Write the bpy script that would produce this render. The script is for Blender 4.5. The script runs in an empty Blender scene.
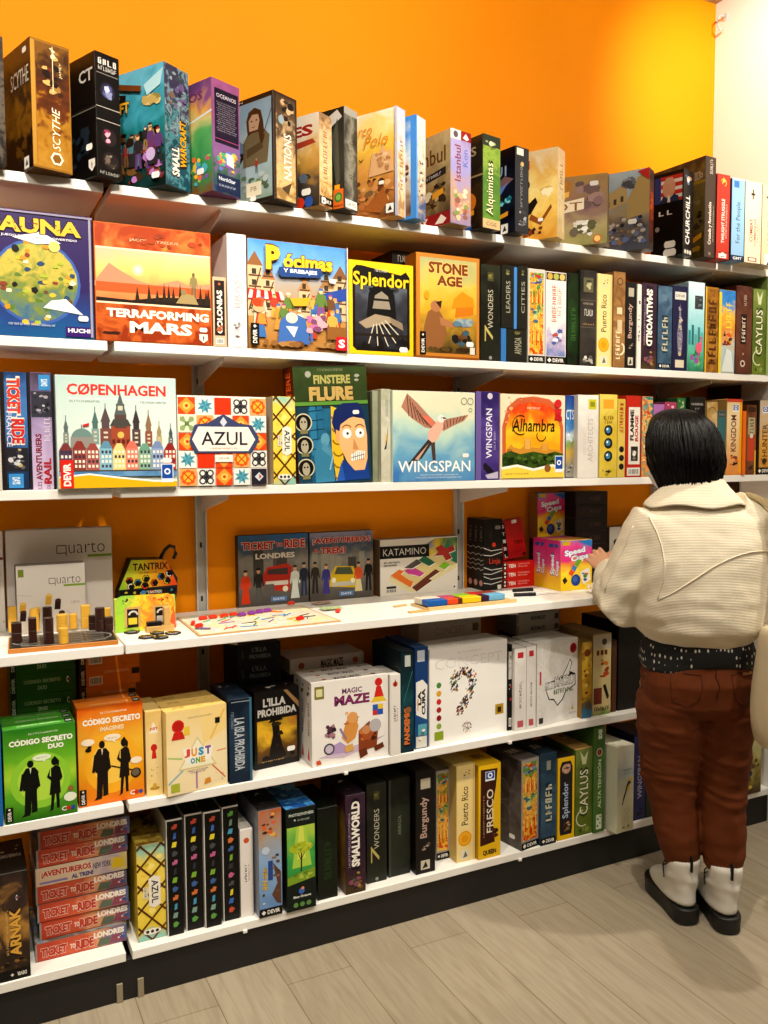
import bpy, bmesh, math, random
from mathutils import Vector, Matrix
sc = bpy.context.scene
COL = sc.collection
PI = math.pi
rad = math.radians

# ------------------------------------------------------------------ camera
FPX, YAW, PITCH, ROLL = 858.615, rad(26.5274), rad(3.8235), rad(-0.2956)
CAM = Vector((0, -2.62, 1.45))
Fw = Vector((math.sin(YAW)*math.cos(PITCH), math.cos(YAW)*math.cos(PITCH), -math.sin(PITCH)))
_R = Vector((math.cos(YAW), -math.sin(YAW), 0))
_U = _R.cross(Fw)
Rt = math.cos(ROLL)*_R + math.sin(ROLL)*_U
Up = -math.sin(ROLL)*_R + math.cos(ROLL)*_U
cd = bpy.data.cameras.new('camera')
cam = bpy.data.objects.new('camera', cd)
COL.objects.link(cam)
m = Matrix.Identity(4)
for i in range(3):
    m[i][0], m[i][1], m[i][2], m[i][3] = Rt[i], Up[i], -Fw[i], CAM[i]
cam.matrix_world = m
cd.sensor_fit = 'HORIZONTAL'
cd.sensor_width = 36
cd.lens = FPX/768*36
cd.clip_start = 0.05
sc.camera = cam

def ray(x, y):
    return Fw + Rt*((x-384)/FPX) + Up*((512-y)/FPX)
def PY(x, y, Y):                       # photo point -> place on the vertical plane y=Y
    d = ray(x, y)
    return CAM + d*((Y-CAM.y)/d.y)
def PZ(x, y, Z):                       # photo point -> place on the horizontal plane z=Z
    d = ray(x, y)
    return CAM + d*((Z-CAM.z)/d.z)

# ------------------------------------------------------------------ materials
MATS = {}
def lin(c):
    return c/12.92 if c <= .04045 else ((c+.055)/1.055)**2.4
def rgb(h):
    h = h.lstrip('#')
    return tuple(ink(lin(int(h[i:i+2], 16)/255)) for i in (0, 2, 4)) + (1,)
def ink(l):                            # contrast curve put into every colour, darkens the dark tones
    return l*l/(l+.013) if l > 0 else 0
def newmat(name):
    m = bpy.data.materials.new(name)
    m.use_nodes = True
    nt = m.node_tree
    return m, nt, nt.nodes['Principled BSDF']
def M(k):
    if k in MATS:
        return MATS[k]
    h, r = (k.split(':')+['0.38'])[:2]
    m, nt, b = newmat('print ' + h)
    b.inputs['Base Color'].default_value = rgb(h)
    b.inputs['Roughness'].default_value = float(r); b.inputs['Specular IOR Level'].default_value = .22
    MATS[k] = m
    return m
ARTN = [0]
def A(stops, sc_=14, amp=.7, ax='v', vor=0., vs=22, rough=.32, seed=None, det=5, off=0., dist=.6):
    """printed illustration: colour ramp driven by a gradient across the panel, noise and cells"""
    ARTN[0] += 1
    key = 'illustration %d' % ARTN[0]
    m, nt, b = newmat(key)
    N, L = nt.nodes, nt.links
    uv = N.new('ShaderNodeUVMap'); uv.uv_map = 'frac'
    um = N.new('ShaderNodeUVMap'); um.uv_map = 'metric'
    mp = N.new('ShaderNodeMapping')
    sd = ARTN[0]*1.37 if seed is None else seed
    mp.inputs['Location'].default_value = (sd, sd*.7, sd*.3)
    L.new(um.outputs[0], mp.inputs[0])
    sp = N.new('ShaderNodeSeparateXYZ'); L.new(uv.outputs[0], sp.inputs[0])
    nz = N.new('ShaderNodeTexNoise'); nz.inputs['Scale'].default_value = sc_*2.2
    nz.inputs['Detail'].default_value = det; nz.inputs['Distortion'].default_value = dist
    L.new(mp.outputs[0], nz.inputs['Vector'])
    def mad(x, k, c):
        n = N.new('ShaderNodeMath'); n.operation = 'MULTIPLY_ADD'
        L.new(x, n.inputs[0]); n.inputs[1].default_value = k
        if isinstance(c, (int, float)): n.inputs[2].default_value = c
        else: L.new(c, n.inputs[2])
        return n.outputs[0]
    o = mad(nz.outputs['Fac'], amp*4.2, off - amp*2.1)
    if ax in ('u', 'v'):
        o = mad(sp.outputs[0 if ax == 'u' else 1], 1.0, o)
    else:
        o = mad(nz.outputs['Fac'], 0.0, o); n = o.node; n.inputs[1].default_value = 0
        o = mad(o, 1.0, .5)
    if vor:
        vo = N.new('ShaderNodeTexVoronoi'); vo.inputs['Scale'].default_value = vs
        L.new(mp.outputs[0], vo.inputs['Vector'])
        s2 = N.new('ShaderNodeSeparateXYZ'); L.new(vo.outputs['Color'], s2.inputs[0])
        o2 = mad(s2.outputs[0], vor, -vor/2)
        n = N.new('ShaderNodeMath'); n.operation = 'ADD'
        L.new(o, n.inputs[0]); L.new(o2, n.inputs[1]); o = n.outputs[0]
    cr = N.new('ShaderNodeValToRGB'); L.new(o, cr.inputs[0])
    el = cr.color_ramp.elements
    for i, s in enumerate(stops):
        pos, h = s if isinstance(s, tuple) else (i/(len(stops)-1), s)
        e = el[i] if i < 2 else el.new(pos)
        e.position = pos; e.color = rgb(h)
    L.new(cr.outputs[0], b.inputs['Base Color'])
    b.inputs['Roughness'].default_value = rough; b.inputs['Specular IOR Level'].default_value = .25
    MATS[key] = m
    return key

# ------------------------------------------------------------------ objects
def tag(o, label=None, cat=None, group=None, kind=None):
    if label: o['label'] = label
    if cat: o['category'] = cat
    if group: o['group'] = group
    if kind: o['kind'] = kind
    return o
def empty(name, loc, label, cat, group=None, rot=(0, 0, 0)):
    o = bpy.data.objects.new(name, None); COL.objects.link(o)
    o.empty_display_size = .03
    o.location = loc; o.rotation_euler = rot
    return tag(o, label, cat, group)
def mobj(name, verts, faces, mats, fm=None, parent=None, smooth=False, uvs=None):
    me = bpy.data.meshes.new(name)
    me.from_pydata([tuple(v) for v in verts], [], faces)
    for k in (mats if isinstance(mats, (list, tuple)) else [mats]):
        me.materials.append(M(k) if isinstance(k, str) else k)
    if fm: me.polygons.foreach_set('material_index', fm)
    if smooth: me.polygons.foreach_set('use_smooth', [True]*len(me.polygons))
    if uvs:
        for nm, co in uvs.items():
            l = me.uv_layers.new(name=nm)
            for lp in me.loops: l.data[lp.index].uv = co[lp.vertex_index]
    o = bpy.data.objects.new(name, me); COL.objects.link(o)
    if parent: o.parent = parent
    return o
class MB:
    """collects bevelled boxes, prisms, tubes and lofts for ONE mesh"""
    def __init__(s): s.v, s.f, s.m, s.mats = [], [], [], []
    def mi(s, k):
        if k not in s.mats: s.mats.append(k)
        return s.mats.index(k)
    def raw(s, v, f, k):
        n = len(s.v); i = s.mi(k)
        s.v += [Vector(p) for p in v]
        s.f += [tuple(a+n for a in q) for q in f]; s.m += [i]*len(f)
        return s
    def box(s, x0, y0, z0, x1, y1, z1, k, c=.0012, mat=None):
        c = min(c, abs(x1-x0)*.3, abs(y1-y0)*.3, abs(z1-z0)*.3)
        bm = bmesh.new()
        bmesh.ops.create_cube(bm, size=1)
        for v in bm.verts:
            v.co = Vector((x0+(v.co.x+.5)*(x1-x0), y0+(v.co.y+.5)*(y1-y0), z0+(v.co.z+.5)*(z1-z0)))
        if c > 0: bmesh.ops.bevel(bm, geom=list(bm.edges), offset=c, segments=1, affect='EDGES', profile=.5)
        if mat is not None: bm.transform(mat)
        bm.verts.index_update()
        s.raw([v.co.copy() for v in bm.verts], [tuple(v.index for v in f.verts) for f in bm.faces], k)
        bm.free(); return s
    def prism(s, pts, z0, z1, k, mat=None):
        n = len(pts)
        v = [Vector((x, y, z0)) for x, y in pts]+[Vector((x, y, z1)) for x, y in pts]
        f = [tuple(reversed(range(n))), tuple(range(n, 2*n))]+[(i, (i+1) % n, n+(i+1) % n, n+i) for i in range(n)]
        if mat is not None: v = [mat @ p for p in v]
        return s.raw(v, f, k)
    def cyl(s, c, r, h, k, n=20, ch=.001, mat=None):
        c = Vector(c); rings = [(r-ch, 0), (r, ch), (r, h-ch), (r-ch, h)]
        v = [c+Vector((a*math.cos(2*PI*i/n), a*math.sin(2*PI*i/n), z)) for a, z in rings for i in range(n)]
        f = [tuple(reversed(range(n))), tuple(range(3*n, 4*n))]
        for j in range(3): f += [(j*n+i, j*n+(i+1) % n, (j+1)*n+(i+1) % n, (j+1)*n+i) for i in range(n)]
        if mat is not None: v = [mat @ p for p in v]
        return s.raw(v, f, k)
    def tube(s, pts, r, k, n=8, flat=1.0):
        pts = [Vector(p) for p in pts]; v = []; f = []
        rs = r if isinstance(r, (list, tuple)) else [r]*len(pts)
        ref = Vector((0, 0, 1))
        for i, p in enumerate(pts):
            t = (pts[min(i+1, len(pts)-1)]-pts[max(i-1, 0)]).normalized()
            a = t.cross(ref)
            if a.length < .05: a = t.cross(Vector((1, 0, 0)))
            a.normalize(); b = a.cross(t)
            v += [p+rs[i]*(math.cos(2*PI*j/n)*a*flat+math.sin(2*PI*j/n)*b) for j in range(n)]
        for i in range(len(pts)-1):
            f += [(i*n+j, i*n+(j+1) % n, (i+1)*n+(j+1) % n, (i+1)*n+j) for j in range(n)]
        f += [tuple(reversed(range(n))), tuple(range((len(pts)-1)*n, len(pts)*n))]
        return s.raw(v, f, k)
    def loft(s, rings, k):
        n = len(rings[0]); v = [p for r in rings for p in r]; f = []
        for i in range(len(rings)-1):
            f += [(i*n+j, i*n+(j+1) % n, (i+1)*n+(j+1) % n, (i+1)*n+j) for j in range(n)]
        f += [tuple(reversed(range(n))), tuple(range((len(rings)-1)*n, len(rings)*n))]
        return s.raw(v, f, k)
    def build(s, name, parent=None, smooth=False):
        return mobj(name, s.v, s.f, s.mats, s.m, parent, smooth)

# ------------------------------------------------------------------ lettering
GL = {}
READ = ('UN JUEGO BESTIALMENTE DIVERTIDO', 'JACOB FRYXELIUS', 'PANDEMIC')
def glyphs(txt, bold=0., shear=0.):
    key = (txt, bold, shear)
    if key not in GL and txt[0] == '~':                  # lettering too blurred to read: letter-like strokes only
        R = random.Random(len(GL)*7+int(txt[1:])); v, f = [], []
        def bar(x0, y0, x1, y1):
            n = len(v); v.extend([(x0, y0), (x1, y0), (x1, y1), (x0, y1)]); f.append((n, n+1, n+2, n+3))
        x = 0; b = .1+bold*2
        for i in range(int(txt[1:])):
            w = R.uniform(.32, .5); k = R.randint(0, 5); t = R.uniform(.9, 1)
            bar(x, 0, x+b, t)
            if k in (0, 1, 4): bar(x+w-b, R.uniform(0, .2), x+w, R.uniform(.6, 1))
            for y in ((.45,), (0, .86), (.4, .86), (0,), (.2, .6), (.86,))[k]: bar(x+b*.5, y, x+w, y+b)
            x += w+.16
        x0, x1 = 0, max(p[0] for p in v); GL[key] = (v, f, x0, 0, x1, max(p[1] for p in v))
    if key not in GL:
        cu = bpy.data.curves.new('t', 'FONT')
        cu.body = txt.replace('Ó', 'O'); cu.size = 1; cu.resolution_u = 2; cu.offset = bold; cu.shear = shear
        cu.fill_mode = 'FRONT'
        o = bpy.data.objects.new('t', cu)
        me = o.to_mesh()
        v = [(p.co.x, p.co.y) for p in me.vertices]
        f = [tuple(p.vertices) for p in me.polygons]
        o.to_mesh_clear()
        bpy.data.objects.remove(o); bpy.data.curves.remove(cu)
        for i, ch in enumerate(txt):
            if ch == 'Ó':                                # acute accent drawn above the O
                r = glyphs(txt[:i].replace('Ó', 'O')+'O', bold, shear); w = glyphs('O', bold, shear)[4]
                cx = r[2]+r[4]-w*.5; n = len(v); t_ = .78
                v += [(cx-.04, t_), (cx+.07, t_), (cx+.19, t_+.15), (cx+.06, t_+.15)]; f.append((n, n+1, n+2, n+3))
        x0 = min(p[0] for p in v); x1 = max(p[0] for p in v)
        y0 = min(p[1] for p in v); y1 = max(p[1] for p in v)
        GL[key] = (v, f, x0, y0, max(x1-x0, 1e-3), max(y1-y0, 1e-3))
    return GL[key]

class Panel:
    """flat print on one face of a box; u,v are fractions of the face"""
    def __init__(s, w, h, default):
        s.w, s.h, s.d, s.n, s.parts, s.scale = w, h, default, 0, {}, 1
    def add(s, vs, fs, mat, part=None):
        P = s.parts.setdefault(part or s.d, ([], [], [], []))
        b = len(P[0]); z = 3e-4 + s.n*3.5e-5; s.n += 1
        P[0].extend((x, y, z) for x, y in vs)
        if mat not in P[3]: P[3].append(mat)
        i = P[3].index(mat)
        for f in fs:
            P[1].append(tuple(a+b for a in f)); P[2].append(i)
        return s
    def pg(s, pts, mat, part=None):
        a = 0
        for i in range(len(pts)):
            x, y = pts[i]; X, Y = pts[(i+1) % len(pts)]; a += x*Y-X*y
        if a < 0: pts = pts[::-1]
        for ax, lim, sg in ((0, 0, 1), (0, 1, -1), (1, 0, 1), (1, 1, -1)):      # keep the print inside its face
            if all((q[ax]-lim)*sg >= 0 for q in pts): continue
            out = []
            for i in range(len(pts)):
                P, Q = pts[i], pts[(i+1) % len(pts)]
                a, b = (P[ax]-lim)*sg, (Q[ax]-lim)*sg
                if a >= 0: out.append(P)
                if (a >= 0) != (b >= 0):
                    k = a/(a-b); out.append((P[0]+(Q[0]-P[0])*k, P[1]+(Q[1]-P[1])*k))
            pts = out
            if len(pts) < 3: return s
        return s.add([(x*s.w, y*s.h) for x, y in pts], [tuple(range(len(pts)))], mat, part)
    def r(s, u0, v0, u1, v1, mat, part=None):
        return s.pg([(u0, v0), (u1, v0), (u1, v1), (u0, v1)], mat, part)
    def bg(s, mat): return s.r(.004, .004, .996, .996, mat)
    def el(s, cu, cv, ru, rv, mat, part=None, n=22, a0=0, a1=360):
        return s.pg([(cu+ru*math.cos(rad(a0+(a1-a0)*i/n)), cv+rv*math.sin(rad(a0+(a1-a0)*i/n))) for i in range(n+(a1-a0 < 360))], mat, part)
    def e(s, cu, cv, ru, mat, part=None, n=22):        # true circle, radius as fraction of width
        return s.el(cu, cv, ru, ru*s.w/s.h, mat, part, n)
    def ln(s, pts, wd, mat, part=None):                # polyline, width as fraction of panel width
        for (a, b), (c, d) in zip(pts, pts[1:]):
            p, q = Vector((a*s.w, b*s.h)), Vector((c*s.w, d*s.h))
            t = q-p
            if t.length < 1e-6: continue
            t.normalize(); nn = Vector((-t.y, t.x))*wd*s.w/2
            n0 = s.n; s.pg([(z.x/s.w, z.y/s.h) for z in (p-nn, q-nn, q+nn, p+nn)], mat, part); s.n = n0
        s.n += 1
        return s
    def arc(s, cu, cv, ru, a0, a1, wd, mat, part=None, n=14, k=None):
        rv = ru*s.w/s.h if k is None else k
        return s.ln([(cu+ru*math.cos(rad(a0+(a1-a0)*i/n)), cv+rv*math.sin(rad(a0+(a1-a0)*i/n))) for i in range(n+1)], wd, mat, part)
    def t(s, txt, cu, cv, w, h, mat, rot=0, bold=0., part='title_lettering', shear=0., arch=0.):
        v, f, x0, y0, W, H = glyphs(txt, bold, shear)
        out = []
        for x, y in v:
            a, b = (x-x0)/W-.5, (y-y0)/H-.5
            if arch: b += arch*(0.25-a*a)*4
            if rot == 90: a, b = -b, a
            elif rot == -90: a, b = b, -a
            elif rot == 180: a, b = -a, -b
            elif rot:
                A_, B_ = a*w*s.w, b*h*s.h; cr, sr = math.cos(rad(rot)), math.sin(rad(rot))
                a, b = (A_*cr-B_*sr)/(w*s.w), (A_*sr+B_*cr)/(h*s.h)
            out.append(((cu+a*w)*s.w, (cv+b*h)*s.h))
        return s.add(out, f, mat, part)
    def to(s, txt, cu, cv, w, h, mat, edge, rot=0, bold=.03, grow=.05, **k):   # outlined title
        s.t(txt, cu, cv, w*(1+grow*.5), h*(1+grow*2.2), edge, rot, bold+.035, **k)
        return s.t(txt, cu, cv, w, h, mat, rot, bold, **k)
    def x(s, txt, cu, cv, w, h, mat, rot=0, bold=0.):
        if len(txt) > 6 and txt not in READ: txt = '~%d' % len(txt)
        return s.t(txt, cu, cv, w, h, mat, rot, bold, part='small_print')
    def seal(s, cu, cv, w=.1, col='#e8e6e0'):
        h = w*.55*s.w/s.h
        s.pg([(cu-w/2+w*.12, cv-h/2), (cu+w/2-w*.12, cv-h/2), (cu+w/2, cv-h*.2), (cu+w/2, cv+h*.2), (cu+w/2-w*.12, cv+h/2),
              (cu-w/2+w*.12, cv+h/2), (cu-w/2, cv+h*.2), (cu-w/2, cv-h*.2)], col, 'price_sticker')
        return s
    def blobs(s, u0, v0, u1, v1, n, cols, seed=1, a=.03, b=.09, part=None, sq=.8):
        R = random.Random(seed)
        for i in range(n):
            r = R.uniform(a, b); r = min(r, (u1-u0)*.45)
            rv = min(r*s.w/s.h*R.uniform(.6, 1.2)*sq, (v1-v0)*.45)
            cu = R.uniform(u0+r, u1-r); cv = R.uniform(v0+rv, v1-rv)
            k = R.randint(5, 8); ph = R.uniform(0, 6)
            s.pg([(cu+r*R.uniform(.55, 1)*math.cos(ph+2*PI*j/k), cv+rv*R.uniform(.55, 1)*math.sin(ph+2*PI*j/k)) for j in range(k)], R.choice(cols), part)
        return s
    def man(s, cu, v0, h, body, skin, legs=None, hat=None, wd=.32, skirt=False):
        """a small printed figure: legs, torso, arms, head"""
        q = h*s.h/s.w; w = q*wd; legs = legs or body
        Y = lambda k: v0+h*k
        if skirt:
            s.pg([(cu-w*.42, Y(.05)), (cu+w*.42, Y(.05)), (cu+w*.2, Y(.55)), (cu-w*.2, Y(.55))], legs)
        else:
            s.pg([(cu-w*.34, Y(0)), (cu-w*.1, Y(0)), (cu-w*.02, Y(.46)), (cu-w*.26, Y(.46))], legs)
            s.pg([(cu+w*.1, Y(0)), (cu+w*.34, Y(0)), (cu+w*.26, Y(.46)), (cu+w*.02, Y(.46))], legs)
        s.pg([(cu-w*.25, Y(.44)), (cu+w*.25, Y(.44)), (cu+w*.36, Y(.78)), (cu+w*.12, Y(.84)), (cu-w*.12, Y(.84)), (cu-w*.36, Y(.78))], body)
        s.pg([(cu-w*.36, Y(.8)), (cu-w*.5, Y(.5)), (cu-w*.38, Y(.46)), (cu-w*.24, Y(.72))], body)
        s.pg([(cu+w*.36, Y(.8)), (cu+w*.5, Y(.5)), (cu+w*.38, Y(.46)), (cu+w*.24, Y(.72))], body)
        s.el(cu, Y(.91), w*.17, h*.085, skin, n=10)
        if hat: s.pg([(cu-w*.2, Y(.93)), (cu+w*.2, Y(.93)), (cu+w*.14, Y(1.0)), (cu-w*.14, Y(1.0))], hat)
        return s
    def crowd(s, u0, v0, u1, v1, n, cols, seed=1, h=.2):
        R = random.Random(seed)
        for i in range(n):
            s.man(R.uniform(u0, u1), R.uniform(v0, v1), h*R.uniform(.8, 1.2), R.choice(cols), R.choice(['#d9a877', '#c08a5c', '#e6bd92']), R.choice(cols), R.choice(cols), wd=.42, skirt=R.random() < .4)
        return s
    def mark(s, kind, cu, cv, w, h=None):
        """small publisher marks"""
        hv = h if h else w*s.w/s.h
        P = 'publisher_mark'
        if kind == 'devir':
            s.r(cu-w/2, cv-hv/2, cu+w/2, cv+hv/2, '#15120f', P)
            s.e(cu, cv+hv*.36, w*.2, '#e8e4da', P, 4)
            s.t('DEVIR', cu, cv-hv*.1, w*.5, hv*.62, '#efece4', 90, .02, P)
        elif kind == 'devirh':
            s.r(cu-w/2, cv-hv/2, cu+w/2, cv+hv/2, '#14110f', P)
            s.e(cu-w*.32, cv, w*.1, '#e8e4da', P, 4)
            s.t('DEVIR', cu+w*.12, cv, w*.55, hv*.5, '#efece4', 0, .02, P)
        elif kind == 'queen':
            s.r(cu-w/2, cv-hv/2, cu+w/2, cv+hv/2, '#e8ecf2', P)
            s.r(cu-w*.44, cv-hv*.3, cu+w*.44, cv+hv*.45, '#1c4da0', P)
            s.e(cu, cv+hv*.08, w*.26, '#f2f4f8', P); s.e(cu, cv+hv*.08, w*.14, '#1c4da0', P)
        elif kind == 'cge':
            s.t('C', cu-w*.3, cv, w*.35, hv, '#e9e6e0', 0, .03, P)
            s.e(cu+w*.02, cv, w*.16, '#c0341f', P); s.e(cu+w*.34, cv, w*.16, '#2a4f9a', P)
        elif kind == 'shield':
            s.pg([(cu-w/2, cv+hv/2), (cu+w/2, cv+hv/2), (cu+w/2, cv-hv*.15), (cu, cv-hv*.55), (cu-w/2, cv-hv*.15)], '#ddd8ce', P)
            s.man(cu, cv-hv*.3, hv*.6, '#3a3632', '#3a3632')
        elif kind == 'sq':
            s.r(cu-w/2, cv-hv/2, cu+w/2, cv+hv/2, '#ebe8e0', P)
            s.pg([(cu-w*.3, cv-hv*.3), (cu+w*.3, cv-hv*.2), (cu+w*.05, cv+hv*.32)], '#2b2724', P)
        elif kind == 'dots':
            for i in range(3): s.e(cu+(i-1)*w*.36, cv, w*.15, '#c9c4b8', P)
        return s
    def bars(s, cu, cv, w, h):
        s.r(cu-w/2, cv-h/2, cu+w/2, cv+h/2, '#e6e2da', 'barcode')
        R = random.Random(3); u = cu-w*.42
        while u < cu+w*.4:
            k = R.uniform(.02, .05)*w
            s.r(u, cv-h*.38, u+k, cv+h*.38, '#1d1b19', 'barcode'); s.n -= 1; u += k+R.uniform(.02, .05)*w
        s.n += 1
        return s

FACES = {'front': lambda W, D, H: (Vector((-W/2, -D/2, 0)), Vector((1, 0, 0)), Vector((0, 0, 1)), Vector((0, -1, 0)), W, H),
         'left': lambda W, D, H: (Vector((-W/2, D/2, 0)), Vector((0, -1, 0)), Vector((0, 0, 1)), Vector((-1, 0, 0)), D, H),
         'right': lambda W, D, H: (Vector((W/2, -D/2, 0)), Vector((0, 1, 0)), Vector((0, 0, 1)), Vector((1, 0, 0)), D, H),
         'top': lambda W, D, H: (Vector((-W/2, -D/2, H)), Vector((1, 0, 0)), Vector((0, 1, 0)), Vector((0, 0, 1)), W, D)}
BODY = {}
def body_mesh(W, D, H, k, seam):
    key = (round(W, 4), round(D, 4), round(H, 4), k, seam)
    return MB().box(-W/2, -D/2, 0, W/2, D/2, H, k, .0012)
def put_panel(root, face, fn, W, D, H, default):
    o, u, v, n, w, h = FACES[face](W, D, H)
    p = Panel(w, h, default)
    fn(p)
    lay_print(root, p, default, lambda x, y, z: o+u*x+v*y+n*z, w, h)
def lay_print(root, p, default, place, w, h):
    main = None
    for nm, (vs, fs, fm, mats) in sorted(p.parts.items(), key=lambda q: q[0] != default):
        sets = [list(range(len(fs)))]
        if nm in SPLIT:                                  # marks that stand apart are parts of their own
            sets = []
            for k, f in enumerate(fs):
                b = [min(vs[q][0] for q in f)-.003, min(vs[q][1] for q in f)-.003, max(vs[q][0] for q in f)+.003, max(vs[q][1] for q in f)+.003, [k]]
                hit = True
                while hit:
                    hit = False
                    for c in sets:
                        if b[0] <= c[2] and c[0] <= b[2] and b[1] <= c[3] and c[1] <= b[3]:
                            sets.remove(c); b = [min(b[0], c[0]), min(b[1], c[1]), max(b[2], c[2]), max(b[3], c[3]), b[4]+c[4]]; hit = True; break
                sets.append(b)
            sets = [sorted(c[4]) for c in sets]
        for ks in sets:
            idx = sorted({q for k in ks for q in fs[k]}); mp = {q: n_ for n_, q in enumerate(idx)}
            vv = [vs[q] for q in idx]; used = sorted({fm[k] for k in ks})
            V = [place(x, y, z) for x, y, z in vv]
            uv = {'frac': [(x/w, y/h) for x, y, z in vv], 'metric': [(x, y) for x, y, z in vv]}
            ob = mobj(nm, V, [tuple(mp[q] for q in fs[k]) for k in ks], [mats[q] for q in used], [used.index(fm[k]) for k in ks], main or root, False, uv)
            if nm == default and main is None: main = ob
SPLIT = ('publisher_mark', 'award_emblem', 'price_sticker', 'player_icons', 'piece_pictures', 'barcode', 'window', 'window_frame')
def game(label, W, D, H, loc, rz, body, group=None, front=None, left=None, top=None, right=None, tilt=(0, 0),
         name='board_game_box', cat='board game', names=None):
    root = empty(name, loc, label, cat, group, (tilt[0], tilt[1], rz))
    body_mesh(W, D, H, body, 0).build('box', root)
    nm = dict(front='cover_print' if W > .13 else 'spine_print', left='spine_print' if W > .13 else 'cover_print',
              right='spine_print', top='edge_print')
    nm.update(names or {})
    for fc, fn in (('front', front), ('left', left), ('top', top), ('right', right)):
        if fn: put_panel(root, fc, fn, W, D, H, nm[fc])
    return root
def copy_thing(o, loc, label, rz=None):
    c = o.copy(); COL.objects.link(c); c.location = loc; c['label'] = label
    if rz is not None: c.rotation_euler.z = rz
    for ch in list(o.children):
        d = ch.copy(); COL.objects.link(d); d.parent = c
        for g in list(ch.children):
            e = g.copy(); COL.objects.link(e); e.parent = d
    return c
# ------------------------------------------------------------------ the setting
XR, XL, YB, CEIL = 2.822, -2.6, -5.2, 3.262
def noisy(name, c, rough=.6, sc_=60, bump=.08, var=.06):
    m, nt, b = newmat(name); N, L = nt.nodes, nt.links
    tc = N.new('ShaderNodeTexCoord')
    nz = N.new('ShaderNodeTexNoise'); nz.inputs['Scale'].default_value = sc_; nz.inputs['Detail'].default_value = 4
    L.new(tc.outputs['Object'], nz.inputs['Vector'])
    n2 = N.new('ShaderNodeTexNoise'); n2.inputs['Scale'].default_value = 2.2
    L.new(tc.outputs['Object'], n2.inputs['Vector'])
    hs = N.new('ShaderNodeHueSaturation'); hs.inputs['Color'].default_value = rgb(c)
    mr = N.new('ShaderNodeMapRange'); mr.inputs[3].default_value = 1-var; mr.inputs[4].default_value = 1+var
    L.new(n2.outputs['Fac'], mr.inputs[0]); L.new(mr.outputs[0], hs.inputs['Value'])
    L.new(hs.outputs[0], b.inputs['Base Color'])
    bp = N.new('ShaderNodeBump'); bp.inputs['Strength'].default_value = bump; bp.inputs['Distance'].default_value = .002
    L.new(nz.outputs['Fac'], bp.inputs['Height']); L.new(bp.outputs[0], b.inputs['Normal'])
    b.inputs['Roughness'].default_value = rough
    MATS[name] = m
    return name
ORANGE = noisy('orange wall paint', '#f99400', .6)
MATS[ORANGE].node_tree.nodes['Principled BSDF'].inputs['Specular IOR Level'].default_value = .12
WHITEW = noisy('white wall paint', '#f1ece2', .6)
CEILM = noisy('ceiling paint', '#a89878', .7)
SHELFW = noisy('white shelf laminate', '#eeebe4', .35, 90, .02, .02)
BLACKB = noisy('black plinth board', '#141110', .6, 90, .04, .1)
STEEL = noisy('white steel', '#cfccc6', .35, 120, .02, .02)
DARKST = noisy('dark slot', '#1c1a18', .6)
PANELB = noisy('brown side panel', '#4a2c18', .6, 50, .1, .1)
def planks():
    m, nt, b = newmat('oak laminate planks'); N, L = nt.nodes, nt.links
    tc = N.new('ShaderNodeTexCoord'); sp = N.new('ShaderNodeSeparateXYZ'); cb = N.new('ShaderNodeCombineXYZ')
    L.new(tc.outputs['Object'], sp.inputs[0])
    L.new(sp.outputs[1], cb.inputs[0]); L.new(sp.outputs[0], cb.inputs[1])
    br = N.new('ShaderNodeTexBrick')
    br.inputs['Scale'].default_value = 1; br.inputs['Brick Width'].default_value = 1.28; br.inputs['Row Height'].default_value = .192
    br.inputs['Mortar Size'].default_value = .0014; br.inputs['Mortar Smooth'].default_value = .3
    br.inputs['Color1'].default_value = rgb('#a99d88'); br.inputs['Color2'].default_value = rgb('#a0947e'); br.inputs['Mortar'].default_value = rgb('#75674f')
    br.offset = .37; br.offset_frequency = 2
    L.new(cb.outputs[0], br.inputs['Vector'])
    mp = N.new('ShaderNodeMapping'); mp.inputs['Scale'].default_value = (2.2, 26, 1)
    L.new(cb.outputs[0], mp.inputs[0])
    nz = N.new('ShaderNodeTexNoise'); nz.inputs['Scale'].default_value = 1.6; nz.inputs['Detail'].default_value = 7; nz.inputs['Distortion'].default_value = 1.6
    L.new(mp.outputs[0], nz.inputs['Vector'])
    cr = N.new('ShaderNodeValToRGB'); cr.color_ramp.elements[0].position = .3; cr.color_ramp.elements[0].color = (.52, .47, .42, 1)
    cr.color_ramp.elements[1].position = .62; cr.color_ramp.elements[1].color = (1, 1, 1, 1)
    L.new(nz.outputs['Fac'], cr.inputs[0])
    mx = N.new('ShaderNodeMix'); mx.data_type = 'RGBA'; mx.blend_type = 'MULTIPLY'; mx.inputs['Factor'].default_value = .42
    L.new(br.outputs['Color'], mx.inputs['A']); L.new(cr.outputs[0], mx.inputs['B'])
    L.new(mx.outputs['Result'], b.inputs['Base Color'])
    b.inputs['Roughness'].default_value = .42
    MATS['planks'] = m
planks()
def struct(name, mb):
    return tag(mb.build(name), kind='structure')
struct('floor', MB().box(XL, YB, -.05, XR, 0, 0, 'planks', 0))
struct('ceiling', MB().box(XL-.1, YB-.1, CEIL, XR+.1, .1, CEIL+.06, CEILM, 0))
struct('wall_back', MB().box(XL-.1, 0, -.05, XR, .1, CEIL, ORANGE, 0))
struct('wall_right', MB().box(XR, YB-.1, -.05, XR+.1, .1, CEIL, WHITEW, 0))
FARW = noisy('far wall paint', '#7a6a55', .7)
struct('wall_left', MB().box(XL-.1, YB, -.05, XL, 0, CEIL, FARW, 0))
struct('wall_front', MB().box(XL-.1, YB-.1, -.05, XR, YB, CEIL, FARW, 0))

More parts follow.
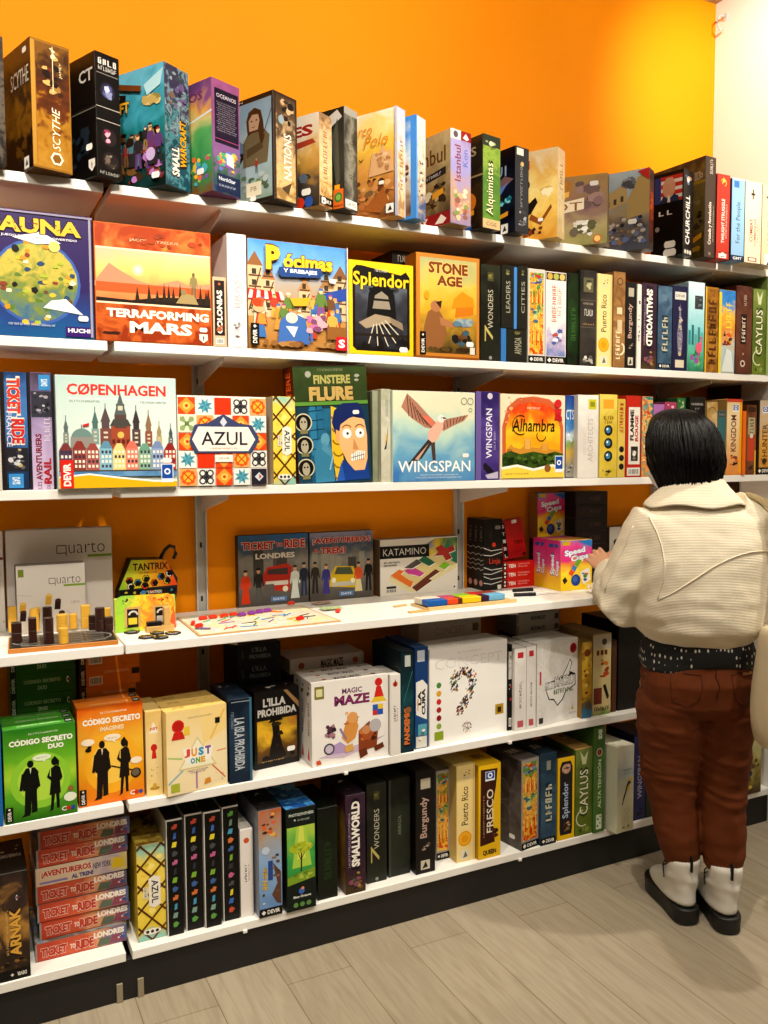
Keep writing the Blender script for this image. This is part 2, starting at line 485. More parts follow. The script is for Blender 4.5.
# hook high on the white wall
q = empty('wall_hook', (XR, -.05, 3.19), 'small bent metal hook high on the white wall by the corner', 'hook')
MB().cyl((0, 0, 0), .014, .004, STEEL, mat=Matrix.Rotation(-PI/2, 4, 'Y')).build('backplate', q)
MB().tube([(0, 0, 0), (-.03, 0, 0), (-.045, 0, -.015), (-.045, 0, -.04), (-.03, 0, -.055), (-.012, 0, -.05)], .004, STEEL).build('hook_arm', q, True)

def slotted():
    m, nt, bs = newmat('slotted steel'); N, L = nt.nodes, nt.links
    tc = N.new('ShaderNodeTexCoord'); sp = N.new('ShaderNodeSeparateXYZ'); L.new(tc.outputs['Object'], sp.inputs[0])
    def op(o, a, c=None):
        n = N.new('ShaderNodeMath'); n.operation = o; L.new(a, n.inputs[0])
        if c is not None:
            if isinstance(c, float): n.inputs[1].default_value = c
            else: L.new(c, n.inputs[1])
        return n.outputs[0]
    z = op('LESS_THAN', op('FRACT', op('MULTIPLY', sp.outputs[2], 6.0)), .1)
    x = op('LESS_THAN', op('ABSOLUTE', sp.outputs[0]), .0035)
    mx = N.new('ShaderNodeMix'); mx.data_type = 'RGBA'; L.new(op('MULTIPLY', z, x), mx.inputs['Factor'])
    mx.inputs['A'].default_value = rgb('#b5b1aa'); mx.inputs['B'].default_value = rgb('#1c1a18')
    L.new(mx.outputs['Result'], bs.inputs['Base Color']); bs.inputs['Roughness'].default_value = .4
    MATS['slotted steel'] = m
slotted()
# shelves: level -> (top z, front y)
SH = {1: (2.142, -.31), 2: (1.745, -.31), 3: (1.367, -.335), 4: (.972, -.40), 5: (.545, -.365), 6: (.137, -.35)}
UPX = [-.235, .671, 1.599, 2.527]
NAMES = {1: 'topmost', 2: 'second', 3: 'third', 4: 'fourth', 5: 'fifth', 6: 'lowest'}
WHAT = {1: 'under the row of slanted boxes', 2: 'under the big purple and orange boxes', 3: 'just below eye level', 4: 'with the pieces and boards laid out', 5: 'with the green and orange boxes', 6: 'just above the black plinth'}
for k, (z, y) in SH.items():
    th = .025
    for side, x0, x1 in (('left', -1.1, .362), ('right', .379, XR-.002)):
        g = {1: 0, 2: 0, 3: .002, 4: -.006, 5: -.002, 6: 0}[k]
        if side == 'left': x1 += -g
        else: x0 += g
        xm = (x0+x1)/2
        r = empty('wall_shelf', (xm, 0, z-th), 'white %s shelf board %s, %s section' % (NAMES[k], WHAT[k], side), 'shelf', 'white shelf boards')
        MB().box(x0-xm, y, 0, x1-xm, -.002 if k == 6 else -.021, th, SHELFW, .0015).build('board', r)
        for ux in UPX:
            if x0 < ux < x1 and k < 6:
                D = abs(y)*.93
                MB().prism([(-.021, 0), (-.021, -.06), (-.04, -.06), (-D, -.012), (-D, 0)], -.002, .002, STEEL,
                           mat=Matrix.Translation((ux-xm, 0, -.0005)) @ Matrix(((0, 0, 1, 0), (1, 0, 0, 0), (0, 1, 0, 0), (0, 0, 0, 1)))).build('bracket', r)
        for px_, py_ in {5: [(346, 787), (510, 738)], 6: [(245, 930), (520, 850)]}.get(k, []):
            cx = PY(px_, py_, y).x
            if x0 < cx < x1:
                MB().box(cx-xm-.006, y-.004, -.006, cx-xm+.006, y+.012, .003, SHELFW, .001).build('clip', r)
for i, ux in enumerate(UPX):
    lb = ['white steel shelf upright at the left end of the wall', 'white slotted shelf upright behind the train map board', 'white slotted shelf upright behind the stack of black boxes', 'white shelf upright hidden behind the shopper'][i]
    r = empty('shelf_upright', (ux, -.001, 0), lb, 'upright', 'shelf uprights')
    b = MB()
    b.box(-.017, -.019, 0, -.013, 0, 2.13, STEEL, 0).box(.013, -.019, 0, .017, 0, 2.13, STEEL, 0).box(-.013, -.010, 0, .013, 0, 2.13, 'slotted steel', 0)
    b.build('channel', r)
# plinth
r = empty('plinth', (0, -.34, 0), 'black kick board under the lowest white shelf', 'plinth')
MB().box(-1.1, 0, 0, XR-.002, .02, .1115, BLACKB, .001).build('kick_board', r)
for px_, py_ in ((120, 997), (141, 989)):  # two small pale strips on the front of the kick board
    p = PY(px_, py_, -.345)
    MB().box(p.x-.008, -.006, 0, p.x+.008, 0, .052, noisy('pale foot strip', '#8f836c', .5), .001).build('foot_strip', r)
r = empty('added_wall_panel', (XR-.003, -.002, 0), 'dark brown panel closing the shelves against the white side wall', 'panel')
MB().box(-.006, -.17, 0, 0, 0, 2.1, PANELB, .001).build('panel_board', r)  # added board that darkens the side wall beside the shelves
# ------------------------------------------------------------------ placement of boxes on the shelves
GAP = .0006
def R1(label, near, xr, th, L, body, front, left, W=None, over=-.055, top=None):
    """top shelf: boxes turned so that spine (front) and cover (left side) both show"""
    z, fy = SH[1]
    a = PY(near[0], near[1], fy+over); t = rad(th)
    H = a.z - z
    d = ray(xr, near[1]); u = Vector((math.cos(t), math.sin(t), 0))
    if W is None:      # spine width from where its far edge shows
        # CAM + k d = a + s u   (in plan)
        det = d.x*(-u.y) + u.x*d.y
        bx, by = a.x-CAM.x, a.y-CAM.y
        s_ = (d.x*by - d.y*bx)/det
        W = abs(s_)
    W -= GAP
    n = Vector((-math.sin(t), math.cos(t), 0))
    c = Vector((a.x, a.y, z)) + u*(W/2) + n*(L/2)
    return game(label, W, L, H, c, t, body, 'board games on the top shelf', front, left, top)
def S(row, label, xl, xr, yt, set_, D, body, front, left=None, H=None, z=None, right=None, grp=None, tilt=(0, 0), names=None, top=None, rz=0):
    """spine or cover facing straight out, on shelf level row"""
    zz, fy = SH[row]
    zz = zz if z is None else z
    Y = fy+set_
    ym = {2: 320, 3: 440, 4: 570}.get(row, 700)
    a, b = PY(xl, ym, Y), PY(xr, ym, Y)
    if H is None: H = PY((xl+xr)/2 if xr-xl < 40 else xl, yt, Y).z-zz
    W = b.x-a.x-GAP
    D = min(D, -Y-.024)
    g = grp or 'board games on the %s shelf' % NAMES[row]
    return game(label, W, D, H, (a.x+W/2+GAP/2, Y+D/2, zz), rad(rz), body, g, front, left, top, right, tilt, names=names)
def G(row, label, bl, xr, yt, D, body, front, left=None, top=None, rz=0, z=None, grp=None, names=None, br=None, W=None, H=None):
    """shelves below eye level: bottom left corner of the front seen on the board"""
    zz = SH[row][0] if z is None else z
    a = PZ(bl[0], bl[1], zz)
    if br:
        b = PZ(br[0], br[1], zz); t = math.atan2(b.y-a.y, b.x-a.x); W = W or (b-a).length
    else:
        t = rad(rz)
        d = ray(xr, bl[1]); u = Vector((math.cos(t), math.sin(t), 0))
        det = d.x*(-u.y)+u.x*d.y; bx, by = a.x-CAM.x, a.y-CAM.y
        W = W or abs((d.x*by-d.y*bx)/det)
    W -= GAP
    if H is None: H = PY(bl[0], yt, a.y).z-zz
    u = Vector((math.cos(t), math.sin(t), 0)); n = Vector((-u.y, u.x, 0))
    D = min(D, (-a.y-.024-abs(u.y)*W)/max(n.y, .3))
    c = a+u*(W/2)+n*(D/2)
    g = grp or 'board games on the %s shelf' % NAMES[row]
    return game(label, W, D, H, (c.x, c.y, zz), t, body, g, front, left, top, names=names)

# ------------------------------------------------------------------ top shelf
DK = '#1b1714'
def c_sliver(p): p.bg('#3a3530'); p.r(.05, 0.02, .95, .3, '#2a2622')
def s_sliver(p): p.bg(A(['#2b2724', '#5a5148', '#36302b'], 20, .6)); p.t('~6', .5, .5, .4, .5, '#b8a888', 90)
R1('dark grey box at the far left end of the top shelf', (-34, 25), 2.3, 17, .25, '#2d2a27', s_sliver, c_sliver)
a_brown = A([(0, '#6b4417'), (.25, '#a06c28'), (.5, '#3a2414'), (.75, '#8c5c22'), (1, '#5a3a1a')], 16, .35)
def s_(p):
    p.bg('#8a5f24'); p.r(.12, .02, .97, .98, A([(0, '#a87a30'), (.35, '#95651f'), (.5, '#5c2e14'), (.75, '#3d2413'), (1, '#6f4a20')], 18, .25))
    p.r(0.0, .02, .1, .98, '#a97c34'); p.blobs(.2, .55, .9, .95, 16, ['#3a2112', '#6b2c16', '#8f6a36', '#c09a5a', '#241610'], 3, .06, .16)
    p.t('SCYTHE', .6, .33, .2, .33, '#e8ddc4', 90, .0, shear=.25); p.e(.6, .1, .17, '#e8ddc4', 'publisher_mark', 6); p.e(.6, .1, .12, '#7b531d', 'publisher_mark', 6); p.x('JAMEY', .75, .8, .08, .12, '#d9c9a0', 90)
    p.ln([(.55, .62), (.55, .97)], .02, '#d9c9a0'); p.blobs(.45, .86, .65, .96, 5, ['#d8c8a0', '#e9dcc0'], 4, .04, .08)
def c_(p):
    p.bg(A([(0, '#14110f'), (.2, '#241a12'), (.4, '#7a5018'), (.62, '#3a2a1c'), (1, '#241c18')], 12, .22)); p.t('SCYTHE', .72, .74, .45, .13, '#c9bfae'); p.blobs(.4, .06, .9, .3, 10, ['#0f0d0c', '#2a1d12', '#563a14'], 5, .04, .12)
    p.mark('sq', .84, .06, .12); p.seal(.86, .93, .1)
R1('tall brown box with pale vertical lettering on its gold spine, top shelf', (29.5, 35.5), 69, 18, .235, '#5a3c1a', s_, c_)
def s_(p):
    p.bg('#191615'); p.t('~4', .5, .93, .75, .05, '#cfcac2', 0, .02); p.t('~7', .5, .875, .75, .035, '#cfcac2'); p.r(.05, .83, .95, .835, '#8f8a82')
    p.e(.5, .7, .3, '#2a2a3c'); p.blobs(.25, .63, .75, .77, 7, ['#7f84a8', '#4a4f78', '#b7b9cf'], 2, .1, .2)
    p.r(0, .56, 1, .566, '#a9a49a'); p.r(0, .455, 1, .461, '#a9a49a'); p.e(.5, .33, .32, '#2c2526'); p.blobs(.25, .27, .7, .4, 7, ['#c9627f', '#e3a3b2', '#8c3a52', '#d9d4cc'], 8, .1, .2)
    p.e(.55, .14, .33, '#2a2524'); p.blobs(.25, .08, .85, .2, 10, ['#6a5c52', '#8f8478', '#3f3630'], 9, .08, .18); p.x('STORIES', .5, .035, .8, .025, '#b5b0a6')
def c_(p):
    p.bg('#12100f'); p.t('CT', .82, .83, .26, .1, '#b9b4aa', 0, .02); p.r(.05, .55, 1, .556, '#7d786e'); p.r(.3, .555, 1, .57, '#26211c')
    p.r(.7, .2, .85, .42, '#202830'); p.blobs(.4, .1, .9, .42, 12, ['#1f2a33', '#0c0c0d', '#26323c', '#3d4a52'], 6, .03, .07); p.mark('shield', .9, .1, .12); p.seal(.86, .25, .12)
R1('black box with a small pink figure on its spine, top shelf', (94.5, 49.5), 118.5, 24, .235, '#151312', s_, c_)
def s_(p):
    p.bg(A(['#1d4450', '#4f8792', '#27343c', '#7d9aa6', '#3c3a52'], 22, .5, vor=.5)); p.blobs(.1, .62, .95, .97, 18, ['#6d5a86', '#3f4a56', '#8fa5a8', '#2d2b33', '#7a5f4a'], 4, .08, .2)
    p.to('SMALL', .4, .22, .3, .24, '#f2ead8', '#3a1a12', 90, .03); p.to('WARCRAFT', .72, .38, .26, .38, '#e0a11f', '#3a1a10', 90, .03)
def c_(p):
    p.bg(A([(0, '#10201c'), (.3, '#1c3a3a'), (.5, '#1f6d70'), (.75, '#3f93a8'), (1, '#5fb0cc')], 9, .2))
    p.blobs(.02, .05, 1, .55, 40, ['#14211c', '#0f5a5c', '#3d2b1c', '#6b4a2a', '#16110e', '#7c2f2a'], 11, .05, .12); p.blobs(.45, .05, 1, .4, 16, ['#7a4f86', '#a86fb0', '#4a6f9e', '#b45a5a', '#5a3a6a'], 12, .04, .09)
    p.blobs(.6, .65, 1, .78, 9, ['#b39a5a', '#8a7a3e', '#c9b67a'], 13, .06, .12); p.pg([(.7, .85), (1, .95), (.95, .82), (.75, .76)], '#a9d2dc')
    p.crowd(.15, .1, .95, .32, 14, ['#2f2a2c', '#6b4a2a', '#7c2f2a', '#4a6f7a', '#8a6a3a', '#5a3a6a'], 21, .24); p.blobs(.1, .32, .6, .52, 14, ['#2a1d16', '#54381f', '#7a5a2c', '#173a38'], 22, .05, .1); p.pg([(0, .62), (.4, .66), (.45, .8), (.05, .86)], '#1b130e'); p.t('WORLD', .17, .79, .36, .06, '#c9c3b8'); p.to('CRAFT', .28, .7, .42, .09, '#e3a92c', '#2a140c'); p.ln([(.25, .9), (.68, .82)], .06, '#6b3a1c'); p.e(.8, .27, .07, '#b9a1c9'); p.seal(.87, .09, .12)
R1('teal box with a fantasy battle and dark hanging sign on its cover, top shelf', (163.7, 60.5), 188, 33, .235, '#27464c', s_, c_)
def s_(p):
    p.bg(A([(0, '#26345a'), (.2, '#3c5a46'), (.4, '#7a5a8c'), (.7, '#8a4f7a'), (1, '#a25a8c')], 18, .2)); p.r(.1, .44, .95, .92, '#241b2e'); p.t('OCEANOS', .52, .86, .7, .035, '#d5cbd9', 0, .01)
    for i in range(14): p.x('mmmnmm mnm mnm'[:14-(i % 4)], .52, .8-i*.019, .7-.06*(i % 3), .008, '#b5a9bb')
    p.r(.1, .475, .95, .48, '#b04a7a'); p.blobs(.05, .18, .95, .42, 26, ['#c94a5a', '#3fa07a', '#e0b23a', '#5a6fc0', '#8a4fa0', '#d98a4a'], 3, .06, .15)
    p.pg([(.5, .27), (.75, .25), (.72, .36), (.48, .37)], '#e4dfd8'); p.r(.15, .02, .97, .17, '#1d2742'); p.t('NorthStar', .5, .13, .6, .035, '#c9cfdc', 0, .02); p.x('GAME STUDIO', .5, .07, .6, .02, '#aab2c6')
def c_(p):
    p.bg(A([(0, '#6a4a2a'), (.22, '#2f7a4a'), (.5, '#54a05a'), (.66, '#c9c07a'), (.76, '#e0a04a'), (.86, '#8a4f86'), (1, '#5a3f7a')], 7, .12))
    p.t('OCEANOS', .4, .87, .9, .08, '#6a3a5c', 0, .02); p.pg([(0, .6), (.6, .66), (1, .72), (1, .7), (.5, .63), (0, .57)], '#d9dce0'); p.e(.35, .5, .09, '#a9c23a')
    p.blobs(.15, .04, 1, .36, 44, ['#c94a6a', '#3f7ac0', '#e0b23a', '#7a4fa0', '#d96a3a', '#7fb05a', '#b03a4a', '#4aa0a8'], 6, .03, .09); p.seal(.8, .2, .12)
R1('pink and green box with a coral reef cover on the top shelf', (211, 76), 239, 25, .235, '#6a3f66', s_, c_)
def s_(p):
    p.bg('#3a2a1e'); p.r(.1, .02, .92, .97, A([(0, '#8a6a3a'), (.25, '#c9a870'), (.5, '#b89a70'), (.7, '#5a4634'), (1, '#4a3a2c')], 16, .3)); p.blobs(.12, .68, .9, .96, 16, ['#3a2a20', '#c2a47c', '#7a5c40', '#8a9aa0', '#201712'], 5, .08, .2)
    p.t('NATIONS', .58, .43, .32, .42, '#f2ead6', 90, .01); p.pg([(.3, .12), (.75, .2), (.6, .08)], '#4a3826')
def c_(p):
    p.bg('#2a221c'); p.r(.02, .04, .97, .95, A([(0, '#7f947a'), (.3, '#a9bfc6'), (.6, '#b8d0dc'), (1, '#86b0cf')], 6, .12)); p.x('DESIGN', .35, .975, .3, .02, '#e0dcd2')
    p.pg([(.0, .04), (.34, .04), (.4, .2), (.36, .34), (.52, .46), (.5, .56), (.4, .66), (.3, .7), (.1, .72), (.0, .66)], '#24262b'); p.pg([(.18, .66), (.34, .66), (.33, .76), (.2, .78)], '#7a5a46'); p.pg([(.14, .78), (.2, .74), (.33, .73), (.4, .78), (.42, .84), (.39, .91), (.28, .93), (.17, .9)], '#8f6a52'); p.pg([(.1, .82), (.14, .93), (.26, .97), (.4, .94), (.42, .9), (.3, .91), (.22, .87), (.2, .8), (.15, .77)], '#16110e'); p.pg([(.26, .75), (.4, .77), (.38, .73), (.3, .72)], '#2a1c14'); p.el(.35, .85, .02, .012, '#17120f'); p.pg([(.4, .84), (.45, .81), (.4, .8)], '#8f6a52')
    p.blobs(.03, .3, .46, .6, 12, ['#5f83a8', '#7f9cc0', '#3a4a5c', '#93a9bd', '#2f3844'], 4, .05, .12); p.pg([(.36, .5), (.6, .5), (.66, .55), (.6, .58), (.42, .6)], '#6f8db0'); p.ln([(.0, .72), (.3, .62), (.46, .46)], .02, '#8a8f98')
    p.pg([(.5, .36), (.9, .36), (.94, .6), (.84, .68), (.6, .68), (.5, .58)], '#77684c'); p.pg([(.58, .64), (.56, .78), (.6, .86), (.7, .89), (.8, .85), (.84, .74), (.86, .6), (.8, .5), (.76, .66), (.64, .66)], '#53361f'); p.pg([(.61, .68), (.75, .68), (.78, .76), (.76, .82), (.66, .83), (.6, .78)], '#cfa88a'); p.el(.65, .77, .014, .008, '#2a1c14'); p.el(.73, .77, .014, .008, '#2a1c14'); p.pg([(.64, .715), (.72, .715), (.68, .705)], '#8a4a3a'); p.pg([(.56, .44), (.84, .5), (.8, .56), (.56, .52)], '#5c4c34'); p.ln([(.84, .62), (.98, .84)], .015, '#6a543a'); p.man(.72, .28, .14, '#b0402f', '#c9a184', '#57606a')
    p.blobs(.4, .1, .95, .3, 14, ['#6f8a5f', '#8fae9c', '#b5c4c0', '#52634a'], 7, .04, .09); p.r(.55, .07, .8, .2, '#e6dcc0', 'price_sticker'); p.x('PB', .67, .14, .1, .04, '#8a6a4a'); p.seal(.66, .05, .1)
R1('box with two heroes against a pale blue sky on its cover, top shelf', (273, 89), 296.5, 26, .235, '#30261f', s_, c_)
a_tan = A([(0, '#7a4a2a'), (.2, '#c9a064'), (.5, '#d9b98a'), (.8, '#c9a478'), (1, '#8a6a4c')], 22, .2)
def s_(p):
    p.bg(a_tan); p.t('~11', .45, .55, .34, .58, '#8a3a20', 90); p.r(.0, .02, 1, .11, '#1d1814', 'publisher_mark'); p.mark('sq', .3, .065, .3); p.t('~4', .68, .065, .4, .04, '#d9d2c4', 0, .02, 'publisher_mark'); p.blobs(.1, .85, .9, .98, 6, ['#7a5a3a', '#b08a5c'], 2, .1, .2)
def c_(p):
    p.bg(A([(0, '#22201f'), (.28, '#4a4038'), (.45, '#b98a3e'), (.6, '#d9a95a'), (.75, '#e6d2b0'), (1, '#efe6d6')], 7, .12)); p.to('ES', .74, .83, .34, .12, '#a32a20', '#f2e6d0', 0, .04)
    p.pg([(.3, .7), (.9, .73), (.95, .68), (.6, .64), (.35, .66)], '#a8402a'); p.blobs(.3, .45, .95, .6, 10, ['#c99a44', '#e0b860', '#a87a34'], 8, .08, .16); p.blobs(.2, .08, .9, .4, 16, ['#3a332e', '#6b5a48', '#2a2624', '#5a6470'], 9, .04, .1)
    p.mark('cge', .7, .06, .4, .05); p.seal(.8, .17, .14)
R1('short tan box with red capitals over an orange landscape, top shelf', (319, 111), 331.5, 30, .235, '#b8935c', s_, c_)
def s_(p):
    p.bg(A(['#2e2c26', '#57534a', '#7a7668', '#45423a', '#2a2822'], 12, .35, 'u')); p.t('~8', .5, .5, .3, .4, '#7f7a6c', 90); p.r(.05, .02, .95, .1, '#d9d4ca', 'price_sticker'); p.x('24.95', .5, .06, .7, .04, '#4a4640')
    p.r(0, .93, 1, 1, '#8f8c84')
def c_(p):
    p.bg(A(['#1c1e1a', '#2e302a', '#23261f'], 9, .4)); p.pg([(.55, .85), (.9, .98), (.97, .9), (.75, .8)], '#c9c9c4'); p.pg([(.8, .7), (.9, .9), (.93, .3), (.88, .2)], '#4a4d44')
grey = R1('glossy dark grey box with an orange tag stuck low on its corner, top shelf', (344, 105.5), 357, 29, .235, '#3a3832', s_, c_)
gw, gd, gh = [max(abs(v.co[k]) for v in grey.children[0].data.vertices) for k in range(3)]
pt = Panel(gd*2, gh, 'price_tag')
pt.r(.83, .01, .985, .2, '#e06a22').e(.907, .12, .06, '#3f7a3a').e(.907, .12, .035, '#7fae4a').r(.85, .2, .93, .245, '#e8a020'); pt.t('FRESCO', .907, .035, .13, .02, '#3a1a0c', 0, .02, 'small_print')
lay_print(grey, pt, 'price_tag', lambda x, y, z: (-gw-.0008-z, gd-x, y), gd*2, gh)
[o for o in grey.children if o.name.startswith('price_tag')][0]['label'] = 'orange tag with a round green print'
def s_(p):
    p.bg(A([(0, '#a07a4c'), (.4, '#d9b88a'), (.8, '#c9b9c0'), (1, '#b5b0c8')], 20, .4, vor=.3)); p.r(.0, 0, .08, 1, '#9fb2d2'); p.r(.9, 0, 1, 1, '#b9b2b8'); p.t('~7', .5, .5, .35, .5, '#8a5a34', 90)
def c_(p):
    p.bg(A([(0, '#7a4a28'), (.25, '#b5763c'), (.45, '#d99a4a'), (.65, '#efc04a'), (.85, '#f6d98a'), (1, '#f7efdc')], 6, .14))
    p.blobs(.02, .03, .98, .4, 46, ['#6b3f26', '#a8683a', '#c98a52', '#4a2c1c', '#d9a468', '#7a5a3c'], 2, .04, .1); p.el(.12, .62, .1, .12, '#e0c8a0'); p.el(.1, .72, .07, .05, '#4a3020'); p.r(.02, .45, .2, .6, '#f0ead8')
    p.pg([(.48, .4), (.95, .42), (.9, .62), (.8, .6), (.75, .68), (.66, .6), (.55, .62)], '#d8a878'); p.blobs(.5, .42, .92, .62, 18, ['#c08a5c', '#e3bd92', '#b07a4c'], 5, .03, .07)
    p.pg([(.35, .1), (.75, .28), (.85, .15), (.7, .05)], '#9c5a2c'); p.t('Marco', .3, .84, .5, .1, '#d98a2c', 0, .0, shear=.3); p.t('Polo', .62, .73, .45, .11, '#d98a2c', 0, 0, shear=.3); p.mark('sq', .87, .08, .14); p.seal(.72, .33, .1); p.ln([(.3, .58), (.34, .56), (.38, .58)], .012, '#3a2a20')
    p.r(0, .0, .02, 1, '#dfe4ea'); p.r(.97, 0, 1, 1, '#aebedb')
R1('large shrink-wrapped box with a golden yellow caravan cover and blue edges, top shelf', (397, 105.5), 407, 30, .19, '#c99a5a', s_, c_, W=.044)
def s_(p):
    p.bg(A([(0, '#4a5a86'), (.3, '#b5a488'), (.6, '#c9c0b0'), (1, '#d9d4c8')], 16, .35)); p.r(0, 0, .14, 1, '#4f8fd0'); p.blobs(.2, .1, .9, .6, 18, ['#5a4a3a', '#a86a4a', '#e0d6c4', '#3a4a6a'], 5, .08, .16)
def c_(p):
    p.bg(A([(0, '#5a3a26'), (.3, '#b09a80'), (.6, '#c9d4dc'), (1, '#3f86d0')], 10, .2)); p.r(.9, 0, 1, 1, '#3f80c8'); p.blobs(.5, .3, .9, .6, 10, ['#7a4a36', '#3a2a24', '#c9b08a'], 4, .04, .08); p.r(0, .0, .93, .03, '#3f80c8')
R1('shrink-wrapped box with bright blue edges, pressed against the golden caravan box on the top shelf', (416, 114), 425.5, 30, .19, '#4a84c4', s_, c_)
def s_(p):
    p.bg(A([(0, '#8a7a9c'), (.3, '#b08a70'), (.6, '#8c86b8'), (.85, '#9a8fb8'), (1, '#8f7fa6')], 12, .2)); p.r(.0, .9, .5, 1, '#d9d0c0', 'publisher_mark'); p.r(.5, .9, 1, 1, '#8a1f24', 'publisher_mark'); p.pg([(.6, .93), (.75, .98), (.9, .93), (.78, .91)], '#e6ded2', 'publisher_mark'); p.e(.25, .95, .12, '#5a4a5a', 'publisher_mark')
    p.t('Istanbul', .35, .65, .3, .38, '#7a3020', 90, .01); p.t('Kon', .72, .72, .24, .18, '#4a5aa0', 90); p.blobs(.05, .03, .98, .42, 26, ['#c9a27c', '#d9b08a', '#8a5a4a', '#e0c8a8', '#7a8a4a', '#b56a5a'], 6, .1, .2)
def c_(p):
    p.bg(A([(0, '#4a3a26'), (.4, '#8a7450'), (.75, '#a89468'), (1, '#b8a67c')], 12, .22)); p.t('Istanbul', .42, .76, .95, .17, '#5a3a1c', 0, .01); p.pg([(.2, .55), (.9, .62), (.9, .54), (.2, .47)], '#1d2026'); p.x('Die Bazare', .55, .55, .5, .035, '#c9c9c9', 5)
    p.blobs(.2, .18, .95, .48, 24, ['#3a2c1e', '#c0a67a', '#6a5436', '#e0cfa8', '#262019', '#9a7a4c'], 7, .05, .12); p.r(.0, 0, 1, .14, '#8f1f22'); p.t('BOX', .3, .07, .4, .1, '#e8ded0', 0, .02); p.pg([(.66, .03), (.8, .12), (.92, .06), (.84, .02)], '#e8ded0', 'publisher_mark'); p.pg([(.6, .3), (.85, .34), (.85, .4), (.6, .37)], '#e09a2c', 'price_sticker')
R1('tan box with a lilac spine and red foot band on its cover, top shelf', (450.5, 127.5), 471, 12, .2, '#8f7a58', s_, c_)
def s_(p):
    p.bg(A([(0, '#5f8a2c'), (.5, '#3f6a20'), (.85, '#86a03c'), (1, '#2a2a20')], 14, .25)); p.to('Alquimistas', .45, .43, .5, .55, '#e9dfb8', '#2a3a14', 90, .0); p.r(0, .0, 1, .1, '#c9a878', 'publisher_mark'); p.x('CGE', .5, .05, .6, .04, '#3a2a1a'); p.r(0, .88, 1, 1, '#2c3226'); p.blobs(.1, .88, .9, .95, 6, ['#c9c4a8', '#8a9a6a'], 3, .08, .14)
def c_(p):
    p.bg(A([(0, '#1f1812'), (.3, '#3a2a18'), (.6, '#241f1a'), (1, '#2e2820')], 14, .3)); p.el(.55, .3, .3, .13, '#c9701c'); p.el(.55, .3, .18, .08, '#f0b040'); p.r(.0, .56, 1, .58, '#8f7a52'); p.t('as', .7, .84, .3, .1, '#a89468'); p.blobs(.1, .42, .9, .56, 6, ['#3a3a2a', '#6a5a3a'], 3, .06, .1); p.pg([(.3, .12), (.8, .16), (.8, .21), (.3, .17)], '#e09a2c', 'price_sticker'); p.mark('cge', .5, .04, .5, .04)
R1('dark box with a mossy green spine and pale script, top shelf', (483, 133), 500.5, 12, .19, '#2c2a20', s_, c_)
def s_(p):
    p.bg('#26272c'); p.r(.1, .9, .6, .98, '#d9d4c8', 'publisher_mark'); p.t('~12', .45, .55, .16, .5, '#8a8c94', 90); p.blobs(.2, .04, .9, .3, 14, ['#6a6a6e', '#3a3b40', '#9a9a9c', '#1c1d22'], 4, .1, .2); p.e(.5, .8, .12, '#c9a86a')
def c_(p):
    p.bg(A([(0, '#0e1016'), (.4, '#1a2030'), (.7, '#12151f'), (1, '#0c0d12')], 10, .3)); p.t('THE', .4, .87, .35, .06, '#c9ccd6'); p.t('KUI', .4, .74, .7, .12, '#8fa0b8'); p.pg([(.1, .5), (.7, .68), (.95, .62), (.4, .46)], '#7a5a5c'); p.pg([(.3, .5), (.8, .6), (.6, .48)], '#5f7ac0'); p.blobs(.4, .3, .95, .45, 10, ['#2fa0b0', '#1f6a7a', '#7fd0d8'], 3, .04, .1)
    p.pg([(.4, .17), (.8, .21), (.8, .26), (.4, .22)], '#e09a2c', 'price_sticker'); p.mark('sq', .7, .06, .2)
R1('dark navy box with a starry cover, top shelf, left of the leaping figure', (515.5, 145), 529, 12, .15, '#15171d', s_, c_)
def s_(p):
    p.bg(A([(0, '#c9ad7a'), (.5, '#e6d2a0'), (1, '#d9b98a')], 15, .35)); p.t('~5', .5, .7, .4, .3, '#8a5a2c', 90)
def c_(p):
    p.bg(A([(0, '#c98a34'), (.3, '#e6bc5a'), (.55, '#f2d98a'), (.8, '#e0b058'), (1, '#e8d8b0')], 7, .2)); p.r(.0, .78, .36, .92, '#d9c8b0'); p.t('H', .26, .85, .2, .1, '#b03020', 0, .05); p.t('ONS', .2, .7, .3, .06, '#f7f0e0', 0, .03)
    p.pg([(.15, .25), (.4, .3), (.55, .42), (.5, .48), (.35, .42), (.28, .62), (.12, .55), (.05, .4)], '#231a14'); p.el(.3, .63, .07, .05, '#231a14'); p.pg([(.4, .3), (.62, .22), (.85, .38), (.88, .34), (.62, .16), (.35, .24)], '#8a4a20'); p.blobs(.5, .45, .95, .6, 8, ['#e8d49a', '#d9b060', '#f4e6b8'], 5, .08, .15); p.blobs(.05, .03, .7, .16, 14, ['#7a3a1c', '#3a2416', '#b0602c', '#c98a4a'], 6, .04, .1); p.seal(.62, .22, .12)
R1('bright yellow box with a dark leaping figure on its cover, top shelf', (558, 146), 565, 31, .15, '#d9b870', s_, c_)
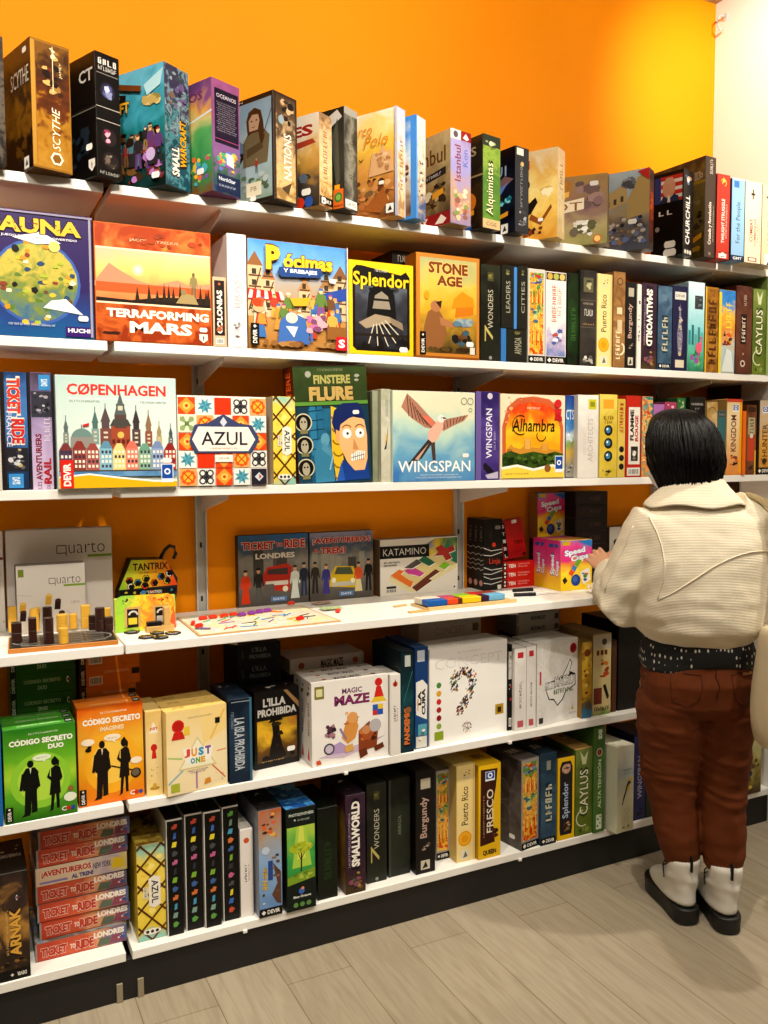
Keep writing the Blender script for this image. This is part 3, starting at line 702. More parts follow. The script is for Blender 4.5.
def c_(p):
    p.bg(A([(0, '#8a8450'), (.25, '#a89a6c'), (.5, '#8a6f64'), (.75, '#9a7a5c'), (1, '#a88a54')], 8, .18)); p.blobs(.02, .62, .45, .97, 12, ['#e09a2c', '#d9601f', '#f0b84a', '#b0782c'], 2, .08, .16); p.blobs(.4, .4, .98, .95, 14, ['#86686a', '#6f5a58', '#9c8078', '#5c4a46'], 4, .1, .2)
    p.pg([(.0, .44), (.62, .52), (.62, .68), (.0, .6)], '#e8dcc0'); p.t('OT', .34, .565, .5, .12, '#8a5a2c', 0, .0); p.r(.02, .26, .2, .4, '#d9c890'); p.blobs(.35, .1, .85, .38, 20, ['#d9d4cc', '#b9aea0', '#e9e6de', '#6a5c4e', '#5a5a3c'], 5, .05, .11); p.e(.84, .08, .07, '#c0602c', 'award_emblem'); p.e(.84, .08, .05, '#e6c070', 'award_emblem'); p.seal(.78, .87, .14)
R1('tan box with a rocky slope and white riders on its cover, top shelf', (608, 172.5), 609, 44, .2, '#8f7f5c', lambda p: p.bg('#6a5a44'), c_, W=.05, over=-.06)
def s_(p):
    p.bg(A([(0, '#2a2524'), (.4, '#57281c'), (.55, '#a8401c'), (.7, '#4a2a24'), (1, '#3a3432')], 16, .2)); p.blobs(.1, .45, .9, .7, 14, ['#c9561f', '#8a2f18', '#3a1d14', '#e08a3a'], 3, .1, .2); p.t('~8', .5, .55, .3, .34, '#c04a30', 90, .0)
def c_(p):
    p.bg(A([(0, '#4a4e5c'), (.3, '#6a6258'), (.55, '#9a8c70'), (.75, '#8fa4b0'), (1, '#a9c0cc')], 7, .14)); p.pg([(.05, .48), (.62, .62), (.62, .85), (.1, .68)], '#b09a68'); p.pg([(.62, .4), (1, .46), (1, .98), (.8, .9), (.62, .62)], '#a8905c')
    for i in range(4): p.r(.15+i*.12, .55+i*.025, .2+i*.12, .62+i*.025, '#4a4234')
    p.blobs(.5, .75, .8, .95, 10, ['#4a4e56', '#6a7078', '#8a9098'], 2, .06, .12); p.blobs(.02, .04, .98, .45, 70, ['#4a4a52', '#7a7468', '#b5ada0', '#2f3036', '#6a6f86', '#8a6a4c', '#5f6f9a'], 4, .03, .08); p.pg([(.8, .97), (1, 1), (1, .85)], '#b8302c'); p.seal(.72, .36, .15)
R1('box with a ruined town, soldiers and red corner flash on its cover, top shelf', (650, 167), 668.5, 32, .2, '#5f564a', s_, c_, W=.055, over=-.065)
def s_(p):
    p.bg('#1f1a19'); p.t('CHURCHILL', .45, .42, .42, .58, '#e6e2da', 90, .02); p.blobs(.1, .82, .9, .97, 7, ['#8a3a34', '#d9d4cc', '#5a6a8a', '#c9a890'], 3, .1, .2); p.mark('dots', .5, .04, .7)
def c_(p):
    p.bg('#12100f'); p.r(.1, .64, .96, .95, '#b8352c')
    for i in range(3): p.r(.1, .68+i*.09, .96, .72+i*.09, '#e0dcd4')
    p.r(.1, .64, .3, .95, '#2c3f78'); p.pg([(.2, .6), (.9, .6), (.84, .7), (.6, .75), (.4, .74)], '#27364e'); p.el(.55, .81, .2, .12, '#c89878'); p.pg([(.36, .86), (.74, .86), (.66, .93), (.46, .93)], '#c9a184'); p.pg([(.5, .6), (.6, .6), (.58, .72), (.52, .72)], '#d9d4cc')
    p.r(.05, .15, .97, .64, '#0d0c0c'); p.t('L', .32, .52, .16, .055, '#efece6', 0, .02); p.t('L', .58, .52, .16, .055, '#efece6', 0, .02); p.e(.2, .34, .07, '#8f8c86'); p.seal(.6, .14, .35); p.seal(.6, .04, .4)
R1('black box with a bald statesman before a striped flag on its cover, top shelf', (684, 168), 694, 18, .12, '#1a1615', s_, c_)
def s_(p):
    p.bg('#463830'); p.t('Cruzada y Revolución', .5, .34, .36, .42, '#e6ded0', 90, .025); p.x('la guerra civil española', .8, .34, .1, .36, '#b8ac9c', 90); p.t('~8', .55, .9, .28, .14, '#d9cfbc', 90); p.e(.5, .04, .1, '#8a7a6a', 'publisher_mark')
def c_(p):
    p.bg(A([(0, '#4a3f22'), (.4, '#6b5a30'), (.7, '#7a6a3c'), (1, '#4a3e2c')], 14, .25)); p.t('~6', .8, .82, .3, .08, '#cfc6a8'); p.r(.6, .74, 1, .77, '#a8862c'); p.blobs(.6, .2, .98, .65, 14, ['#3f3620', '#8a7a48', '#2a2416', '#6a5a34'], 4, .04, .08); p.pg([(.8, .16), (.95, .2), (.95, .25), (.8, .21)], '#e8a02c', 'price_sticker'); p.blobs(.75, .06, .95, .13, 4, ['#5a4a2c', '#a8802c'], 2, .04, .07)
R1('tallest brown box near the white wall, pale gothic lettering on its spine, top shelf', (706, 155), 716.5, 5, .24, '#463a30', s_, c_)
def plain(bg, txt, col, cx=.5, cy=.45, w=.3, h=.5, extra=None, rot=90, bold=.02):
    def f(p):
        p.bg(bg); p.t(txt, cx, cy, w, h, col, rot, bold)
        if extra: extra(p)
    return f
def ex(p): p.x('the cold war 1945-1989', .75, .45, .12, .4, '#e6d2c8', 90); p.pg([(.35, .88), (.65, .92), (.5, .97)], '#d8b04a', 'award_emblem'); p.arc(.5, .9, .2, -60, 160, .06, '#d8b04a', 'award_emblem'); p.mark('sq', .5, .04, .6, .05); p.r(0, .08, 1, .085, '#7a1a14'); p.blobs(.3, .02, .7, .1, 1, ['#e8e2d8'], 1, .2, .25)
R1('red box with white lettering and a yellow emblem on its spine, top shelf', (717.5, 173), 730.5, 0, .24, '#a83226', plain('#b83a2c', 'TWILIGHT STRUGGLE', '#f2e6da', .5, .45, .24, .52, ex), lambda p: p.bg('#7f241c'))
def ex(p): p.r(.15, .89, .55, .97, '#3f72b8', 'publisher_mark'); p.r(0, .0, 1, .07, '#23304a', 'publisher_mark'); p.t('GMT', .5, .035, .7, .035, '#e6e9ee', 0, .02, 'publisher_mark'); p.r(0, .985, 1, 1, '#d9e4ee')
R1('light blue box with dark script on its spine, top shelf', (732.5, 177.5), 745.3, 0, .24, '#7fa8cc', plain('#8fb8dc', 'For the People', '#26406a', .55, .47, .42, .5, ex, bold=0), lambda p: (p.bg('#3a3a52'), p.blobs(.3, .1, .98, .95, 22, ['#b05a3a', '#2a3a6a', '#c9a070', '#1f1a1a', '#7a2f2a'], 3, .05, .12)))
def ex(p): p.r(.42, .78, .5, .9, '#2a2422'); p.r(.34, .83, .6, .855, '#2a2422'); p.t('COMMANDER', .62, .38, .14, .34, '#a8402c', 90, .01); p.x('~6', .78, .38, .1, .22, '#a8402c', 90); p.ln([(.9, .2), (.9, .6)], .02, '#7a5a4a'); p.r(.2, .02, .75, .07, '#b8402c', 'publisher_mark'); p.r(.28, .03, .68, .06, '#eadfce', 'publisher_mark')
R1('cream box with a black cross on its spine, top shelf', (746, 180), 762.3, 0, .24, '#e0cfae', plain('#e8d8ba', 'COMBAT', '#a8402c', .38, .4, .2, .28, ex, bold=.02), lambda p: (p.bg('#2a2a2a'), p.blobs(.3, .1, .98, .95, 16, ['#8f3a2c', '#c9b08a', '#1a1a1a', '#5f5a50'], 6, .05, .12)))
def ex(p): p.blobs(.2, .6, .8, .95, 6, ['#8f7a58', '#5a4c3a'], 3, .1, .2); p.mark('sq', .5, .05, .6)
R1('pale tan box at the far right end of the top shelf', (763, 184), 779, 0, .24, '#d2bf98', plain('#dcc9a4', '~6', '#5a4a34', .5, .4, .3, .3, ex), lambda p: p.bg('#b8a67e'))
# ------------------------------------------------------------------ second shelf
def c_(p):
    p.bg(A([(0, '#1f5a8c'), (.15, '#274a8a'), (.4, '#33285e'), (1, '#3a2a5c')], 6, .06)); p.e(.5, .44, .385, '#3f5fa8'); p.e(.5, .44, .36, A([(0, '#3f6a8c'), (.35, '#7a8a3c'), (.6, '#c9b450'), (1, '#5c8a4a')], 16, .3))
    R = random.Random(5)
    for i in range(46):
        a, r = R.uniform(0, 2*PI), .33*math.sqrt(R.random())
        u, v = .5+r*math.cos(a), .44+r*math.sin(a)
        p.blobs(u-.05, v-.05, u+.05, v+.05, 1, ['#e0b83a', '#5a7a34', '#8a3f2c', '#c9902c', '#2f4a6a', '#e6dcb8', '#6a4a2c', '#a8b83c', '#1f1a1c'], 40+i, .03, .05)
    p.pg([(.55, .24), (.9, .2), (.75, .32), (.62, .3)], '#e9eef2'); p.pg([(.3, .78), (.55, .84), (.72, .76), (.5, .74)], '#e6e9e6'); p.e(.66, .73, .05, '#d9c870')
    p.to('FAUNA', .5, .88, .8, .12, '#e6b83a', '#1f1230', 0, .04); p.blobs(.12, .84, .88, .92, 26, ['#7a4a1c', '#5a3414'], 6, .006, .013, 'title_lettering')
    p.x('UN JUEGO BESTIALMENTE DIVERTIDO', .5, .79, .72, .022, '#e6e0ea', 0, .02); p.x('El juego de los animales', .45, .1, .4, .018, '#c9d4e6'); p.r(.74, .02, .98, .1, '#3a1a6a', 'publisher_mark'); p.t('HUCH!', .86, .07, .2, .035, '#f2eef6', 0, .04, 'publisher_mark'); p.seal(.9, .17, .09)
    p.r(.965, .02, .985, .98, '#9a94a4'); p.r(0, .975, 1, .99, '#8f86a0')
S(2, 'big square purple box with a round globe of animals on its cover, second shelf', -22, 94.5, 216, .004, .07, '#2c2148', c_, H=.308)
def c_(p):
    p.bg('#c8622a'); p.r(.01, .79, .99, .99, A(['#b8481c', '#e08a44', '#c9602c', '#a8401a'], 9, .6)); p.r(.01, .78, .99, .795, '#f4d9b8')
    p.r(.01, .33, .99, .78, A([(0, '#b5481c'), (.2, '#c9502a'), (.5, '#e89a5c'), (.62, '#f2c870'), (.8, '#e8b89a'), (1, '#dca890')], 5, .05))
    p.e(.36, .62, .05, '#ffe89a'); p.e(.36, .62, .025, '#fff6d0'); p.pg([(.0, .5), (.12, .66), (.22, .6), (.36, .53), (.5, .5), (.7, .56), (.8, .52), (.99, .55), (.99, .46), (0, .46)], '#c98a6a'); p.r(.01, .42, .99, .5, '#cc5a2c')
    p.pg([(.01, .33), (.01, .37), (.3, .36), (.55, .4), (.99, .42), (.99, .33)], '#241a14')
    for i, (u, h) in enumerate([(.35, .1), (.45, .13), (.52, .09), (.58, .15), (.62, .14), (.66, .12), (.72, .16), (.9, .15), (.95, .12), (.97, .14)]): p.pg([(u-.02, .36), (u+.02, .36), (u, .38+h)], '#2f2418')
    p.man(.84, .4, .24, '#8a7a52', '#6a5c40', '#6f6244'); p.pg([(.68, .36), (.88, .36), (.84, .44), (.74, .45)], '#a08a5c'); p.e(.75, .46, .025, '#8a7a52')
    p.r(.01, .32, .99, .335, '#f4d9b8'); p.r(.01, .01, .99, .32, A(['#8f3414', '#c8602a', '#a8481c', '#d9803c', '#7a2c12'], 8, .6)); p.t('TERRAFORMING', .53, .245, .88, .075, '#f9efdc', 0, .045); p.t('MARS', .55, .13, .54, .1, '#f9efdc', 0, .045)
    p.x('JACOB FRYXELIUS', .5, .87, .42, .03, '#f0c89a'); p.blobs(.05, .82, .95, .97, 10, ['#a8441c', '#d98a50', '#8f3a18'], 7, .02, .05); p.blobs(.04, .05, .22, .09, 3, ['#3a1c10'], 2, .03, .07); p.mark('shield', .92, .065, .075); p.seal(.92, .14, .07)
S(2, 'orange box with a red desert sunrise and white block capitals on its cover, second shelf', 95.5, 212, 222.5, .0, .07, '#b5562a', c_, H=.30)
def s_(p):
    p.bg('#c9ac8c'); p.r(.12, .16, .88, .95, '#2a1c18'); p.t('COLONIAS', .5, .5, .42, .62, '#f2ead8', 90, .04); p.e(.5, .9, .1, '#a8583a'); p.bars(.5, .08, .6, .08); p.blobs(.2, .2, .8, .32, 4, ['#7a3a2c', '#a85a3a'], 2, .1, .2)
S(2, 'small thin brown box with white vertical capitals, second shelf, right of the orange box', 213, 226.5, 277, .0, .17, '#c0a080', s_)
def s_(p):
    p.bg(A(['#e6e0da', '#d2cac6', '#efeae4', '#dcd2cc'], 14, .5)); p.t('BRASS', .5, .5, .3, .3, '#a89ca0', 90); p.blobs(.25, .08, .75, .25, 12, ['#8f868a', '#b8aeb0', '#6a6266', '#d0c6c6'], 3, .08, .16); p.x('LANCASHIRE', .75, .5, .1, .26, '#b0a4a6', 90)
S(2, 'tall white box with faint grey lettering, second shelf, left of the market scene box', 228, 247, 234, .0, .22, '#ddd6d0', s_)
def c_(p):
    p.bg(A([(0, '#a8743a'), (.3, '#b5864a'), (.6, '#a89a8a'), (.8, '#6fa4d8'), (1, '#4a8ad2')], 6, .08))
    for u, w, h, c in ((.0, .14, .86, '#8a5a34'), (.14, .12, .74, '#a86f44'), (.72, .14, .7, '#9a7046'), (.86, .14, .8, '#7f5434'), (.5, .12, .66, '#b08050')):
        p.r(u, .3, u+w, h-.1, '#c9ae86'); p.pg([(u-.01, h-.1), (u+w+.01, h-.1), (u+w/2, h+.03)], c)
        for k in range(4): p.r(u+.01, .36+k*.1, u+w-.01, .375+k*.1, '#5a3a22'); p.r(u+w*.3, .38+k*.1, u+w*.6, .43+k*.1, '#3f3428')
        p.ln([(u+.01, .35), (u+w-.01, h-.12)], .012, '#5a3a22')
    p.pg([(0, .55), (.3, .53), (.38, .45), (.0, .45)], '#b82a20')
    for i in range(5): p.pg([(i*.08, .46), (i*.08+.04, .46), (i*.07+.05, .53), (i*.07+.02, .54)], '#e6d9c8')
    p.pg([(.72, .54), (.99, .62), (.99, .5), (.74, .46)], '#2f4a9a')
    p.crowd(.05, .08, .95, .3, 22, ['#b0402c', '#3f6aa8', '#c9a04a', '#5f7a3a', '#8a4a7a', '#6a4a2c', '#d98a3a', '#e0d4b8'], 8, .26); p.el(.1, .38, .06, .05, '#d9a478'); p.blobs(.02, .36, .17, .48, 5, ['#c9421f', '#d9582c'], 2, .04, .07); p.pg([(.28, .06), (.6, .06), (.56, .3), (.4, .36), (.3, .26)], '#3f66a8'); p.el(.42, .3, .06, .05, '#d9cdb8'); p.pg([(.36, .22), (.48, .22), (.44, .12)], '#e6e2da')
    p.pg([(.4, .48), (.62, .5), (.58, .42), (.44, .41)], '#c9a02c'); p.blobs(.55, .15, .8, .4, 12, ['#c06a9a', '#d9a0a8', '#7a4a6a', '#e0c060'], 12, .03, .07); p.r(.78, .12, .98, .24, '#8a5a2c'); p.blobs(.02, .02, .98, .1, 16, ['#a87a44', '#8a5f34', '#6a4424'], 4, .04, .09)
    p.to('P', .24, .84, .14, .22, '#f0c22c', '#5a2a10', 0, .05); p.to('ócimas', .59, .82, .5, .13, '#f0c22c', '#5a2a10', 0, .04); p.pg([(.3, .76), (.72, .78), (.74, .72), (.7, .69), (.32, .67), (.28, .71)], '#27447c'); p.t('Y BREBAJES', .51, .727, .34, .045, '#eef2f8', 0, .03); p.mark('devir', .055, .13, .08, .2); p.r(.87, .02, .99, .15, '#c0202c', 'publisher_mark'); p.t('S', .93, .085, .07, .08, '#f6f0ec', 0, .04, 'publisher_mark'); p.seal(.84, .67, .07); p.r(.99, 0, 1, 1, '#d9d9d9')
S(2, 'colourful box with a crowded medieval market and big yellow initial on its cover, second shelf', 248, 347, 237.6, .0, .07, '#8a6a48', c_)
def c_(p):
    p.bg('#ecc21c'); p.pg([(.06, .08), (.12, .04), (.88, .04), (.94, .08), (.94, .86), (.88, .92), (.8, .88), (.2, .95), (.12, .95), (.06, .9)], '#191512'); p.r(.1, .07, .9, .74, A([(0, '#1a1512'), (.5, '#3a3c44'), (.8, '#5a606a'), (1, '#26221f')], 9, .3))
    p.pg([(.26, .3), (.74, .3), (.7, .66), (.6, .76), (.4, .76), (.3, .66)], '#14110f'); p.pg([(.36, .5), (.64, .5), (.6, .64), (.5, .69), (.4, .64)], '#8f8474'); p.r(.36, .585, .64, .61, '#1a1512'); p.pg([(.3, .72), (.7, .72), (.66, .64), (.5, .7), (.34, .64)], '#0c0a09')
    p.pg([(.15, .34), (.4, .44), (.62, .42), (.68, .36), (.48, .33), (.26, .28)], '#9c8a72'); p.pg([(.62, .42), (.82, .36), (.84, .28), (.66, .34)], '#8a7862')
    for a, b in (((.5, .36), (.72, .14)), ((.46, .34), (.6, .1)), ((.42, .34), (.44, .1)), ((.55, .38), (.8, .2)), ((.38, .33), (.3, .12))): p.ln([a, b], .014, '#cfc4ac')
    p.t('Splendor', .5, .79, .86, .19, '#f2c928', 0, .02); p.x('Marc André', .5, .91, .2, .025, '#e0dcd2'); p.seal(.84, .07, .13); p.r(.1, .2, .9, .23, '#2a211a')
S(2, 'yellow framed box with a hooded figure holding beams of light, second shelf', 348.5, 413.5, 259, .0, .07, '#d4ab18', c_)
S(2, 'dark box spine peeking over the top of the yellow framed box on the second shelf', 392, 412, 251, .09, .15, '#1c1a18', lambda p: (p.bg('#211f1c'), p.t('~5', .55, .93, .5, .06, '#b8b0a0', 0, .02)), left=lambda p: p.bg('#2a2622'))
def c_(p):
    p.bg('#c07a30'); p.r(.0, .0, 1, .02, '#8a4f1c'); p.r(.06, .05, .95, .96, A([(0, '#4a3a1c'), (.25, '#8a6a2a'), (.5, '#d9a430'), (.7, '#d0b850'), (.85, '#b8b06a'), (1, '#a8a478')], 7, .15))
    p.to('STONE', .5, .87, .62, .11, '#7a3c1c', '#e6c070', 0, .045); p.to('AGE', .52, .75, .4, .1, '#7a3c1c', '#e6c070', 0, .045); p.pg([(.55, .48), (.92, .52), (.9, .6), (.72, .66), (.58, .58)], '#e08a1c'); p.pg([(.6, .4), (.9, .44), (.9, .52), (.62, .5)], '#c9741c')
    p.pg([(.1, .1), (.4, .1), (.48, .26), (.4, .42), (.3, .5), (.18, .44), (.12, .3)], '#8a5a34'); p.el(.3, .5, .08, .055, '#a8704a'); p.pg([(.2, .52), (.4, .56), (.38, .48), (.3, .54)], '#3a2416'); p.pg([(.36, .4), (.62, .34), (.62, .3), (.38, .32)], '#a8704a'); p.blobs(.5, .1, .94, .3, 18, ['#2f2416', '#6a4424', '#8a5c34', '#3f5a66', '#221a12'], 3, .04, .09); p.blobs(.08, .06, .92, .12, 14, ['#3a2c16', '#5a4420', '#241c10'], 4, .05, .1); p.blobs(.55, .3, .93, .42, 8, ['#7a8a9a', '#5a7a8a', '#94a4a8'], 6, .05, .1)
    p.mark('devir', .1, .14, .09, .22); p.r(.84, .05, .92, .12, '#d9d0c0', 'publisher_mark'); p.seal(.84, .15, .12); p.el(.16, .6, .04, .04, '#d9941c')
S(2, 'wooden-framed looking orange box with cave dwellers on its cover, second shelf', 416, 479.5, 251.5, .0, .07, '#a86424', c_)
def seven(p):
    p.bg(A(['#26281f', '#1c1d18', '#2e3026'], 8, .4)); p.t('7', .42, .29, .42, .17, '#b8a860', 90, .0); p.t('WONDERS', .5, .54, .26, .4, '#b8b29a', 90, .0); p.r(.35, .83, .65, .92, '#4a4a2c', 'award_emblem'); p.blobs(.36, .84, .64, .91, 5, ['#8a8448', '#6a6434'], 2, .06, .1, 'award_emblem'); p.e(.5, .035, .08, '#8f8c80', 'publisher_mark')
S(2, 'thick black box with a gold numeral at the foot of its spine, second shelf', 480.5, 500.3, 264.5, .004, .2, '#1b1b17', seven)
def small7(t):
    def f(p): p.bg('#23241e'); p.t(t, .55, .5, .34, .5, '#a8a48c', 90); p.blobs(.3, .84, .7, .95, 4, ['#5a5834', '#8a8450'], 3, .1, .2, 'award_emblem')
    return f
Zm = SH[2][0]+.107
S(2, 'thin bright blue box, lower layer, tight against the thick black box on the second shelf', 501, 506.3, 313, .004, .17, '#2f64a0', lambda p: p.bg('#3a72b0'), H=.106)
S(2, 'black box of the lower layer, under two smaller black boxes on the second shelf', 507, 527, 313, .002, .17, '#1d1e19', small7('ARMADA'), H=.106)
S(2, 'small black box on the upper layer, left of the thin blue sliver, second shelf', 501.2, 513.5, 265, .004, .17, '#1f201b', small7('LEADERS'), z=Zm)
S(2, 'thin blue sliver of a box standing on the lower black box, second shelf', 513.9, 517.2, 267, .006, .17, '#3a74b4', lambda p: p.bg('#4a86c8'), z=Zm)
S(2, 'small black box on the upper layer, right of the thin blue sliver, second shelf', 517.6, 527.2, 265.5, .002, .17, '#1d1e19', small7('CITIES'), z=Zm)
def flames(bgc):
    def f(p):
        p.bg(bgc); p.r(.08, .1, .9, .96, A(['#c9401c', '#e8a02c', '#f2d060', '#d9601f', '#e6c04a', '#5a8a3c'], 30, .6, vor=.5, vs=40)); p.blobs(.1, .42, .88, .64, 14, ['#5f8a4a', '#8fb060', '#3f6a7a', '#c9c47a'], 3, .1, .2); p.blobs(.1, .82, .88, .96, 10, ['#3a4a7a', '#b8402c', '#7a8ab0', '#e0b84a'], 4, .1, .2)
        for i in range(9): p.pg([(.12+i*.085, .16+(i % 3)*.04), (.2+i*.085, .16+(i % 3)*.04), (.17+i*.08, .38)], ['#f0b02c', '#d9501c', '#f4d068'][i % 3]); p.pg([(.12+i*.085, .64), (.2+i*.085, .64), (.15+i*.085, .78+(i % 2)*.05)], ['#e88a20', '#f4d068', '#c9401c'][i % 3])
        p.mark('devirh', .5, .045, .98, .075)
    return f
S(2, 'box with a flame orange pattern in a pale frame on its spine, second shelf', 528, 545, 269, .004, .22, '#c9c2b4', flames('#cfc8ba'))
def s_(p):
    p.bg('#e6ddd8'); p.r(.04, .09, .96, .92, A([(0, '#5f78b0'), (.25, '#b0a4c4'), (.5, '#e9e2dc'), (1, '#efe6de')], 12, .15)); p.r(.02, .91, .98, .99, '#3f3226'); [p.e(.2+i*.3, .95, .13, ['#c9a24a', '#a8b05a', '#d9b868'][i]) for i in range(3)]
    p.t('~9', .4, .66, .22, .4, '#c9603a', 90, .01); p.t('~7', .66, .68, .2, .3, '#d98a6a', 90); p.blobs(.12, .2, .9, .44, 16, ['#4a5f9a', '#b04a4a', '#e6e2e6', '#7a6aa0', '#2f3a5a', '#d9c9d0'], 4, .1, .2); p.mark('devirh', .5, .045, .98, .08)
S(2, 'white box with orange script and blue figures on its spine, second shelf', 545.6, 566, 272, .004, .22, '#d9d0ca', s_)
S(2, 'very dark green box with barely visible lettering, second shelf', 567.5, 579.3, 273, .01, .22, '#121a10', plain(A(['#0f1a0d', '#1f3a18', '#12200f'], 9, .35), '~8', '#3f6a30', .5, .45, .4, .35, bold=0))
def s_(p):
    p.bg(A(['#2a2724', '#3d3833', '#24211f'], 9, .4)); p.r(.2, .77, .8, .92, '#5f5c44'); p.blobs(.25, .78, .75, .91, 8, ['#8a8a6a', '#3a3a2c', '#b0a880'], 5, .1, .2); p.x('la conquista', .5, .65, .6, .02, '#b8aea0'); p.t('~5', .52, .56, .5, .07, '#d9d4c8', 0, .02); p.x('duel', .5, .44, .7, .02, '#a07a4c')
    p.r(0, .68, 1, .69, '#57504a'); p.r(0, .4, 1, .41, '#57504a'); p.blobs(.1, .02, .9, .13, 10, ['#a8a49c', '#5a5650', '#d9d4cc'], 2, .08, .16)
S(2, 'dark grey box with a little painting at the top of its spine, second shelf', 580, 596.2, 270, .004, .22, '#2b2825', s_)
def puerto(p):
    p.bg('#ead08c'); p.t('Puerto Rico', .45, .58, .36, .4, '#4a3a20', 90, .01); p.e(.45, .24, .36, '#d98f14'); p.e(.45, .24, .3, '#eaa81e'); p.e(.45, .24, .18, '#d9941a'); p.r(.24, .03, .68, .12, '#d9d2bc', 'publisher_mark'); p.pg([(.35, .04), (.6, .05), (.48, .11)], '#6a6250', 'publisher_mark'); p.mark('dots', .5, .87, .3); p.r(.88, 0, 1, 1, '#dcbf78'); p.blobs(.35, .88, .75, .95, 4, ['#a8925c', '#7a6a44'], 2, .04, .07)
S(2, 'cream box with a round gold coin on its spine, second shelf', 597, 612.6, 274, .006, .22, '#e0c680', puerto)
def s_(p):
    p.bg(A(['#8a6238', '#a87c4a', '#7a5530', '#9a6f40'], 12, .4)); p.e(.55, .9, .25, '#5a3c20'); p.e(.55, .9, .17, '#9a7446'); p.r(.3, .56, .75, .63, '#d9c49c'); p.r(.35, .36, .75, .5, '#c9b48c'); p.t('~7', .4, .24, .36, .3, '#ecdcb4', 90, .03); p.arc(.55, .2, .4, -80, 60, .14, '#ecdcb4', 'title_lettering')
S(2, 'mid brown box with a pale curved logo, right of the cream box, second shelf', 613.2, 625, 271.7, .0, .22, '#7d5a34', s_)
def burg(p):
    p.bg('#1d1918'); p.t('Burgundy', .45, .55, .46, .4, '#b89a8c', 90, .02); p.r(.25, .83, .75, .93, '#b0a894', 'publisher_mark'); p.r(.25, .04, .72, .13, '#c9c2ae', 'publisher_mark'); p.pg([(.32, .05), (.62, .06), (.5, .12)], '#2a2620', 'publisher_mark'); p.blobs(.2, .2, .8, .31, 8, ['#8a7a70', '#5f5048', '#a89888'], 3, .06, .12)
S(2, 'black box with reddish gothic lettering and a pale badge, second shelf', 625.6, 636.4, 281.7, .01, .22, '#1a1716', burg)
S(2, 'very thin white box squeezed before the dark purple box on the second shelf', 637, 641.3, 284, .006, .2, '#d9d4cc', lambda p: (p.bg('#e0dbd2'), p.blobs(.1, .1, .9, .9, 14, ['#2f2b2a', '#5f5a58', '#b8b2aa'], 3, .2, .3)))
def smallw(rot):
    def f(p):
        p.bg(A([(0, '#4a3a24'), (.2, '#3a2430'), (.6, '#2a1c30'), (1, '#3f2a3a')], 14, .15)); p.blobs(.05, .02, .95, .22, 16, ['#7a5a34', '#4a6a5a', '#a88a4a', '#2f2a2c', '#8a4a5a'], 3, .08, .18)
        p.to('SMALLWORLD', .5, .6, .42, .66, '#f2ece2', '#1a0f1c', rot, .05); p.x('de los reinos a las mazmorras', .18, .55, .1, .55, '#c9a8c0', rot)
    return f
S(2, 'dark purple box with big white bubbly letters on its spine, second shelf', 641.8, 656.7, 283, .006, .22, '#2a1d2b', smallw(-90))
def s_(p):
    p.bg(A(['#2c4458', '#46627a', '#38506a', '#54728a'], 12, .45)); p.to('~6', .5, .43, .4, .4, '#c9c6ac', '#1f2f3c', 90, .03); p.r(.3, .82, .62, .9, '#5f7a90'); p.mark('devirh', .5, .05, .9, .06)
S(2, 'blue grey box with blocky pale lettering, second shelf, left of the navy box', 657.8, 672, 286, .004, .22, '#34495c', s_)
def s_(p):
    p.bg('#222344'); p.r(.14, .84, .9, .93, '#d9d6cc', 'publisher_mark'); p.x('DEVIR', .52, .885, .6, .03, '#3a3a4a'); p.pg([(.4, .2), (.62, .2), (.7, .4), (.58, .62), (.5, .8), (.42, .6), (.32, .42)], '#8a8494'); p.blobs(.3, .22, .75, .78, 20, ['#b8b0b8', '#6a6278', '#c9b89a', '#4a4a68'], 5, .06, .14); p.r(.2, .04, .8, .13, '#d9cfb4', 'publisher_mark'); p.e(.5, .2, .1, '#c9b48a')
S(2, 'navy blue box with a tall pale statue on its spine, second shelf', 672.6, 687.4, 286, .004, .22, '#1f2040', s_)
def s_(p):
    p.bg(A([(0, '#2f7a5c'), (.2, '#4fb08a'), (.45, '#7fd0d4'), (.7, '#b8e2ec'), (1, '#d9eef2')], 8, .1)); p.r(.4, .7, .9, .85, '#3a3f44'); p.blobs(.42, .71, .88, .84, 8, ['#6a7074', '#23282c'], 4, .06, .12)
    for i, h in enumerate((.16, .22, .12, .2, .14)): p.r(.04+i*.19, .3, .17+i*.19, .3+h, ['#3a8a94', '#2f6a78', '#58a8a8', '#3f7f86', '#65b0a4'][i])
    p.blobs(.02, .02, .98, .3, 18, ['#3f9a5a', '#2f7a48', '#7fc05a', '#5fb088', '#8f5aa8'], 3, .1, .2); p.el(.68, .27, .2, .06, '#e0607a'); p.ln([(.82, .3), (.86, .38), (.74, .39)], .07, '#e0607a'); p.ln([(.66, .22), (.66, .1)], .04, '#d9506a')
S(2, 'pale turquoise box with a pink flamingo on its spine, second shelf', 688, 704.3, 282, .0, .22, '#bcdfe4', s_, left=lambda p: p.bg(A(['#4fa89a', '#a8d8e0', '#d0e8ee'], 6, .1)))
S(2, 'ochre brown box with dense carved lettering, second shelf, right of the flamingo box', 705.3, 718.3, 287, .0, .22, '#8a5f24', plain(A(['#8a5a20', '#b07c30', '#7a4c1a', '#a06c28'], 16, .5), '~9', '#5a3410', .55, .47, .6, .75, lambda p: p.r(0, 0, .1, 1, '#e0b43a'), bold=.04))
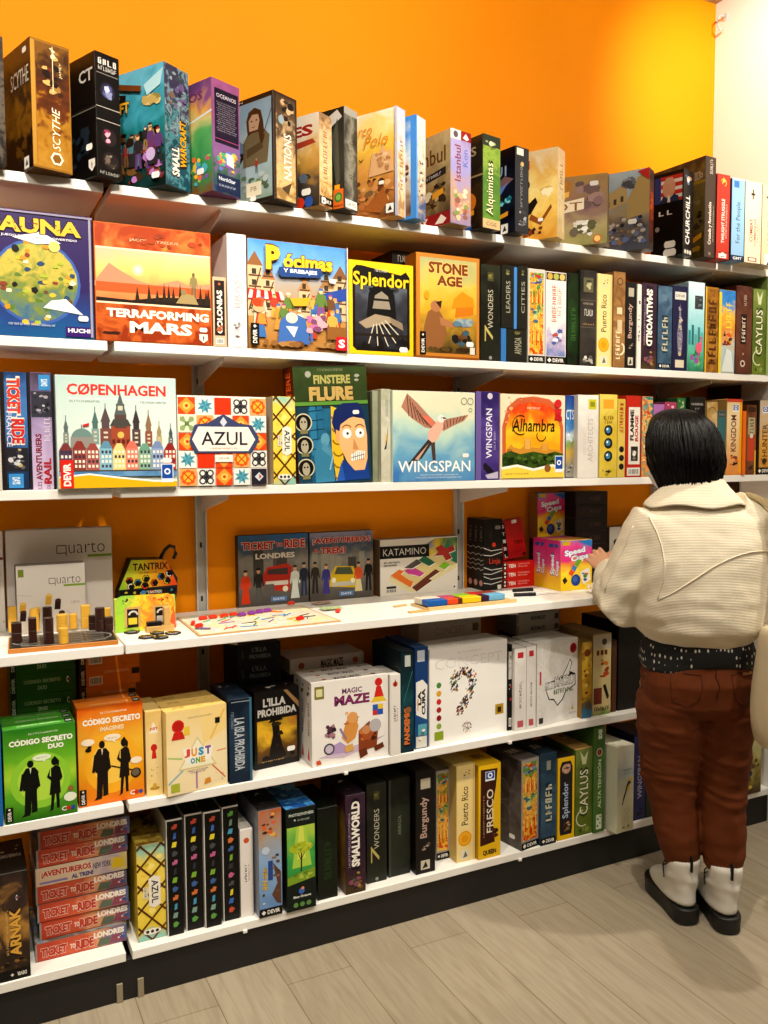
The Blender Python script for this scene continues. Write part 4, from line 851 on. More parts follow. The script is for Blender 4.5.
def s_(p):
    p.bg(A([(0, '#9ab0b4'), (.25, '#b8c8c4'), (.5, '#d98a34'), (.7, '#e8b848'), (.85, '#3f8ad0'), (1, '#2f74c0')], 10, .18)); p.t('~6', .6, .66, .34, .38, '#f0d440', 90, .02); p.blobs(.2, .3, .9, .52, 12, ['#8a2f1c', '#d9601f', '#4a2a1c', '#e0a040'], 4, .1, .2); p.r(0, 0, .16, .97, '#e6c93a'); p.pg([(.2, .02), (.95, .02), (.8, .26), (.5, .3)], '#d9e0dc')
S(2, 'blue and yellow box with an orange bird scene on its spine, second shelf', 718.8, 735.2, 290, .002, .22, '#b8923a', s_)
def s_(p):
    p.bg(A(['#5a3428', '#6b4030', '#4c2a20'], 10, .4)); p.r(.3, .34, .66, .68, '#2a1712'); p.t('~7', .48, .51, .22, .28, '#e6d8c4', 90, .03); p.t('~6', .55, .84, .18, .12, '#d0b8a4', 90); p.e(.46, .12, .15, '#d9c9b4', 'publisher_mark'); p.e(.46, .12, .09, '#4c2a20', 'publisher_mark'); p.pg([(.44, .22), (.52, .22), (.48, .25)], '#d9c9b4')
S(2, 'red brown box with white lettering in a dark plate, second shelf', 736, 752, 286, -.002, .22, '#5c362a', s_, left=lambda p: p.bg('#4a2a22'))
def caylus(p):
    p.bg(A([(0, '#6a7a2c'), (.5, '#55662a'), (1, '#7a8a44')], 10, .25)); p.to('CAYLUS', .5, .5, .5, .52, '#e6e4c4', '#33401a', 90, .01); p.arc(.45, .2, .38, 90, 300, .06, '#e0e0b8', 'title_lettering'); p.pg([(.4, .82), (.6, .82), (.75, .98), (.5, .9), (.25, .98)], '#c9d0a4'); p.blobs(.1, .02, .9, .1, 5, ['#4a5a20', '#8a9a4a'], 2, .1, .2)
S(2, 'olive green box with cream lettering on its spine, second shelf', 752.8, 766, 289, .006, .12, '#57662c', caylus)
S(2, 'pale green box edge at the far right end of the second shelf', 767, 777, 277, .0, .12, '#8aa05a', lambda p: (p.bg('#93a866'), p.t('~4', .5, .5, .3, .3, '#e9eedd', 90)))
# ------------------------------------------------------------------ third shelf
S(3, 'pale box edge at the far left end of the third shelf', -9, 1, 372, .0, .2, '#c9c4bc', lambda p: p.bg('#d0cac0'))
def ttr(p):
    p.bg(A([(0, '#1f2a3a'), (.3, '#2f4a78'), (.6, '#4a7ab8'), (.9, '#3f66a0'), (1, '#26406a')], 12, .12)); p.r(0, .0, .15, 1, '#2a2420'); p.to('TICKET', .5, .8, .5, .3, '#d8402c', '#f0e6da', -90, .05); p.t('TO', .5, .6, .22, .07, '#e0d4c4', -90, .02); p.to('RIDE', .62, .5, .5, .21, '#c9302c', '#f0e6da', -90, .05); p.t('FRANCE', .3, .52, .2, .3, '#d9d4e0', -90, .01)
    p.r(.1, .16, .98, .36, '#2c2a30'); p.blobs(.12, .16, .96, .36, 16, ['#5f6068', '#8f9098', '#b8a470', '#3f3f48', '#c9c9cc'], 3, .07, .16); p.r(.22, .02, .78, .14, '#3f8ac8', 'publisher_mark'); p.t('DAYS', .5, .08, .3, .06, '#e6eef6', -90, .03, 'publisher_mark')
S(3, 'blue box with red outlined lettering running down its spine, left end of the third shelf', 1.5, 28.3, 372, .012, .2, '#2f4468', ttr)
def avr(p):
    p.bg(A([(0, '#c9b4d0'), (.4, '#b8a4cc'), (.7, '#7a6a90'), (1, '#4a4050')], 10, .12)); p.r(0, 0, .1, 1, '#2a2428'); p.r(.9, 0, 1, 1, '#2a2428'); p.t('AVENTURIERS', .36, .28, .24, .4, '#7a2430', 90, .04); p.t('RAIL', .68, .16, .3, .22, '#a82c34', 90, .05); p.x('LES', .36, .04, .16, .06, '#4a3a4a', 90); p.x('DU', .7, .03, .14, .04, '#4a3a4a', 90); p.t('~6', .7, .52, .22, .2, '#e6dcea', 90, .01)
    p.r(.12, .62, .9, .84, '#3a3a44'); p.blobs(.14, .62, .88, .84, 16, ['#6a6a74', '#a8a4b0', '#2a2a30', '#c9c4cc'], 4, .07, .15); p.r(.42, .85, .86, .98, '#3f8ac8', 'publisher_mark'); p.t('DAYS', .64, .915, .25, .06, '#e6eef6', 90, .03, 'publisher_mark')
S(3, 'lilac box with dark red lettering, third shelf, left of the row of painted houses', 29, 55.2, 372.5, .012, .2, '#6a5a78', avr)
def c_(p):
    p.bg(A([(0, '#cfe0da'), (.5, '#d4e2da'), (1, '#b8d2cc')], 5, .06)); p.t('CØPENHAGEN', .5, .88, .82, .1, '#d8392f', 0, .03); p.r(.1, .795, .93, .8, '#f4f6f2'); p.x('ASGER GRANERUD', .23, .775, .24, .018, '#4a4a44'); p.x('DANIEL PEDERSEN', .8, .775, .22, .018, '#4a4a44')
    G_, RD, BR = '#6f8a86', '#8f4a3a', '#5a4640'
    p.r(.44, .32, .6, .56, '#9c4a34'); p.r(.47, .54, .57, .66, BR); p.r(.485, .66, .555, .76, '#4f5a5a'); p.pg([(.47, .66), (.57, .66), (.53, .82), (.52, .86), (.51, .82)], '#58605e'); p.e(.52, .48, .028, '#d9b45a'); p.pg([(.43, .56), (.61, .56), (.58, .62), (.46, .62)], '#4a4844'); p.r(.5, .7, .54, .74, '#c9c4b0')
    for u in (.46, .5, .54, .58): p.r(u-.012, .4, u+.012, .44, '#5f2a20')
    for u, b, h, w, c, c2 in ((.075, .4, .62, .022, '#7f8c88', '#5c6a68'), (.31, .4, .7, .03, '#7f9a94', '#4f6e6a'), (.395, .38, .73, .045, '#7a4a44', '#5a4a4c'), (.65, .38, .72, .035, '#584644', '#3f3638'), (.755, .38, .68, .03, '#8a5340', '#8a6a50'), (.845, .38, .58, .024, '#b8a478', '#9a8a60'), (.945, .38, .56, .02, '#5f6a6c', '#4a5456')):
        p.r(u-w, b, u+w, b+(h-b)*.45, c); p.r(u-w*.7, b+(h-b)*.45, u+w*.7, b+(h-b)*.62, c2); p.pg([(u-w*.9, b+(h-b)*.62), (u+w*.9, b+(h-b)*.62), (u, h)], c2)
        for k in range(3): p.r(u-w*.4, b+(h-b)*(.08+k*.12), u+w*.4, b+(h-b)*(.13+k*.12), '#d0c8b0')
        p.ln([(u, h-.01), (u, h+.03)], .006, c2)
    p.el(.2, .45, .085, .085, '#6f8a86', a0=0, a1=180); p.r(.11, .36, .29, .46, '#8f8a84'); p.ln([(.2, .53), (.2, .57)], .01, '#6f8a86'); p.pg([(.21, .57), (.26, .585), (.26, .56), (.21, .55)], '#c9302c')
    for i, (c, c2) in enumerate((('#54405a', '#7a3a3a'), ('#8a3f3a', '#8a3a34'), ('#a85a54', '#9a4a44'), ('#84b4c8', '#5f90a8'), ('#e0cf84', '#e0cf84'), ('#e0806a', '#d9705c'), ('#84ac94', '#6a9a82'), ('#8a9ec4', '#7488b0'), ('#b03a34', '#8f2a28'))):
        u0, u1 = .015+i*.108, .015+(i+1)*.108; a = .36 if i % 2 else .34
        p.r(u0, .16, u1-.003, a, c); p.pg([(u0, a), (u1-.003, a), ((u0+u1)/2+.02, a+.065), ((u0+u1)/2-.02, a+.065)], c2)
        for k in range(4):
            for j in range(3): p.r(u0+.015+j*.031, .19+k*.042, u0+.033+j*.031, .215+k*.042, '#efe6d2' if (i+k) % 3 else '#3f3a44')
    p.r(.01, .11, .99, .165, A(['#4a7aa8', '#6f9cc4', '#3a6694'], 12, .4)); p.r(.01, .155, .99, .168, '#4f4438'); p.pg([(.01, .01), (.99, .01), (.99, .06), (.8, .055), (.5, .09), (.25, .125), (.01, .1)], '#eeb01c'); p.pg([(.01, .1), (.25, .125), (.5, .09), (.8, .055), (.99, .06), (.99, .075), (.8, .07), (.5, .105), (.25, .14), (.01, .115)], '#f4f2ea')
    p.r(.02, .01, .125, .26, '#d62c22', 'publisher_mark'); p.t('DEVIR', .073, .13, .06, .2, '#f6efe8', 90, .04, 'publisher_mark'); p.mark('queen', .905, .135, .105, .17); p.seal(.905, .25, .08)
S(3, 'large square box with painted gabled houses and spires on its cover, third shelf', 56.5, 177, 374.5, -.012, .07, '#c2d2cc', c_)
def tile(p, u0, v0, u1, v1, k):
    cu, cv, r, q = (u0+u1)/2, (v0+v1)/2, (u1-u0)/2, (v1-v0)/2
    if k == 0:
        p.r(u0, v0, u1, v1, '#d9481f'); p.pg([(cu, v0), (u1, cv), (cu, v1), (u0, cv)], '#e8943a'); p.el(cu, cv, r*.45, q*.45, '#f0c25a', n=8); p.el(cu, cv, r*.2, q*.2, '#c9401c', n=8)
    elif k == 1:
        p.r(u0, v0, u1, v1, '#e0e4dc')
        for i in range(8):
            a = rad(i*45+22.5); b = rad(i*45); c = rad(i*45+45)
            p.pg([(cu, cv), (cu+r*.5*math.cos(b), cv+q*.5*math.sin(b)), (cu+r*.95*math.cos(a), cv+q*.95*math.sin(a)), (cu+r*.5*math.cos(c), cv+q*.5*math.sin(c))], '#5aa0b0' if i % 2 else '#3f8298')
    elif k == 2: p.r(u0, v0, u1, v1, '#e0391a')
    elif k == 3:
        p.r(u0, v0, u1, v1, '#e9e4da')
        for a, b in ((-.45, -.45), (.45, -.45), (-.45, .45), (.45, .45)): p.arc(cu+a*r, cv+b*q, r*.35, 0, 360, r*.18, '#2c2a30', n=10)
        p.el(cu, cv, r*.25, q*.25, '#2c2a30', n=8); p.ln([(cu, v0+q*.2), (cu, v1-q*.2)], r*.12, '#2c2a30'); p.ln([(u0+r*.2, cv), (u1-r*.2, cv)], r*.12, '#2c2a30')
    elif k == 4:
        p.r(u0, v0, u1, v1, '#e0a060')
        for i in range(8):
            a = rad(i*45); p.el(cu+r*.6*math.cos(a), cv+q*.6*math.sin(a), r*.32, q*.32, '#dc5a20', n=8)
        p.el(cu, cv, r*.6, q*.6, '#eeb03a', n=10); p.ln([(u0+r*.5, v0+q*.5), (u1-r*.5, v1-q*.5)], r*.14, '#c9481c'); p.ln([(u0+r*.5, v1-q*.5), (u1-r*.5, v0+q*.5)], r*.14, '#c9481c')
    else:
        p.r(u0, v0, u1, v1, '#dcdcc0')
        for i in range(4):
            a = rad(i*90+45); p.pg([(cu, cv), (cu+r*.9*math.cos(a-.4), cv+q*.9*math.sin(a-.4)), (cu+r*1.1*math.cos(a), cv+q*1.1*math.sin(a)), (cu+r*.9*math.cos(a+.4), cv+q*.9*math.sin(a+.4))], '#8aa06a')
        p.r(cu-r*.25, cv-q*.25, cu+r*.25, cv+q*.25, '#5f7a4a')
def c_(p):
    p.bg('#e9e0d4'); K = [[0, 1, 2, 3, 4], [5, 4, 3, 0, 1], [0, 3, 0, 3, 0], [1, 2, 0, 4, 3], [4, 3, 0, 1, 3]]
    for j, row in enumerate(K):
        for i, k in enumerate(row): tile(p, .008+i*.2, .99-(j+1)*.196, .196+i*.2, .982-j*.196, k)
    p.pg([(.12, .5), (.18, .68), (.32, .7), (.5, .8), (.68, .7), (.82, .68), (.9, .55), (.9, .5), (.82, .37), (.18, .37)], '#3f4668'); p.pg([(.15, .52), (.22, .66), (.78, .66), (.86, .52), (.78, .39), (.22, .39)], '#efe6da'); p.arc(.5, .64, .14, 10, 170, .03, '#3f4668', k=.12); p.pg([(.5, .66), (.54, .71), (.5, .77), (.46, .71)], '#c9ccd8')
    p.t('AZUL', .51, .53, .52, .15, '#2a2434', 0, .01); p.x('MICHAEL KIESLING', .5, .42, .3, .02, '#a84a34'); p.r(.4, .27, .6, .35, '#efe6da'); p.x('DEVIR', .5, .31, .12, .02, '#5a4a44'); p.r(.81, .01, .99, .19, '#2c2a34', 'publisher_mark'); p.pg([(.9, .05), (.95, .1), (.9, .15), (.85, .1)], '#c9d0d8', 'publisher_mark'); p.pg([(.9, .07), (.93, .1), (.9, .13)], '#c0402c', 'publisher_mark')
S(3, 'square box covered in red, blue and black patterned tiles, third shelf', 177.5, 266.5, 395, .0, .07, '#cfc6ba', c_)
def lattice(p):
    p.bg(A([(0, '#8cc0b0'), (.15, '#e0c43a'), (.5, '#f0d45a'), (.8, '#e6cc50'), (1, '#9cc4a8')], 7, .2)); p.blobs(.05, .05, .95, .95, 14, ['#f4de7a', '#d9b82c', '#c9b83a', '#f0c84a'], 6, .1, .2)
    for i in range(6):
        v = -.15+i*.22; p.ln([(0, v), (1, v+.3)], .07, '#5a3414'); p.ln([(0, v+.3), (1, v)], .07, '#5a3414')
    p.pg([(.4, .36), (.6, .33), (.82, .36), (.82, .64), (.6, .67), (.4, .64)], '#e9e2d2'); p.t('AZUL', .62, .5, .24, .24, '#2f2a30', -90, .02); p.pg([(.2, .44), (.36, .44), (.36, .56), (.2, .56)], '#e0d6bc'); p.x('DEVIR', .28, .5, .08, .1, '#5a4a3a', -90); p.el(.5, .09, .32, .032, '#e9e6da', 'publisher_mark'); [p.e(.33+i*.17, .09, .06, '#3a3834', 'publisher_mark') for i in range(3)]
S(3, 'yellow box with a brown diamond lattice, third shelf, right of the patterned tiles', 273, 295.5, 396.5, .0, .2, '#d9b93a', lattice, left=lambda p: p.bg('#b8a890'))
def c_(p):
    p.bg('#20241c'); p.r(.0, .0, 1, .66, '#1d3a4a'); p.r(.0, .7, 1, .99, A(['#1c2418', '#2e3a22', '#3a4a26'], 8, .3)); p.t('FINSTERE', .52, .885, .5, .075, '#a8a05c', 0, .04); p.to('FLURE', .5, .765, .6, .12, '#b89a5a', '#14180f', 0, .06); p.x('Friedemann Friese', .5, .965, .34, .022, '#8a8a6a'); p.e(.2, .93, .04, '#9a9a8a'); p.blobs(.8, .86, .92, .95, 4, ['#9a9a8a'], 3, .02, .04); p.r(0, .67, 1, .7, '#5a8a3a')  # dark title band; its tone also takes in the upper shelf's shade
    p.r(.17, .02, .5, .64, A(['#143048', '#2a6484', '#1c4660'], 10, .3)); p.r(.19, .25, .27, .66, '#2f7498'); p.r(.29, .3, .36, .66, '#276488')
    for k in range(5): p.ln([(.18, .3+k*.08), (.37, .31+k*.08)], .012, '#143048')
    p.pg([(.22, .02), (.48, .02), (.46, .3), (.4, .4), (.28, .38), (.22, .24)], '#3a7a9a'); p.el(.38, .38, .06, .055, '#5a94ac'); p.pg([(.32, .3), (.46, .22), (.48, .26), (.36, .36)], '#4f8aa4'); p.ln([(.42, .12), (.5, .3)], .02, '#8ab4c4')
    for k in range(3):
        p.e(.1, .15+k*.19, .115, '#c9c0a0'); p.e(.1, .15+k*.19, .1, '#1a1815'); p.el(.1, .14+k*.19, .05, .055, '#a8a088'); p.e(.08, .155+k*.19, .012, '#1a1815'); p.e(.12, .155+k*.19, .012, '#1a1815'); p.r(.05, .055+k*.19, .15, .085+k*.19, '#7a744c')
    p.pg([(.5, .02), (.64, .02), (.6, .3), (.62, .62), (.48, .66), (.46, .3)], '#e0b42c')
    for k in range(6): p.arc(.55, .08+k*.1, .07, 190, 350, .02, '#8a6414')
    p.pg([(.52, .02), (.97, .02), (.95, .18), (.78, .1), (.6, .2)], '#1f3f86'); p.pg([(.54, .4), (.58, .3), (.66, .18), (.76, .1), (.9, .1), (.95, .2), (.96, .4), (.93, .54), (.78, .56), (.6, .54)], '#e6b078'); p.pg([(.48, .52), (.52, .62), (.64, .68), (.86, .68), (.92, .62), (.93, .53), (.84, .57), (.72, .55), (.6, .5), (.56, .4), (.52, .42)], '#1c2a5c')
    p.pg([(.52, .36), (.57, .36), (.58, .44), (.53, .46)], '#dca068')
    for u in (.68, .86): p.e(u, .42, .062, '#f4f2ec'); p.e(u+.008, .42, .018, '#1a1815'); p.arc(u, .445, .07, 30, 150, .014, '#7a4a24')
    p.pg([(.77, .38), (.83, .28), (.75, .28)], '#c98a54'); p.pg([(.72, .18), (.9, .2), (.92, .26), (.82, .27), (.72, .24)], '#f2eee4'); p.ln([(.72, .21), (.91, .235)], .008, '#3a2a20')
    for k in range(6): p.ln([(.75+k*.028, .185), (.75+k*.028, .26)], .006, '#3a2a20')
    p.pg([(.5, .02), (.62, .02), (.58, .18)], '#2a56a8'); p.seal(.82, .6, .09)
S(3, 'tall dark topped box with a wide-eyed cartoon face on its cover, third shelf', 299, 372, 364, .02, .08, '#1c1f18', c_, left=lambda p: (p.bg('#5a1f12'), p.t('FINSTERE', .5, .75, .5, .4, '#d9602c', 90, .02)), tilt=(0, rad(-3.2)))
def wspine(p):
    p.bg(A(['#b8b4a0', '#d0ccb8', '#a8a890'], 10, .3)); p.t('WINGSPAN', .6, .8, .3, .2, '#5a6a6a', 0, .0); p.pg([(.3, .35), (.5, .42), (.75, .62), (.68, .5), (.55, .36)], '#2a2a26'); p.pg([(.4, .4), (.6, .46), (.66, .54), (.5, .5)], '#d9b02c'); p.mark('dots', .5, .08, .5)
S(3, 'narrow grey green box, third shelf, second box to the left of the flying bird cover', 372.5, 380.5, 391, .03, .14, '#86886f', lambda p: p.bg(A(['#7a8068', '#979a80'], 8, .4)))
S(3, 'narrow pale olive box with a small yellow bird, third shelf, touching the flying bird cover', 381, 392, 389, .012, .2, '#a8a78f', wspine)
def bird(p):
    p.bg(A([(0, '#3f78b8'), (.3, '#6aa4c4'), (.6, '#b8d4c4'), (.85, '#dcdcbc'), (1, '#e0dcc0')], 5, .2)); W, K, PK = '#b07a64', '#3a322e', '#e6b09a'
    p.pg([(.17, .97), (.1, .82), (.22, .7), (.38, .6), (.5, .58), (.53, .64), (.42, .74), (.3, .86)], W); p.pg([(.3, .74), (.45, .62), (.52, .62), (.44, .72)], '#d8735a')
    for k in range(7): p.ln([(.17+k*.03, .95-k*.04), (.19+k*.045, .72-k*.02)], .009, K)
    p.pg([(.55, .66), (.66, .7), (.92, .75), (.86, .68), (.72, .62), (.6, .56)], W)
    for k in range(7): p.ln([(.6+k*.045, .68+k*.01), (.62+k*.035, .59+k*.015)], .009, K)
    p.pg([(.42, .56), (.5, .64), (.56, .7), (.61, .68), (.6, .6), (.54, .48), (.47, .42), (.42, .44)], PK); p.e(.575, .7, .042, '#ece4de'); p.pg([(.6, .72), (.65, .705), (.6, .695)], K); p.e(.585, .71, .007, K)
    p.pg([(.42, .47), (.47, .43), (.34, .26), (.16, .18)], K); p.pg([(.45, .43), (.5, .44), (.51, .24), (.48, .18)], '#4a3c36'); p.pg([(.45, .46), (.43, .43), (.26, .25), (.3, .24)], '#c9a08c')
    p.t('WINGSPAN', .5, .17, .88, .125, '#f2f4f4', 0, .012); p.x('ELIZABETH HARGRAVE   NATALIA ROJAS', .55, .075, .46, .016, '#dce6ee'); p.x('un juego de mesa para amantes de las aves', .55, .045, .56, .018, '#dce6ee'); p.arc(.86, .9, .035, 0, 360, .006, '#6a6a60', 'award_emblem'); p.arc(.94, .9, .035, 0, 360, .006, '#6a6a60', 'award_emblem'); p.arc(.94, .8, .02, 0, 360, .006, '#6a6a60', 'award_emblem'); p.seal(.88, .29, .08)
S(3, 'pale blue watercolour box with a long-tailed bird in flight on its cover, third shelf', 392.5, 475, 390, .0, .08, '#b4c4b8', bird)
def s_(p):
    p.bg(A(['#3f2f72', '#54428c', '#33265e'], 8, .35)); p.r(0, 0, .22, 1, '#6a5a98'); p.t('WINGSPAN', .56, .53, .26, .56, '#e6e2ee', 90, .01); p.e(.6, .95, .11, '#c9c4d4', 'publisher_mark'); p.pg([(.3, .14), (.5, .18), (.78, .1), (.9, .02), (.6, .05)], '#1f1a26'); p.e(.4, .17, .09, '#1f1a26'); p.pg([(.4, .06), (.95, .1), (.95, .02), (.5, .02)], '#b8b0c8'); p.x('~6', .8, .45, .08, .2, '#b8b0c8', 90)
S(3, 'violet box with white capitals reading upward, third shelf, right of the flying bird cover', 475.6, 499.3, 391.6, .002, .2, '#3c2f66', s_)
def c_(p):
    p.bg('#e6d8b8'); p.pg([(.03, .2), (.97, .2), (.97, .62), (.9, .84), (.75, .95), (.5, .98), (.25, .95), (.1, .84), (.03, .62)], '#c9603a'); p.blobs(.03, .6, .97, .98, 30, ['#b84a2c', '#d98a5c', '#e0a878', '#a8402a'], 4, .02, .04)
    p.pg([(.08, .2), (.92, .2), (.92, .6), (.85, .8), (.72, .89), (.5, .92), (.28, .89), (.15, .8), (.08, .6)], A([(0, '#e8b020'), (.35, '#f0a020'), (.55, '#f4c42c'), (.7, '#ea7a1c'), (.85, '#d8401c'), (1, '#e8662c')], 8, .16))
    p.pg([(.06, .3), (.16, .42), (.2, .38), (.3, .36), (.36, .4), (.36, .46), (.46, .46), (.46, .38), (.6, .37), (.64, .42), (.72, .42), (.74, .36), (.94, .34), (.94, .24), (.06, .24)], '#c98a34'); p.r(.37, .36, .45, .48, '#dca850'); p.r(.64, .34, .72, .43, '#d89a40'); p.r(.1, .3, .18, .36, '#a86a2a')
    p.pg([(.03, .14), (.97, .12), (.97, .3), (.84, .33), (.7, .3), (.5, .33), (.3, .3), (.15, .34), (.03, .3)], A(['#1f3012', '#3f5a20', '#26381a', '#6a7a2c'], 16, .5)); p.blobs(.04, .14, .96, .32, 22, ['#2f4418', '#4f6a28', '#1a2810'], 3, .03, .07)
    p.pg([(.02, .02), (.98, .02), (.98, .1), (.8, .15), (.5, .1), (.25, .15), (.02, .12)], '#f2cf4a'); p.pg([(.02, .12), (.25, .15), (.5, .1), (.8, .15), (.98, .1), (.98, .13), (.8, .18), (.5, .13), (.25, .18), (.02, .15)], '#f4f0e4'); p.x('CONSTRUYE TU PALACIO', .25, .07, .36, .02, '#8a3a1c')
    p.t('Alhambra', .5, .64, .66, .15, '#241510', 0, .01, shear=.15); p.arc(.3, .64, .12, 60, 300, .012, '#241510', 'title_lettering'); p.arc(.62, .52, .07, 150, 350, .012, '#241510', 'title_lettering'); p.x('Dirk Henn', .5, .84, .2, .025, '#f4e6c0'); p.e(.88, .9, .055, '#c92a2c', 'award_emblem'); p.pg([(.84, .74), (.92, .74), (.94, .84), (.82, .84)], '#c92a2c', 'award_emblem'); p.pg([(.82, .7), (.95, .7), (.92, .78), (.84, .78)], '#b8202a', 'award_emblem')
    p.mark('queen', .9, .18, .13, .2); p.e(.72, .13, .05, '#8a5a2c')
S(3, 'box with an orange arch over a hilltop castle on its cover, third shelf', 500, 565, 393.5, .0, .08, '#d9b894', c_)
def c_(p):
    p.bg(A([(0, '#5a5a4a'), (.15, '#8a8a7a'), (.3, '#c9a24a'), (.4, '#7a9a5a'), (.5, '#cfdce6'), (.62, '#4a86c4'), (1, '#1f3a8c')], 7, .08)); p.t('CTS', .5, .77, .95, .12, '#d9e2ee', 0, .01); p.r(0, .02, 1, .14, '#8f8c84'); p.blobs(0, .02, 1, .2, 8, ['#5f5c54', '#b8b4aa', '#3f3c36'], 3, .1, .2); p.blobs(0, .42, 1, .56, 5, ['#e6eef2', '#d0dce6'], 5, .15, .3)
S(3, 'narrow strip of a cover with blue sky over a yellow field, third shelf', 565.6, 577, 395.5, .02, .06, '#2f4a8c', c_)
def s_(p):
    p.bg(A(['#e2ddd4', '#d6d0c8', '#ebe7e0'], 8, .35)); p.t('ARCHITECTS', .6, .46, .24, .52, '#b5b0a8', 90, .01); p.x('7 WONDERS', .34, .42, .14, .28, '#c4bfb6', 90); p.r(.5, .83, .88, .95, '#c9c42c', 'award_emblem'); p.r(.58, .86, .8, .92, '#8a8a2c', 'award_emblem'); p.r(.96, 0, 1, 1, '#b8b2a8')
S(3, 'thick white box with faint grey capitals and a lime badge on its spine, third shelf', 577.6, 598.6, 395, .0, .2, '#cfc9c0', s_)
def s_(p):
    p.bg(A(['#d8c04a', '#c9ac34', '#e0cc60'], 9, .3)); p.r(.2, .83, .8, .94, '#e0a030'); p.t('~5', .5, .72, .55, .05, '#8a6a1c', 0, .04); p.t('~4', .5, .67, .4, .04, '#8a6a1c', 0, .04)
    for k in range(3): p.e(.5, .57-k*.155, .24, '#14161a'); p.e(.48, .575-k*.155, .14, '#3f7aa0'); p.e(.44, .585-k*.155, .05, '#e6ecf0')
    p.blobs(.1, .02, .9, .12, 5, ['#3a3420', '#a8902c'], 3, .07, .13)
S(3, 'mustard box with three round black eyes on its spine, third shelf', 599.4, 617, 394.4, .0, .2, '#c4aa3c', s_)
def s_(p):
    p.bg(A(['#d9c060', '#c8aa44'], 9, .3)); p.t('~8', .5, .72, .5, .3, '#a83a2c', -90, .04); [p.e(.55, .36-k*.11, .33, '#1a1c20') or p.e(.52, .365-k*.11, .16, '#d9d4c8') for k in range(3)]; p.blobs(.1, .86, .9, .98, 3, ['#2a2620', '#a8402c'], 3, .15, .3)
S(3, 'narrow mustard box with red lettering above three black discs, third shelf', 617.4, 625, 399, .0, .2, '#bda443', s_)
def s_(p):
    p.bg('#b5281c'); p.r(.18, .16, .92, .86, '#ded8cc'); p.t('FLAMME', .4, .64, .24, .38, '#1f1a18', 90, .05); p.t('ROUGE', .7, .6, .22, .32, '#b5281c', 90, .05); p.r(.34, .2, .8, .38, '#2a2826'); p.blobs(.36, .21, .78, .37, 6, ['#d9d4c8', '#7a7670'], 3, .08, .15); p.r(.1, .02, .96, .12, '#d9d2c4', 'barcode'); p.bars(.53, .07, .8, .08); p.r(.94, .0, 1, 1, '#7a1a12')
S(3, 'red box with black and red lettering on a white strip, third shelf', 625.6, 641, 395.7, .0, .2, '#a3261c', s_)
S(3, 'orange and teal box with a crowded cartoon spine, third shelf, beside the red box', 641.6, 652.4, 396.5, .0, .2, '#c9783a', lambda p: (p.bg(A(['#d98a3a', '#3f9a8c', '#c9502c', '#e6b860', '#2f7a74'], 16, .8, vor=.5)), p.blobs(.05, .05, .95, .95, 18, ['#e0a860', '#c9401c', '#2f8a84', '#3a2a20', '#f0d49a'], 4, .12, .25)))
S(3, 'box with a dark lower half and purple top, third shelf, behind the dark hair', 652.8, 664, 404, .01, .2, '#3a2c44', lambda p: (p.bg(A([(0, '#1a181c'), (.4, '#2a2630'), (.6, '#7a4a86'), (1, '#a86aa8')], 9, .1)), p.blobs(.1, .3, .9, .6, 5, ['#d9d4d0', '#b03a3a'], 4, .1, .2)))
S(3, 'magenta topped box, third shelf, hidden below by the dark hair', 664.5, 676, 402, .02, .2, '#8a3a5a', lambda p: (p.bg('#a03a5c'), p.blobs(.1, .8, .9, .98, 5, ['#e0b8c4', '#5a2a4a'], 4, .1, .2)))
S(3, 'dark green box standing behind the head of dark hair, third shelf', 676.5, 688.5, 398, .03, .2, '#2f5a34', lambda p: (p.bg('#34683a'), p.blobs(.1, .85, .9, .98, 5, ['#a8b88a', '#1f3a24'], 4, .1, .2)))
S(3, 'black box with small grey capitals at its top, third shelf, above the dark hair', 689.3, 706, 397, .01, .2, '#171514', lambda p: (p.bg('#1c1a19'), p.t('~8', .5, .91, .8, .03, '#a8a49c', 0, .03), p.t('~2', .5, .85, .3, .025, '#8f8b84', 0, .02)))
S(3, 'tan box with an arched top band, third shelf, right of the black box', 706.5, 717, 402, .0, .2, '#b89a64', lambda p: (p.bg(A(['#c4a470', '#d8bc8a', '#a8864c'], 10, .4)), p.arc(.5, .86, .35, 0, 180, .06, '#5a3f1c')))
S(3, 'teal box lower than its neighbours, third shelf, right of the dark hair', 717.5, 726, 410.6, .006, .2, '#2f5a60', lambda p: (p.bg('#38686c'), p.r(.05, .9, .95, .99, '#4a4a4a'), p.t('~5', .5, .94, .7, .03, '#9aa8a8', 0, .02)))
def s_(p):
    p.bg(A([(0, '#d9822c'), (.3, '#e2b078'), (.7, '#ead4a8'), (1, '#e0c48c')], 9, .12)); p.r(.84, .03, 1, .97, '#e8a41c'); p.t('KINGDOM', .45, .55, .36, .48, '#6a3a1c', 90, .02); p.mark('queen', .58, .88, .38, .09); p.blobs(.2, .1, .85, .28, 10, ['#2a1c16', '#7a4424', '#d9601f', '#c9a070'], 4, .1, .18); p.r(0, .96, 1, 1, '#c0402c')
S(3, 'cream and orange box with brown capitals and a blue square mark, third shelf', 726.4, 742, 399, .0, .2, '#d9a860', s_)
S(3, 'thin orange box wedged right of the cream and orange box, third shelf', 742.4, 746, 411, -.004, .2, '#d9621c', lambda p: p.bg('#e06a20'))
def s_(p):
    p.bg(A(['#6a3f26', '#8f5530', '#5a3420'], 10, .3)); p.r(.1, .9, .9, .97, '#3a2418'); p.r(.15, .58, .85, .82, '#b0a884'); p.t('~5', .5, .7, .4, .2, '#4a4434', 90, .02); p.r(.15, .2, .8, .54, '#c0442c'); p.e(.5, .56, .18, '#d9d4c4'); p.r(.86, 0, 1, .35, '#e0b43a'); p.blobs(.2, .05, .8, .15, 4, ['#d0c8b4', '#3a2a20'], 2, .1, .2)
